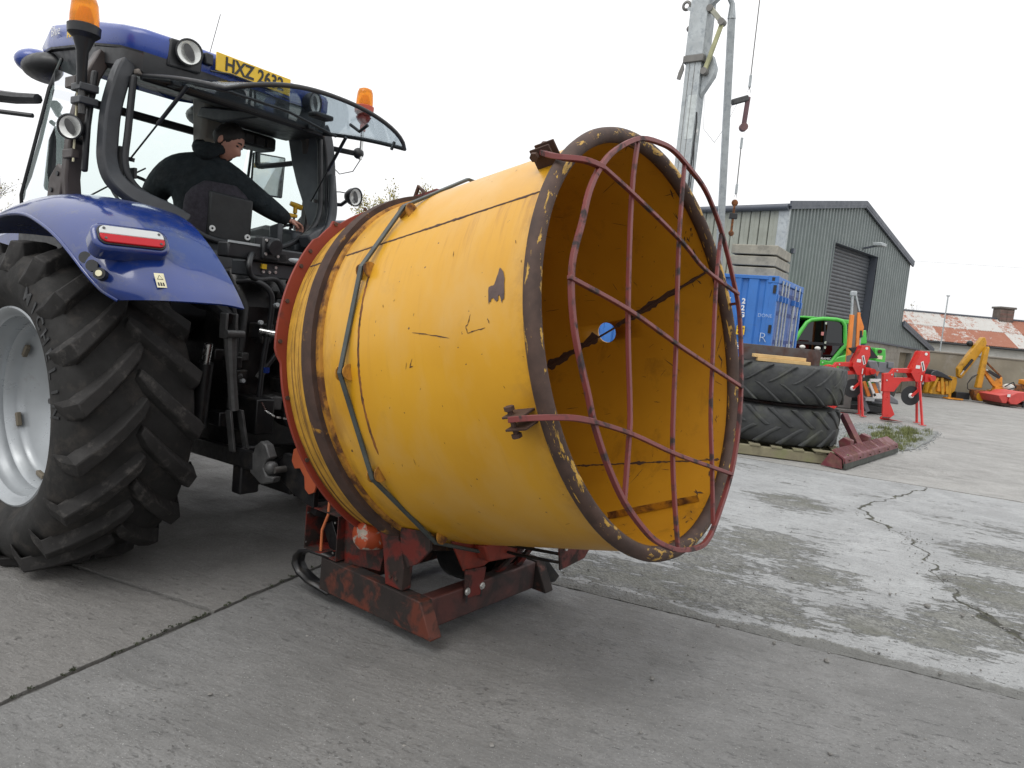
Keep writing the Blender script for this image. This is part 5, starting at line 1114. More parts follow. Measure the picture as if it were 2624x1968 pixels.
# ---- shipping container
CK = Vector((4.338, 12.70, 0)); CE_, CS = az(30.3), az(-59.7); HC = 2.563
ctn = thing('shipping_container', 'blue steel shipping container with white markings behind the stacked tyres', 'container', CK, 0)
def cpn(a, b, z, off=0): return CE_*a+CS*b+Vector((0,0,z))      # a across the door end, b along the side
Lc, Wc = 6.05, 2.44
# corrugated side (near), far side, front
def corr(P0, d, nrm, L, z0, z1, per=.278, dep=.036):
    mb = MB(); pr = []; n = int(L/per); per = L/n
    for i in range(n):
        o = i*per
        for f, k in ((0,0),(.26,0),(.36,1),(.64,1),(.74,0)): pr.append((o+f*per, -dep*k))
    pr.append((L, 0))
    mb.rings([[P0+d*s+nrm*t+Vector((0,0,z)) for s, t in pr] for z in (z0, z1)], False, False); return mb
corr(cpn(.0,.12,0)-CE_*.0, CS, -CE_, Lc-.24, .16, HC-.06).xf(lambda p: p-(-CE_)*.012).build('side_panel', mt['ctblue'], ctn, 20)
corr(cpn(Wc,.12,0), CS, CE_, Lc-.24, .16, HC-.06).build('side_panel', mt['ctblue'], ctn, 20)
corr(cpn(.1,Lc,0), CE_, CS, Wc-.2, .16, HC-.06).build('front_panel', mt['ctblue'], ctn, 20)
MB().add([cpn(.02,.02,HC-.03), cpn(Wc-.02,.02,HC-.03), cpn(Wc-.02,Lc-.02,HC-.03), cpn(.02,Lc-.02,HC-.03)], [(0,1,2,3)]).build('container_roof', mt['ctblue'], ctn, 0)
def cbar(name, a0,a1,b0,b1,z0,z1, mat=None, bev=.008):
    mb = MB(); mb.box(a0,a1,b0,b1,z0,z1); mb.xf(lambda p: cpn(p.x, p.y, p.z)); return mb.build(name, mat or mt['ctblue'], ctn, bevel=bev)
for a in (0, Wc-.12):
    for b in (0, Lc-.12): cbar('corner_post', a, a+.12, b, b+.12, .12, HC-.12)
for a in (0, Wc-.16):
    for b in (0, Lc-.17):
        for z in (0, HC-.118):
            c = cbar('corner_casting', a-.004, a+.164, b-.004, b+.174, z, z+.120)
            cbar('casting_hole', (a-.0065 if a < 1 else a+.162), (a-.0045 if a < 1 else a+.166), b+.06, b+.11, z+.035, z+.095, mt['ink'], 0)
for a in (0.002, Wc-.062): cbar('top_rail', a, a+.06, .17, Lc-.17, HC-.065, HC-.002); cbar('bottom_rail', a, a+.06, .17, Lc-.17, .0, .155)
cbar('door_header', .16, Wc-.16, .0, .08, HC-.10, HC-.004); cbar('door_sill', .16, Wc-.16, .0, .08, .02, .15)
doorm = plain('container_door_shade_blue', (.05,.12,.36), .55, 0, .15, 3, grime=(.16,.20,.36), gs=3, ga=(.45,.7))  # doors a darker blue: the shade on this end is put into the colour
for k, (a0, a1) in enumerate(((.125, 1.215), (1.225, 2.315))):
    dr = cbar('door', a0, a1, .035, .07, .155, HC-.105, doorm)
    for z in (.45,.95,1.45,1.95,2.3): 
        x = cbar('groove_shade_strip', a0+.06, a1-.06, .030, .036, z-.035, z+.035, plain('groove_shade_blue', (.02,.05,.20), .6), 0); x.parent = dr  # raised strip, nothing cut in: groove shade painted as darker blue
    for f in (.20, .46, .70) if k == 0 else (.30,.70):
        a = a0+(a1-a0)*f; r = MB().cyl(cpn(a,-.012,.08), cpn(a,-.012,HC-.05), .017, n=10).build('locking_rod', mt['galv'], dr)
        for z in (.3, 1.2, 2.2): q = MB(); q.box(a-.04,a+.04,-.035,.03,z-.05,z+.05); q.xf(lambda p: cpn(p.x,p.y,p.z)).build('rod_bracket', mt['ctblue'], dr)
    for z in (.5, 1.3, 2.2):
        q = MB(); aa = a0-.04 if k == 0 else a1+.04; q.box(aa-.05,aa+.05,-.02,.03,z-.06,z+.06); q.xf(lambda p: cpn(p.x,p.y,p.z)).build('door_hinge', mt['ctblue'], dr, bevel=.006)
def cside(name, txt, b, z, size, m=None, bold=.004): return text_part(name, txt, size, m or mt['white'], ctn, cpn(-.020, b, z)+CE_*-.0, -CS, (0,0,1), bold)
for i, ch in enumerate('22G1'): cside('container_character', ch, .535, 2.10-i*.118, .125)
for i, ch in enumerate('TLNU'): cside('container_character', ch, .80, 2.10-i*.118, .125)
mb = MB(); mb.box(-.018,-.014,.46,.60,1.52,1.675); mb.xf(lambda p: cpn(p.x,p.y,p.z)).build('height_label', mt['yplate'], ctn, 0)
for t_, z in (('2.6m', 1.635), ("8'6\"", 1.56)): text_part('height_label_text', t_, .06, mt['ink'], ctn, cpn(-.0195,.53,z), -CS, (0,0,1), .002)
mb = MB(); mb.box(-.018,-.014,.47,.62,1.27,1.38); mb.xf(lambda p: cpn(p.x,p.y,p.z)).build('data_panel', mt['white'], ctn, 0)
mb = MB(); mb.box(-.0195,-.0185,.485,.605,1.285,1.365); mb.xf(lambda p: cpn(p.x,p.y,p.z)).build('data_panel_field', mt['ctblue'], ctn, 0)
cside('data_panel_text', 'm3', .545, 1.325, .07); cside('data_panel_text', '7', .60, 1.22, .06)
chalk = plain('chalk', (.50,.58,.66), .95); cside('chalk_word', 'DONE', .15, 1.88, .085, chalk, -.002); cside('chalk_letter', 'R', .14, 1.50, .24, chalk, -.006)
for p in ((.04,2.34),(.04,1.66)):
    mb = MB(); mb.box(-.02,-.012,p[0]-.02,p[0]+.03,p[1]-.07,p[1]+.07); mb.xf(lambda q: cpn(q.x,q.y,q.z)).build('tie_ring', mt['ink'], ctn, 0)
for a, z, w, h_ in ((1.80,2.05,.28,.22),(1.95,1.75,.10,.14),(1.75,1.30,.40,.26),(.62,1.45,.07,.20)):
    mb = MB(); mb.box(a-w/2,a+w/2,.026,.029,z-h_/2,z+h_/2); mb.xf(lambda q: cpn(q.x,q.y,q.z)).build('door_label', plain('faded_label', (.42,.46,.58), .7), ctn, 0)

# ---- counterweight blocks on the container roof
for k in range(3):
    z0 = HC+.0+k*.195; c = CK+CE_*.95+CS*.55; w, l = .62-.0*k, .80
    t = thing('concrete_counterweight', ['grey concrete weight lowest of the stack on the blue container', 'stained concrete weight in the middle of the stack on the blue container', 'pale concrete weight topmost on the blue container below the hoist chain'][k], 'concrete block', (c.x, c.y, z0), radians(-30.3), 'concrete weights stacked on the container')
    MB().prism([(-w,-l/2),(w*.55,-l/2),(w,-l/2+.16),(w,l/2),(-w,l/2)], lambda p, z: Vector((p[1], p[0], z)), .0, .165).build('slab_body', mt['cwt'], t, bevel=.012)
    for s in (-.25, .25): MB().box(-.30,.30,s-.05,s+.05,.1655,.194).build('spacer', mt['cwt'], t, bevel=.004)
    if k < 2: MB().tube([V(-.41,.10,.10), V(-.47,.14,.06), V(-.48,.24,.03), V(-.42,.28,.06)], .010, 6).build('lifting_loop', mt['rust'], t)

# ---- crane: galvanised boom with folded jib links, prop and hoist line
cb = thing('loader_crane', 'tall galvanised crane boom with folded links rising behind the drum', 'crane', (2.52, 12.62, 0), radians(-36))
GV_ = mt['galv']
MB().box(-.135,.135,-.135,.135,.3,5.95).build('boom', GV_, cb, bevel=.012)
MB().box(-.155,.155,-.155,.155,5.95,9.2).build('upper_boom', GV_, cb, bevel=.012)
for x in (-.06,.03): MB().box(x-.004,x+.004,-.139,-.1355,.3,5.9).build('boom_weld_line', mt['mastgrey'], cb)
MB().box(-.45,.45,-.45,.45,0,.30).build('pedestal', GV_, cb, bevel=.03)
MB().box(-.175,.175,-.175,.175,5.84,5.95).build('boom_collar', mt['mastgrey'], cb, bevel=.01)
for s in (-1, 1): MB().prism([(-.18,5.86),(-.24,5.70),(-.26,5.60),(-.20,5.58),(-.15,5.75)], lambda p, y: Vector((p[0], y, p[1])), s*.14-.012, s*.14+.012).build('collar_lug', mt['mastgrey'], cb)
MB().prism([(.136,5.30),(.34,5.62),(.36,5.75),(.28,5.95),(.136,6.0)], lambda p, y: Vector((p[0], y, p[1])), -.06, .06).build('link_bracket', GV_, cb, bevel=.01)
MB().bar(V(.20,-.12,5.68), V(.40,-.10,6.42), .05, .07).build('link_arm', plain('yellow_grease_steel', (.36,.36,.20), .5), cb, bevel=.01)
MB().bar(V(.40,-.10,6.42), V(.17,-.12,6.68), .07, .08).build('link_arm', plain('dull_steel', (.30,.30,.24), .5), cb, bevel=.01)
for p in ((.20,5.68),(.40,6.42),(.18,6.66)): MB().cyl(V(p[0],-.17,p[1]), V(p[0],-.05,p[1]), .055, n=14).build('link_pivot', mt['mastgrey'], cb)
MB().lathe([(.05,-.02),(.085,0),(.05,.02),(.035,0)], V(-.25,-.10,6.78), V(0,1,.1), 18, closedprof=True).build('eye_ring', mt['mastgrey'], cb); MB().bar(V(-.155,-.10,6.70), V(-.22,-.10,6.74), .03, .05).build('eye_stalk', GV_, cb)
MB().ball(V(-.18,-.05,6.42), .05).build('boom_stop', mt['mastgrey'], cb)
MB().prism([(.15,6.75),(.40,6.95),(.47,7.1),(.30,7.3),(.15,7.2)], lambda p, y: Vector((p[0], y, p[1])), -.05, .05).build('jib_knuckle', GV_, cb, bevel=.01)
MB().tube([V(.14,-.10,5.05), V(.16,-.10,4.9), V(.15,-.11,3.5), V(.13,-.12,2.2)], .012, 6).build('boom_hose', B, cb); MB().tube([V(.15,-.08,4.6), V(.18,-.08,4.2), V(.15,-.09,3.2)], .008, 6).build('boom_hose', B, cb)
MB().box(-.02,.13,-.1375,-.1362,4.62,5.32).build('boom_sticker', plain('pale_sticker', (.50,.54,.54), .5, 0, .2, 12), cb, 0)
MB().box(.1362,.1375,-.11,.08,4.60,4.92).build('logo_plate', plain('logo_grey', (.33,.36,.36), .5), cb, 0); text_part('boom_logo', 'M', .16, mt['white'], cb, (.1380,-.01,4.76), (0,1,0), (0,0,1), .004)
pr = thing('galvanised_prop', 'thin galvanised square post leaning up to the crane boom', 'post', (3.36, 13.20, 0), 0)
pb, pt = V(.10,.10,2.566), V(-.37,-.62,6.60)
MB().tube([pb, pt], .075, 4, rot=pi/4).build('post_tube', GV_, pr, 20, bevel=.006); MB().tube([pt, pt+V(-.02,-.02,.22), pt+V(-.15,-.05,.42), pt+V(-.32,-.02,.48)], [.07,.045,.05,.06], 8).build('post_head', GV_, pr)
hl = thing('hoist_line', 'wire hoist line with hook block and rusty chain hanging above the concrete weights', 'hoist', (3.62, 13.3, 3.13), 0)
wr_ = mt['mastgrey']; rc = mt['rusto']
MB().cyl(V(-.03,0,6.4), V(-.01,0,2.66), .010, n=6).build('wire', wr_, hl); MB().cyl(V(-.01,0,2.86), V(-.01,0,2.66), .025, n=8).build('ferrule', GV_, hl)
MB().tube([V(-.01,0,2.66), V(-.06,0,2.52), V(-.01,0,2.44), V(.04,0,2.52)], .017, 6, closed=True).build('wire_thimble', wr_, hl)
MB().bar(V(-.01,0,2.48), V(-.30,-.05,2.36), .09, .10).build('limit_weight', mt['greym'], hl, bevel=.02); MB().bar(V(-.01,0,2.50), V(-.03,0,2.0), .06, .08).build('swivel_bar', plain('maroon_swivel', (.13,.07,.08), .6), hl, bevel=.015)
MB().cyl(V(-.03,-.05,1.98), V(-.03,.05,1.98), .07, n=14).build('swivel_pin', plain('maroon_swivel2', (.15,.08,.08), .6), hl)
MB().tube([V(-.03,0,2.0), V(-.07,0,1.85), V(-.03,0,1.78), V(.01,0,1.85)], .017, 6, closed=True).build('wire_thimble', wr_, hl); MB().cyl(V(-.03,0,1.80), V(-.03,0,1.62), .024, n=8).build('ferrule', GV_, hl)
MB().cyl(V(-.03,0,1.64), V(-.02,0,.98), .010, n=6).build('wire', wr_, hl); MB().cyl(V(-.02,0,1.0), V(-.02,0,.84), .024, n=8).build('ferrule', GV_, hl)
MB().tube([V(-.02,0,.86), V(-.06,0,.72), V(-.02,0,.66), V(.02,0,.72)], .017, 6, closed=True).build('wire_thimble', wr_, hl); MB().ball(V(-.02,0,.68), .06, sc=(1,.5,1)).build('shackle', rc, hl)
MB().cyl(V(-.02,0,.66), V(-.02,0,.16), .020, n=8).build('turnbuckle', rc, hl); MB().box(-.09,.05,-.03,.03,.40,.50).build('turnbuckle_body', B, hl, bevel=.01)
MB().ball(V(-.02,0,.15), .05, sc=(1,.5,1)).build('shackle', rc, hl); MB().tube([V(-.02,0,.16), V(-.07,0,.05), V(-.02,0,-.02), V(.03,0,.05)], .012, 6, closed=True).build('lifting_ring', rc, hl)
for p in ((-.29,2.34),(-.20,2.36)): MB().tube([V(p[0],-.05,p[1]), V(-.4,-.2,1.9), V(-.62,-.5,1.55), V(-.85,-.62,1.72), V(-.92,-.62,2.4)], .004, 4).build('trip_wire', wr_, hl)

# ---- steel shed
SK = Vector((6.511, 19.0, 0)); SG, SS = az(44.5), az(-45.5)
shd = thing('farm_shed', 'large grey-green corrugated steel shed with a roller door and lean-to', 'shed', SK, 0)
def sp_(g, s, z): return SG*g+SS*s+Vector((0,0,z))
GW, AP, EAV, APZ, REZ = 9.55, 4.75, 4.86, 5.66, 4.50
def roofz(g): return EAV+(APZ-EAV)*g/AP if g < AP else APZ+(REZ-APZ)*(g-AP)/(GW-AP)
LW, LZ1, LZ0 = 13.15, 2.46, 1.66
def leanz(g): return LZ1+(LZ0-LZ1)*(g-GW)/(LW-GW)
D0, D1, DZ = 3.05, 6.45, 4.36
CB = lambda g: 1.74-.022*(g-6.5)
def zt(g): return roofz(g)-.03 if g < GW else leanz(g)-.03
# gable cladding in sheets, each sheet a child with real corrugation
def sheet(g0, g1, zb, zt_, per=.20, dep=.035):
    mb = MB(); n = max(1, round((g1-g0)/per)); p = (g1-g0)/n; A, Bq = [], []
    for i in range(n):
        for f, k in ((0,0),(.30,0),(.42,1),(.80,1),(.92,0)):
            g = g0+(i+f)*p; A.append((g, k))
    A.append((g1, 0))
    rows = [[sp_(g, -dep*(1-k), zb(g)) for g, k in A], [sp_(g, -dep*(1-k), zt_(g)) for g, k in A]]
    mb.rings(rows, False, False); return mb.build('cladding_sheet', mt['clad'], shd, 20)
def segs(a, b, w=1.0):
    n = max(1, round((b-a)/w)); return [(a+(b-a)*i/n, a+(b-a)*(i+1)/n) for i in range(n)]
for a, b in segs(.03, D0): sheet(a, b, lambda g: 1.2, zt)
for a, b in segs(D0, AP): sheet(a, b, lambda g: DZ, zt)
for a, b in segs(AP, D1): sheet(a, b, lambda g: DZ, zt)
for a, b in segs(D1, GW): sheet(a, b, CB, zt)
for a, b in segs(GW, LW): sheet(a, b, CB, zt)
def sbox(name, g0,g1,s0,s1,z0,z1, mat, parent=None, bev=0):
    mb = MB(); mb.box(g0,g1,s0,s1,z0,z1); mb.xf(lambda p: sp_(p.x,p.y,p.z)); return mb.build(name, mat, parent or shd, bevel=bev)
sbox('plinth_wall', .02, D0-.05, .02, .22, 0, 1.2, mt['block'])
WD0, WD1, WDZ = 9.95, 11.25, 1.46
sbox('plinth_wall', D1+.02, WD0, .02, .22, 0, 1.80, mt['block']); sbox('plinth_wall', WD1, LW-.02, .02, .22, 0, 1.62, mt['block']); sbox('door_lintel', WD0, WD1, .02, .22, WDZ, 1.68, mt['block'])
sbox('side_door', WD0+.42, WD1, .20, .24, 0, WDZ, plain('shabby_door', (.20,.17,.12), .8)); sbox('door_interior', WD0, WD1, .9, .95, 0, WDZ, mt['black'])
# blockwork courses picked out on the plinth right of the roller door
for r in range(7):
    for k in range(8):
        g0 = D1+.03+k*.455-(r % 2)*.22; g1 = g0+.44; z0 = .02+r*.235
        g0 = max(g0, D1+.03); g1 = min(g1, WD0-.01)
        if g1-g0 > .08: sbox('block', g0, g1, .012, .03, z0, z0+.222, mt['block'])
# roller door, recessed
rd = sbox('roller_door', D0+.05, D1-.05, .24, .26, 0, DZ, mt['rollerm'])
for i in range(int(DZ/.105)):
    z = i*.105+.05; mb = MB(); mb.tube([sp_(D0+.06,.22,z), sp_(D1-.06,.22,z)], .056, 8, flat=(.55,1)); mb.build('roller_slat', mt['rollerm'], rd, 60)
sbox('door_reveal', D0-.06, D0+.02, -.01, .24, 0, DZ+.06, mt['trim']); sbox('door_reveal', D1-.02, D1+.06, -.01, .24, 0, DZ+.06, mt['trim']); sbox('door_header', D0+.02, D1-.02, -.01, .24, DZ, DZ+.08, mt['trim'])
# side wall (faces the yard): sheets with daylight put into their paler colour, dark joints, corner flashing, gutter, roof
for i in range(80):
    s0 = .22+i*.262; mb = MB(); pr_ = [(s0,0),(s0+.012,.03),(s0+.11,.03),(s0+.125,.040),(s0+.14,.03),(s0+.235,.03),(s0+.247,0)]
    mb.rings([[sp_(-d, s, z) for s, d in pr_] for z in (1.0, EAV-.12)], False, False); mb.build('side_sheet', mt['cladlit'], shd, 20)
sbox('side_backing', .04, .10, .1, 21.3, 0, EAV-.1, mt['black']); sbox('side_plinth', -.02, .04, .2, 21.3, 0, 1.0, mt['block'])
sbox('corner_flashing', -.05, .03, -.05, .22, .6, EAV-.04, mt['galv'])
mb = MB(); mb.tube([sp_(-.10,-.05,EAV-.05), sp_(-.10,21.4,EAV-.05)], .10, 10, flat=(1,.8)); mb.build('gutter', mt['trim'], shd, 60)
def roofpl(g0, g1, z0, z1, name): 
    mb = MB(); mb.add([sp_(g0,-.12,z0), sp_(g1,-.12,z1), sp_(g1,21.4,z1), sp_(g0,21.4,z0), sp_(g0,-.12,z0+.06), sp_(g1,-.12,z1+.06), sp_(g1,21.4,z1+.06), sp_(g0,21.4,z0+.06)], [(0,1,2,3),(7,6,5,4),(0,4,5,1),(1,5,6,2),(2,6,7,3),(3,7,4,0)]); return mb.build(name, mt['trim'], shd, 0)
roofpl(-.14, AP, EAV-.03, APZ, 'roof_slope'); roofpl(AP, GW+.12, APZ, REZ-.03, 'roof_slope'); roofpl(GW, LW+.25, LZ1, LZ0-.05, 'lean_to_roof')
def barge(g0, z0, g1, z1): MB().bar(sp_(g0,-.09,z0-.06), sp_(g1,-.09,z1-.06), .05, .20).build('barge_board', mt['trim'], shd)
barge(-.1, EAV+.06, AP, APZ+.10); barge(AP, APZ+.10, GW+.12, REZ+.07); barge(GW, LZ1+.06, LW+.25, LZ0+.02)
MB().bar(sp_(D1,-.02,CB(D1)), sp_(LW,-.02,CB(LW)), .06, .05).build('drip_flashing', mt['trim'], shd)
sbox('gable_side_wall', GW-.06, GW, -.02, 21, 1.6, REZ-.05, mt['clad']); sbox('lean_to_end_wall', LW-.2, LW, .23, 21, 0, 1.6, mt['block'])
fld = sbox('floodlight', 4.95, 5.35, -.62, -.34, 4.52, 4.62, mt['galv'], bev=.02); MB().bar(sp_(5.15,-.03,4.46), sp_(5.15,-.40,4.54), .05, .05).build('floodlight_arm', mt['trim'], fld)
sbox('door_sensor', .35, .47, -.10, -.03, 3.72, 3.84, mt['trim'])

# ---- yard wall and old cottage with rusty tin roof
wl = thing('yard_wall', 'rendered boundary wall with pale patches behind the yellow hedge cutter', 'wall', (16.5, 27.35, 0), radians(-4))
MB().box(-2.2,14,.0,.25,0,1.575).build('wall_body', mt['render'], wl, bevel=.01); MB().box(-2.2,14,-.03,.28,1.575,1.63).build('coping', mt['block'], wl, bevel=.01)
ct = thing('old_cottage', 'long low whitewashed building with rusty corrugated roof and brick chimney', 'cottage', (17.2, 32.0, 0), radians(-3))
MB().box(-6,14,.0,4.2,0,2.06).build('cottage_wall', mt['whitewash'], ct)
rustroof = None
N = NT('rusty_tin_roof'); pk = N.ramp(N.noise(2.6, 10, .72, N.mapping((1,1,.6))), .44, .54)
oi = N.n('ShaderNodeObjectInfo').outputs['Random']
k2 = N.math('ADD', N.math('MULTIPLY', N.ramp(N.noise(4.5, 12, .8, None, .2), .38, .64), .9), N.math('MULTIPLY', N.math('SUBTRACT', oi, .5), .9), True); k2 = N.ramp(k2, .22, .50)
N.l(N.mix(k2, N.mix(N.noise(6, 5), (.42,.41,.39), (.52,.51,.49)), N.mix(N.noise(5, 6), (.27,.105,.065), (.36,.17,.115))), N.b.inputs['Base Color']); N.set(Roughness=.8); rustroof = N.m
rnd = random.Random(31); RT0, RT1 = (-.30, 2.06), (2.15, 3.34)
for i in range(26):
    for j in range(2):
        x0 = -6+i*.77; f0, f1 = j*.5, (j+1)*.5
        mb = MB(); n = 11; y_ = lambda f: RT0[0]+(RT1[0]-RT0[0])*f; z_ = lambda f: RT0[1]+(RT1[1]-RT0[1])*f
        pr_ = [(x0+.77*q/22, .016*cos(2*pi*q/2)) for q in range(23)]
        mb.rings([[Vector((x, y_(f)-d*.4, z_(f)+d+(.012 if j else 0)+.03)) for x, d in pr_] for f in (f0, f1+.02)], False, False); mb.build('roof_sheet', rustroof, ct, 60)
MB().prism([(RT1[0],RT1[1]),(RT1[0]+2.4,2.05),(RT0[0],RT0[1])], lambda p, x: Vector((x, p[0], p[1]-.02)), -6, 14).build('roof_core', mt['black'], ct)
MB().box(-6,13.8,2.05,2.25,3.35,3.42).build('ridge_cap', mt['trim'], ct); MB().tube([V(-6,-.36,2.02), V(13.8,-.36,2.02)], .04, 8).build('gutter', mt['black'], ct)
chm = MB(); chm.box(4.30,4.92,1.9,2.5,3.0,3.84); chm = chm.build('chimney', plain('chimney_brick', (.12,.095,.08), .9, 0, .3, 6, bump=.4, bs=20), ct, bevel=.02); MB().box(4.25,4.97,1.85,2.55,3.84,3.93).build('chimney_cap', plain('chimney_cap', (.11,.10,.09), .9, 0, .3, 6), chm, bevel=.01)
for i in range(11):
    for j in range(2): MB().box(4.31+.30*j+(i % 2)*.0, 4.59+.31*j, 1.885, 1.9, 3.05+i*.066, 3.108+i*.066).build('brick', plain('brick_%d' % (i % 3), (.13+.02*(i % 3),.10,.085), .9), chm)
MB().box(9.2,12,-.02,.03,0,1.55).build('dark_opening', mt['black'], ct)
pol = thing('thin_pole', 'thin grey metal pole standing in front of the rusty roof', 'pole', (17.75, 31.2, 0), 0); MB().cyl(V(0,0,0), V(0,0,3.95), .025, n=8).build('pole_shaft', mt['galv'], pol); MB().box(-.06,.06,-.03,.03,3.95,4.0).build('pole_cap', mt['galv'], pol)
tag(MB().tube([V(-10,60,9.5), V(20,58,8.2), V(40,56,8.6), V(60,54,9.5)], .006, 4).build('overhead_wire', mt['mastgrey'], None), 'faint overhead wire crossing the pale sky above the cottage', 'wire')

# ---- stacked tyres on a pallet
TY = (3.62, 10.15)
def old_tyre(z0, R, H, seed, label, tilt=0):
    t = thing('worn_farm_tyre', label, 'tyre', (TY[0], TY[1], z0), seed*.3, 'old tractor tyres stacked on a pallet'); t.rotation_euler[1] = tilt
    h = H/2; rc = R-.022
    prof = [(R*.58, h*.78),(R*.62, h*.95),(R*.74, h*1.0),(R*.88, h*.97),(rc-.03, h*.86),(rc, h*.5),(rc+.005, 0)]; full = prof+[(r,-y) for r, y in prof[-2::-1]]+[(R*.53,-h*.6),(R*.53,h*.6)]
    MB().lathe(full, V(0,0,h), V(0,0,1), 96, closedprof=True).build('carcass', mt['oldrubber'], t, 50)
    mb = MB(); nl = 18
    for k in range(nl):
        for sg in (-1, 1):
            pc = k*2*pi/nl+(pi/nl if sg > 0 else 0); rows = []
            for q in (0,.3,.65,1.0,1.1):
                y = sg*h*(.02+.90*min(q,1)); ph = pc-.34*min(q,1)**.9*(1 if seed % 2 else -1); top = R-.012*q if q <= 1 else rc-.05; base = rc-.03 if q <= 1 else rc-.10
                rows.append([V(rr*cos(ph+w), rr*sin(ph+w), h+y+sg*(w*.15)) for rr, w in ((base,-.055),(top,-.035),(top,.035),(base,.055))])
            mb.rings(rows)
    mb.build('tread_lugs', mt['oldrubber'], t, 60, bevel=.014); return t
old_tyre(.155, .86, .50, 1, 'lower old black tractor tyre lying flat on the wooden pallet'); old_tyre(.70, .88, .50, 2, 'upper old black tractor tyre resting on the lower tyre')
tg = thing('tyre_spacer', 'dark wheel centre lying between the two stacked tractor tyres', 'wheel rim', (TY[0], TY[1], .655), 0)
MB().lathe([(.30,0),(.62,0),(.64,.022),(.60,.044),(.30,.044)], V(0,0,0), V(0,0,1), 40, closedprof=True).build('rim_disc', mt['plate'], tg)
tg['label'] = 'dark flat ring packing the gap between the two stacked tractor tyres'
pal = thing('wooden_pallet', 'weathered wooden pallet under the stacked tractor tyres', 'pallet', (3.55, 9.95, 0), radians(-12))
for y in (-.62, 0, .62): MB().box(-.85,.85,y-.05,y+.05,.004,.125).build('bearer', mt['oldwood'], pal, bevel=.005)
for i in range(7): MB().box(-.85+i*.265,-.85+i*.265+.13,-.68,.68,.1255,.150).build('deck_board', mt['oldwood'], pal, bevel=.003)
MB().box(.45,.86,-.70,-.55,.1505,.165).build('loose_board', mt['oldwood'], pal, bevel=.003)
pl_ = thing('steel_plate', 'rusty steel channel standing on edge on top of the tyre stack', 'steel channel', (3.47, 9.75, 1.203), radians(-1))
MB().box(-.53,.53,-.012,.012,0,.205).build('web', mt['plate'], pl_, bevel=.003); MB().box(-.53,.53,.0125,.14,0,.014).build('flange', mt['plate'], pl_); MB().box(-.53,.53,.0125,.14,.190,.2045).build('flange', mt['plate'], pl_)
for x in (.30,.50): MB().ball(V(x,.06,.23), .032, sc=(1.2,1,.8)).build('stone', mt['whitewash'], pl_)
for k, (x, y, z, l, rz, lb) in enumerate(((3.47,9.60,1.203,.68,-1,'lower pale timber batten lying on the upper tyre before the channel'),(3.42,9.63,1.248,.68,1,'upper pale timber batten resting on the lower batten'))):
    tb = MB(); tb.box(-l/2,l/2,-.045,.045,0,.043); tb = tb.build('timber_batten', mt['wood'], None, bevel=.003, label=lb, cat='timber', group='timber battens on the tyres'); tb.location = (x,y,z); tb.rotation_euler[2] = radians(rz)

# ---- yard scraper lying by the pallet
A0, A1 = Vector((4.14, 8.90, 0)), Vector((5.80, 10.88, 0)); dS = (A1-A0).normalized(); L_ = (A1-A0).length; nS = Vector((-dS.y, dS.x, 0))
scx = thing('yard_scraper', 'maroon tractor yard scraper lying on the concrete with rubber blade', 'scraper', A0, atan2(dS.y, dS.x))
MB().prism([(.0,.006),(.022,.0),(.035,.10),(.012,.105)], lambda p, x: Vector((x, p[0], p[1])), 0, L_).build('rubber_blade', plain('muddy_rubber', (.045,.05,.042), .8, 0, .3, 6), scx, bevel=.004)
MB().prism([(.006,.075),(.038,.07),(.05,.135),(.02,.14)], lambda p, x: Vector((x, p[0], p[1])), 0, L_).build('clamp_strip', mt['maroon'], scx, bevel=.003)
MB().prism([(.036,.115),(.052,.125),(.19,.205),(.18,.222),(.03,.142)], lambda p, x: Vector((x, p[0], p[1])), .003, L_-.003).build('scraper_plate', mt['maroon'], scx, bevel=.003)
MB().prism([(.04,.004),(.30,.004),(.20,.19),(.06,.12)], lambda p, x: Vector((x, p[0], p[1])), .003, .014).build('end_cheek', mt['maroon'], scx)
for i in range(64):
    x = .04+i*(L_-.08)/63
    if (i % 21) not in (19, 20) and i < 50: MB().bar(V(x,.05,.150), V(x,.178,.225), .016, .010).build('rib', mt['maroon'], scx)
for i in range(6): MB().cyl(V(.15+i*(L_-.3)/5,.008,.108), V(.15+i*(L_-.3)/5,-.004,.106), .012, n=6).build('bolt', mt['rust'], scx)
ar = Matrix.Rotation(-atan2(dS.y, dS.x), 3, 'Z')
MB().bar(V(L_*.44,.16,.15), ar @ (Vector((4.66,10.3,.54))-A0), .085, .085).build('scraper_arm', mt['maroon'], scx, bevel=.005)
for x in (L_*.30, L_*.62): MB().prism([(.17,.16),(.30,.16),(.33,.25),(.27,.31),(.17,.28)], lambda p, xx: Vector((xx, p[0], p[1])), x-.07, x+.07).build('hitch_box', mt['maroon'], scx, bevel=.008)
for x in (L_*.3, L_*.7): MB().bar(V(x,.18,.18), V(x,.42,.02), .04, .04).build('scraper_strut', mt['maroon'], scx)
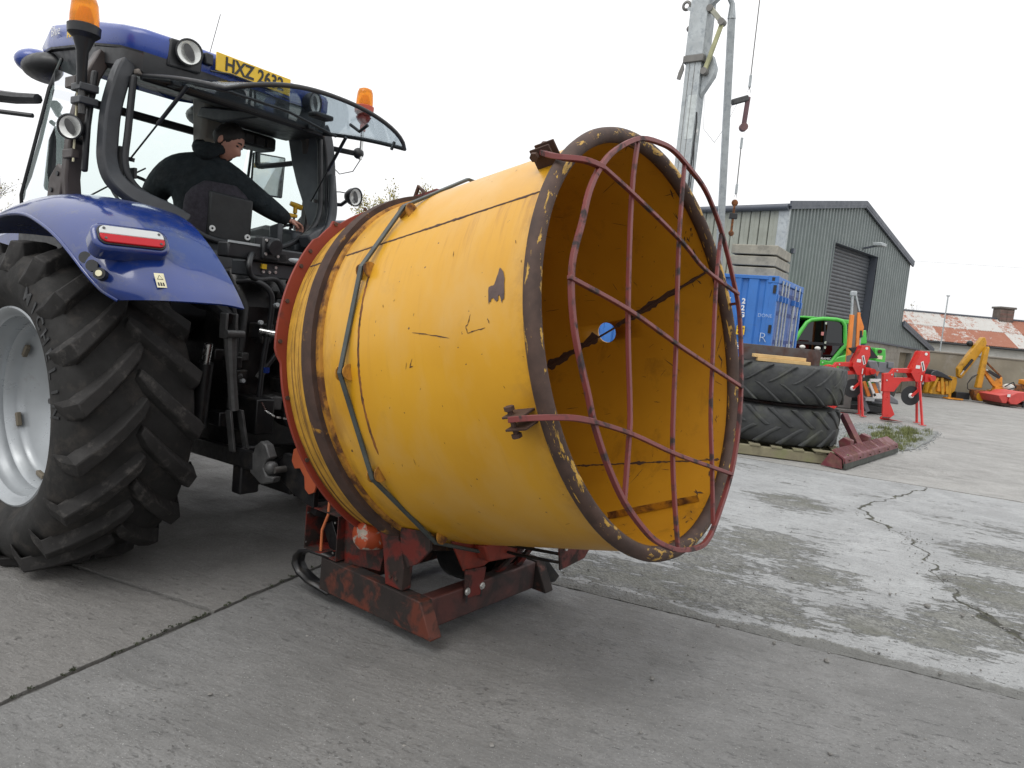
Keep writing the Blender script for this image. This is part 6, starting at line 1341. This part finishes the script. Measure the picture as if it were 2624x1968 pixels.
# ---- telehandler behind the container
te = thing('telehandler', 'lime green telehandler with dark cab glass parked before the roller door', 'telehandler', (7.61, 18.2, 0), 0)
te.scale = (1.103,)*3; te.location.z = -.1545
def tp_(p, d): return Vector((p[0]-6.9, d, p[1]))
fr = [(6.10,1.15),(6.16,1.50),(6.27,1.74),(6.37,1.93),(6.46,2.0),(6.72,2.05),(7.01,2.06),(7.14,2.04),(7.22,1.95),(7.25,1.75),(7.28,1.52),(7.12,1.26),(7.01,1.08)]
for y in (0, .95): MB().tube([tp_(p, y) for p in fr], .045, 8).build('cab_frame', mt['green'], te, 60)
MB().prism(fr, tp_, .03, .038).build('side_glass', mt['dglass'], te, 0); MB().prism(fr, tp_, .92, .928).build('side_glass', mt['dglass'], te, 0)
MB().prism([(6.1,2.03),(6.3,2.075),(7.17,2.075),(7.33,2.08),(7.33,1.98),(7.2,1.99),(7.05,2.055),(6.45,2.03)], tp_, -.02, .97).build('cab_roof', mt['green'], te, bevel=.015)
MB().prism([(6.75,2.0),(6.78,2.0),(6.84,1.50),(6.80,1.2),(6.77,1.2),(6.81,1.50)], tp_, -.02, .028).build('door_bar', B, te); MB().prism([(6.16,1.50),(7.26,1.55),(7.26,1.49),(6.16,1.44)], tp_, -.02, .028).build('door_rail', B, te)
MB().prism([(6.15,1.15),(6.18,1.45),(7.25,1.48),(7.12,1.26),(7.05,1.15)], tp_, .04, .91).build('cab_lower', B, te, bevel=.02); MB().box(-.35,-.05,.3,.7,1.2,1.85).build('cab_seat', B, te, bevel=.05)
for p in ((6.785,1.955),(6.83,1.53),(6.835,1.42)): MB().box(p[0]-6.9-.018,p[0]-6.9+.018,-.035,-.02,p[1]-.025,p[1]+.025).build('door_hinge', plain('pale_hinge', (.5,.55,.45), .5), te)
MB().box(-.19,-.13,-.025,-.0205,1.68,1.76).build('red_sticker', plain('red_white_sticker', (.55,.22,.2), .5), te)
MB().prism([(6.0,.65),(6.0,1.15),(7.02,1.14),(7.15,1.25),(7.30,1.30),(7.42,1.40),(7.42,.70)], tp_, -.04, .98).build('body', mt['green'], te, bevel=.03)
text_part('model_lettering', 'PANORAMIC', .075, mt['white'], te, (-.12,-.046,1.17), (1,0,.05), (0,0,1), .001); text_part('model_lettering', 'P', .06, mt['white'], te, (-.08,-.046,1.08), (1,0,.05), (0,0,1), .001)
MB().box(.35,.44,.0,.95,1.46,1.98).build('engine_grille', mt['greybox'], te); 
for i in range(10): MB().box(.345,.445,-.012,-.001,1.48+i*.05,1.51+i*.05).build('grille_slat', B, te)
MB().prism([(7.42,.65),(7.42,1.45),(7.94,1.48),(8.2,1.53),(8.21,1.06),(8.0,.65)], tp_, .15, .85).build('rear_body', mt['green'], te, bevel=.03); MB().prism([(7.94,1.51),(8.18,1.52),(8.21,1.36),(8.21,.80),(8.08,.80)], tp_, -.02, .15).build('boom_mast', mt['green'], te, bevel=.02)
MB().cyl(V(1.15,-.05,1.45), V(1.15,0,1.45), .045, n=14).build('mast_pin', mt['rust'], te); MB().box(1.12,1.23,-.026,-.0205,1.28,1.36).build('yellow_sticker', mt['stick'], te)
MB().bar(V(1.0,.5,1.75), V(-1.6,.5,1.25), .30, .30).build('telescopic_boom', mt['green'], te, bevel=.02)
for x in (-.75, 1.05):
    for y in (-.05, .95): MB().lathe([(.20,-.17),(.45,-.18),(.52,-.12),(.53,0),(.52,.12),(.45,.18),(.20,.17)], V(x,y,.672), V(0,1,0), 32).build('wheel_tyre', mt['oldrubber'], te); MB().lathe([(.005,-.10),(.20,-.12),(.22,-.16),(.22,.16),(.005,.1)], V(x,y,.672), V(0,1,0), 24).build('wheel_rim', mt['green'], te)

# ---- post driver
pd = thing('post_driver', 'tall orange and grey post driver mast beside the green telehandler', 'post driver', (7.808, 17.2, -.1974), 0); pd.scale = (1.1316,)*3
def pdx(p, d): return Vector((p[0]-6.9, d, p[1]))
MB().prism([(6.73,2.14),(6.80,2.14),(6.86,1.10),(6.78,1.10)], pdx, -.03, .05).build('mast_cheek', mt['orange'], pd, bevel=.006); MB().prism([(6.86,2.20),(6.92,2.20),(7.0,1.30),(6.94,1.30)], pdx, -.03, .05).build('mast_cheek', mt['orange'], pd, bevel=.006)
MB().prism([(6.745,2.45),(6.85,2.42),(6.96,1.0),(6.80,1.0)], pdx, .0, .08).build('mast_core', mt['mastgrey'], pd, bevel=.006); MB().prism([(6.70,2.58),(6.735,2.58),(6.80,1.8),(6.77,1.8)], pdx, -.02, .03).build('mast_rail', mt['galv'], pd)
MB().box(-.22,-.10,-.03,.05,2.52,2.62).build('sheave_head', mt['galv'], pd, bevel=.015); MB().bar(V(-.12,0,2.55), V(.0,0,2.22), .05, .03).build('head_stay', mt['galv'], pd)
MB().prism([(6.92,2.15),(7.03,1.92),(7.03,1.75),(6.97,1.7)], pdx, -.02, .06).build('mast_stay', mt['orange'], pd); MB().cyl(V(.09,.05,1.80), V(.12,.05,1.30), .035, n=10).build('ram', mt['galv'], pd); MB().cyl(V(.08,.02,1.84), V(.10,.02,1.70), .05, n=10).build('ram_boss', B, pd)
MB().prism([(6.73,1.30),(6.96,1.39),(6.98,1.24),(6.88,1.11),(6.74,1.10)], pdx, -.10, -.08).build('guard_plate', mt['mastgrey'], pd); MB().box(-.18,.08,-.05,.20,.22,1.10).build('mast_base', mt['mastgrey'], pd, bevel=.02); MB().box(-.4,.3,-.3,.4,.175,.22).build('base_plate', mt['mastgrey'], pd)

# ---- red single-leg subsoilers
def subsoiler(y, dx, label, full=True):
    t = thing('subsoiler', label, 'subsoiler', (8.4+dx, y, 0), 0, 'red subsoilers parked on the yard')
    def q(p, d): return Vector((p[0]-8.4, d, p[1]))
    NR = mt['nred']
    for d in (-.14, .10): MB().prism([(8.38,1.07),(8.51,1.45),(8.53,1.53),(8.57,1.545),(8.70,1.55),(8.735,1.35),(8.66,1.09),(8.70,.95),(8.66,.89),(8.50,.89)], q, d, d+.03).build('mast_plate', NR, t, bevel=.004)
    MB().prism([(8.40,1.06),(8.54,1.47),(8.62,1.47),(8.60,1.05)], q, -.109, .099).build('mast_web', NR, t)
    MB().prism([(7.85,1.0),(7.99,1.02),(8.05,1.12),(8.41,1.16),(8.41,1.05),(8.07,1.04),(8.07,.93),(8.42,.96),(8.55,.90),(8.25,.86),(8.12,.63),(7.89,.61)], q, -.05, .05).build('main_beam', NR, t, bevel=.006)
    MB().prism([(7.91,.615),(8.05,.625),(8.12,.12),(8.12,.03),(7.95,.02),(7.94,.06),(7.97,.08)], q, -.03, .03).build('leg', NR, t, bevel=.006); MB().prism([(8.09,.38),(8.22,.14),(8.12,.05)], q, -.015, .015).build('leg_fin', NR, t)
    MB().add([q((7.94,.05),-.05), q((8.12,.04),-.16), q((8.43,.004),-.02), q((8.43,.004),.02), q((8.12,.04),.16), q((7.94,.05),.05), q((7.94,.004),0), q((8.14,.0),0)], [(0,1,2,3,4,5),(0,6,7,1),(1,7,2),(3,7,4),(4,7,6,5),(0,5,6),(2,7,3)]).build('share', NR, t, 0); MB().box(-.44,-.28,-.052,.052,.052,.075).build('wear_point', mt['plate'], t)
    dc = MB().lathe([(.006,-.006),(.205,-.003),(.208,0),(.205,.003),(.006,.006)], q((8.46,.585), -.10), V(0,1,0), 40).build('disc', B, t, 30); MB().lathe([(.005,-.045),(.035,-.045),(.052,-.03),(.056,-.008)], q((8.46,.585), -.10), V(0,1,0), 24).build('disc_hub', mt['white'], dc)
    MB().bar(q((8.45,.58),-.15), q((8.60,.73),-.13), .03, .05).build('disc_arm', NR, t); MB().bar(q((8.60,.73),-.11), q((8.63,.92),-.08), .05, .06).build('disc_post', NR, t)
    for x0, x1, d in ((8.57,8.67,-.32), (8.63,8.79,.12)):
        MB().bar(q((x0,.90),d*.5), q((x1,.01),d), .038, .038).build('stand_leg', NR, t); MB().box(x1-8.4-.06,x1-8.4+.06,d-.05,d+.05,0,.012).build('stand_foot', NR, t)
    MB().cyl(q((8.79,1.0),-.26), q((8.79,1.0),.26), .062, n=18).build('linkage_bar', NR, t); MB().prism([(8.65,1.08),(8.76,1.07),(8.84,1.0),(8.78,.92),(8.66,.90)], q, -.20, -.17).build('linkage_cheek', NR, t); MB().prism([(8.65,1.08),(8.76,1.07),(8.84,1.0),(8.78,.92),(8.66,.90)], q, .17, .20).build('linkage_cheek', NR, t)
    MB().prism([(8.545,1.31),(8.595,1.34),(8.66,1.15),(8.61,1.12)], lambda p, d: q(p, d), -.1435, -.1415).build('name_label', mt['white'], t, 0); MB().prism([(8.565,1.30),(8.585,1.31),(8.64,1.15),(8.62,1.14)], lambda p, d: q(p, d), -.1455, -.1440).build('name_label_print', mt['ink'], t, 0)
    MB().box(.055,.145,-.1435,-.1415,1.17,1.24).build('data_label', mt['white'], t)
    for p in ((8.12,1.085),(8.02,.99),(7.93,.86)): MB().cyl(q(p,-.05), q(p,-.065), .018, n=6).build('bolt', mt['bolt'], t)
    MB().cyl(q((8.63,1.49),-.15), q((8.63,1.49),-.143), .03, n=16).build('pin_hole_ring', mt['white'], t); MB().bar(q((8.60,1.04),-.16), q((8.60,.92),-.16), .018, .018).build('linch_pin', mt['white'], t)
    MB().cyl(q((8.66,.92),-.12), q((8.66,.85),-.12), .022, n=10).build('spring_boss', mt['galv'], t)
    if not full:
        MB().prism([(8.70,1.54),(8.93,1.30),(8.74,1.27)], q, -.12, .12).build('side_guard', B, t); MB().prism([(8.30,1.46),(8.46,1.50),(8.42,1.36)], q, -.05, .05).build('side_guard', B, t)
        MB().prism([(7.75,1.0),(7.92,1.06),(8.0,1.04),(8.05,.98),(7.86,.95)], q, -.06, .06).build('depth_cover', NR, t, bevel=.01)
    return t
subsoiler(15.8, 0, 'new red subsoiler with black disc standing clear on the concrete beside the grass'); subsoiler(16.5, -.93, 'new red subsoiler with black side guard partly hidden by the tyre stack', False)

# ---- grey and orange implement between the subsoilers
im = thing('folded_mower', 'grey and orange folded implement with white striped bars between the subsoilers', 'implement', (8.4, 17.1, 0), 0)
def iq(p, d): return Vector((p[0]-8.4, d, p[1]))
MB().prism([(8.05,1.21),(8.24,1.23),(8.36,.99),(8.30,.86),(8.16,.96)], iq, -.15, .15).build('gear_cover', mt['greybox'], im, bevel=.02); MB().prism([(8.24,.98),(8.35,1.0),(8.30,.88)], iq, -.16, -.152).build('red_reflector', plain('dull_orange_reflector', (.45,.12,.06), .5), im)
for a, b in (((8.16,.74),(8.34,.42)),((8.40,.78),(8.52,.44))): MB().bar(iq(a,-.1), iq(b,-.1), .05, .05).build('striped_bar', mt['white'], im)
for a, b in (((8.08,.72),(8.24,.40)),((8.30,.70),(8.46,.40))): MB().bar(iq(a,-.02), iq(b,-.02), .07, .07).build('orange_bar', mt['orange'], im)
MB().bar(iq((8.18,.77),-.1), iq((8.42,.79),-.1), .05, .07).build('striped_bar', mt['white'], im); MB().bar(iq((8.30,.42),-.1), iq((8.54,.44),-.1), .05, .12).build('striped_bar', mt['white'], im)
MB().bar(iq((8.02,.40),-.1), iq((8.22,.05),-.1), .09, .09).build('grey_leg', mt['greybox'], im); MB().box(-.30,-.10,-.2,.0,.30,.38).build('grey_bracket', mt['galv'], im); MB().prism([(8.30,.60),(8.60,.58),(8.98,.36),(9.0,.26),(8.72,.28),(8.35,.30)], iq, .05, .5).build('deck_cover', mt['greybox'], im, bevel=.03)
MB().prism([(7.5,.12),(8.3,.20),(8.9,.12),(8.8,.02),(7.6,.02)], iq, .1, .8).build('cutter_bed', B, im, bevel=.02); MB().box(.28,.46,.6,.8,.95,1.20).build('grey_box', mt['greybox'], im, bevel=.01); MB().box(.50,.63,.6,.8,1.08,1.22).build('grey_box', mt['greybox'], im, bevel=.01); MB().box(.30,.62,.65,.75,.2,1.1).build('upright', mt['greybox'], im)

# ---- yellow hedge cutter by the wall
hcx = thing('hedge_cutter', 'yellow tractor hedge cutter with folded arm parked against the wall', 'hedge cutter', (16.0, 26.2, 0), 0)
def hq(p, d): return Vector((p[0]-16.0, d, p[1]))
HY, HO = mt['hyel'], mt['horg']
MB().prism([(16.26,2.25),(16.36,2.26),(16.44,2.09),(16.43,1.94),(16.07,1.30),(15.75,.74),(15.64,.81),(15.59,1.09),(15.91,1.69)], hq, -.10, .10).build('main_arm', HY, hcx, bevel=.02)
MB().bar(hq((15.75,1.05),-.15), hq((16.0,1.45),-.15), .07, .07).build('arm_ram', B, hcx); MB().bar(hq((15.66,.88),-.15), hq((15.76,1.06),-.15), .035, .035).build('ram_rod', mt['steel'], hcx)
MB().prism([(16.30,1.79),(16.41,1.96),(16.46,1.90),(16.40,.49),(16.20,.48)], hq, -.28, -.12).build('dipper_arm', HY, hcx, bevel=.02)
MB().prism([(14.65,.63),(15.07,.78),(15.46,.63),(15.48,.80),(15.68,.77),(15.71,.57),(15.68,.28),(15.52,.13),(15.30,.11),(14.62,.10),(14.60,.26)], hq, .05, .55).build('main_frame', HY, hcx, bevel=.02)
for a, b in (((14.66,.62),(14.60,.15)),((14.95,.70),(14.75,.12)),((15.1,.72),(15.2,.12)),((15.42,.62),(15.46,.03)),((15.28,.6),(15.36,.15))): MB().bar(hq(a,-.02), hq(b,-.05), .09, .09).build('frame_strut', HY, hcx, bevel=.01)
MB().box(-.75,-.20,-.3,.0,.0,.045).build('skid_foot', HO, hcx); MB().box(-1.0,-.65,-.02,.1,.2,.58).build('gearbox', HO, hcx, bevel=.03)
MB().prism([(14.62,.79),(14.69,.90),(14.84,.97),(15.05,.90),(15.25,.81),(15.45,.69),(15.42,.63),(15.12,.72),(14.84,.73),(14.67,.64)], hq, -.12, .60).build('tarpaulin', mt['tarp'], hcx, bevel=.03)
MB().lathe([(.005,-.03),(.22,-.02),(.23,0),(.22,.02),(.005,.03)], hq((14.58,.42),.2), V(.2,1,0), 24).build('flywheel', mt['rust'], hcx)
MB().prism([(16.10,.41),(16.53,.43),(17.05,.38),(17.05,.21),(16.57,.15),(16.44,.03),(16.24,.03),(16.11,.24)], hq, -.35, -.05).build('head_beam', mt['rusto'], hcx, bevel=.02); MB().cyl(hq((16.36,.20),-.38), hq((16.36,.20),-.30), .16, n=20).build('motor_cover', HY, hcx)
MB().prism([(16.37,1.31),(16.46,1.24),(16.97,.74),(17.12,.95),(17.20,.92),(17.25,.62),(17.0,.55),(16.88,.63),(16.54,1.02),(16.37,1.21)], hq, -.06, .06).build('rear_arm', HO, hcx, bevel=.015); MB().bar(hq((16.39,1.55),0), hq((17.18,.94),0), .05, .05).build('tie_rod', mt['rusto'], hcx)
MB().bar(hq((16.63,1.11),-.1), hq((17.06,.91),-.1), .09, .09).build('rear_ram', B, hcx); MB().bar(hq((16.58,1.14),-.1), hq((16.66,1.10),-.1), .04, .04).build('ram_rod', mt['steel'], hcx)
MB().box(-.36,.12,-.12,.2,.03,.27).build('black_guard', B, hcx, bevel=.02)
for o_ in (0,.06): MB().tube([hq((16.22,.95),-.2), hq((16.05,.80+o_),-.2), hq((15.92,.60),-.2), hq((15.95,.42),-.2), hq((16.08,.35),-.2)], .014, 6).build('arm_hose', B, hcx)
MB().ball(hq((15.98,2.0),.12), .11).build('arm_cap', B, hcx)
MB().prism([(17.0,.58),(17.25,.60),(17.3,.50),(16.95,.44)], hq, -.1, .1).build('arm_foot', HO, hcx); MB().prism([(16.95,.44),(17.45,.47),(17.45,.40),(16.95,.40)], hq, -.3, .3).build('rear_bed', HO, hcx); MB().box(.95,1.40,-.2,.2,.02,.40).build('rear_stand', mt['rusto'], hcx)
fm = thing('flail_head', 'faded red flail mower head on the concrete in front of the hedge cutter', 'flail mower', (16.8, 25.0, 0), 0)
def fq(p, d): return Vector((p[0]-16.8, d, p[1]))
MB().prism([(16.24,.35),(16.54,.41),(16.60,.25),(16.55,.10),(16.40,.10)], fq, -.25, .9).build('front_hood', mt['fred'], fm, bevel=.02); MB().prism([(16.58,.36),(16.83,.50),(17.14,.54),(17.26,.46),(17.21,.36),(16.88,.10),(16.66,.09),(16.58,.18)], fq, -.30, .9).build('rear_hood', mt['fred'], fm, bevel=.02)
MB().box(-.38,.30,-.2,.8,.02,.10).build('flail_skid', mt['rust'], fm); MB().lathe([(.005,-.1),(.10,-.1),(.115,0),(.10,.1),(.005,.1)], V(.42,-.1,.115), V(0,1,0), 20).build('gauge_roller', B, fm); MB().box(-.30,-.20,-.312,-.302,.33,.42).build('white_sticker', mt['white'], fm)
jk = thing('scrap_implement', 'rusty implement frame with wire cage beside the red flail head', 'implement', (17.75, 26.2, 0), 0)
MB().prism([(17.50,.0),(17.45,.55),(17.60,.70),(18.3,.74),(18.3,.0)], lambda p, d: Vector((p[0]-17.75, d, p[1])), -.1, .3).build('frame', mt['rusto'], jk, bevel=.02); MB().ball(V(-.32,-.1,.60), .16, sc=(1.3,.8,.8)).build('plastic_tank', mt['whitewash'], jk)
for a, b in (((-.55,.62),(-.28,.80)),((-.28,.80),(-.15,.60)),((-.5,.50),(-.15,.62)),((.1,.85),(.35,.7))): MB().bar(V(a[0],-.25,a[1]), V(b[0],-.25,b[1]), .03, .03).build('cage_bar', B, jk)
MB().box(.15,.5,-.15,.15,.74,.92).build('motor', HO, jk, bevel=.03)

# ---- trees far behind: bare autumn crowns
bark = plain('bark', (.09,.075,.06), .9, 0, .3, 10); leafm = plain('yellow_green_leaf', (.26,.22,.04), .8, 0, .4, 3); leafd = plain('olive_leaf', (.16,.14,.05), .8, 0, .4, 3)
def tree(loc, h, label, seed, lm, nleaf=1500, sp=1.0, leaf=.10):
    rnd = random.Random(seed); t = thing('tree', label, 'tree', loc, 0, 'bare trees beyond the yard'); mb = MB(); tips = []
    def branch(p, d, L, r, lev):
        n = 4; pts = [p]; q = p
        for i in range(n):
            d = (d+Vector((rnd.uniform(-.25,.25), rnd.uniform(-.25,.25), rnd.uniform(-.05,.2)))).normalized(); q = q+d*L/n; pts.append(q)
        mb.tube(pts, [r*(1-.55*i/n) for i in range(n+1)], 5 if lev else 8)
        if lev >= 4: tips.extend(pts[2:]); return
        for k in range(rnd.randint(3, 4)):
            i = rnd.randint(2, n); a = rnd.uniform(0, 6.28); e = (d*.75+Vector((cos(a)*sp, sin(a)*sp, rnd.uniform(-.1,.5)))*.75).normalized()
            branch(pts[i], e, L*rnd.uniform(.55,.8), r*.5, lev+1)
    branch(Vector((0,0,0)), Vector((0,0,1)), h*.38, h*.022, 0)
    mb.build('trunk', bark, t, 60); lb = MB()
    for i in range(nleaf):
        p = rnd.choice(tips)+Vector((rnd.gauss(0,.10), rnd.gauss(0,.10), rnd.gauss(0,.10))); a = Vector((rnd.gauss(0,1), rnd.gauss(0,1), rnd.gauss(0,1))).normalized(); b = a.orthogonal().normalized(); s = leaf*rnd.uniform(.5,1.2)
        lb.add([p-a*s, p+b*s*.5, p+a*s, p-b*s*.5], [(0,1,2,3)])
    lb.build('crown', lm, t, 0); return t
tree((-5.2,30,0), 7.2, 'sparse tree with yellowing leaves behind the red back plate', 4, leafm, 3600, 1.0, .05)
tree((-7.6,30.5,0), 5.4, 'small thin tree between the cab and the yellow leaved tree', 9, leafd, 1200, 1.0, .045)
tree((-21.2,30,0), 5.4, 'twiggy grey tree beyond the front of the tractor', 12, leafd, 1200, 1.0, .04)
tree((23.5,45,0), 5.6, 'tree top showing over the rusty roof by the shed corner', 15, leafd, 1200, 1.0, .06)
hd = MB(); rnd = random.Random(77)
for i in range(9000):
    x = -30+rnd.random()*22; y = 32+rnd.gauss(0,.5); z = abs(rnd.gauss(.9,.5)); a = Vector((rnd.gauss(0,1), rnd.gauss(0,1), rnd.gauss(0,1))).normalized(); b = a.orthogonal(); s = rnd.uniform(.05,.13)
    p = Vector((x,y,z)); hd.add([p-a*s, p+b*s*.6, p+a*s, p-b*s*.6], [(0,1,2,3)])
hd.build('hedge', plain('hedge_leaf', (.05,.075,.03), .8, 0, .5, 2), None, 0, label='low green hedge along the yard beyond the tractor', cat='hedge', kind='stuff')
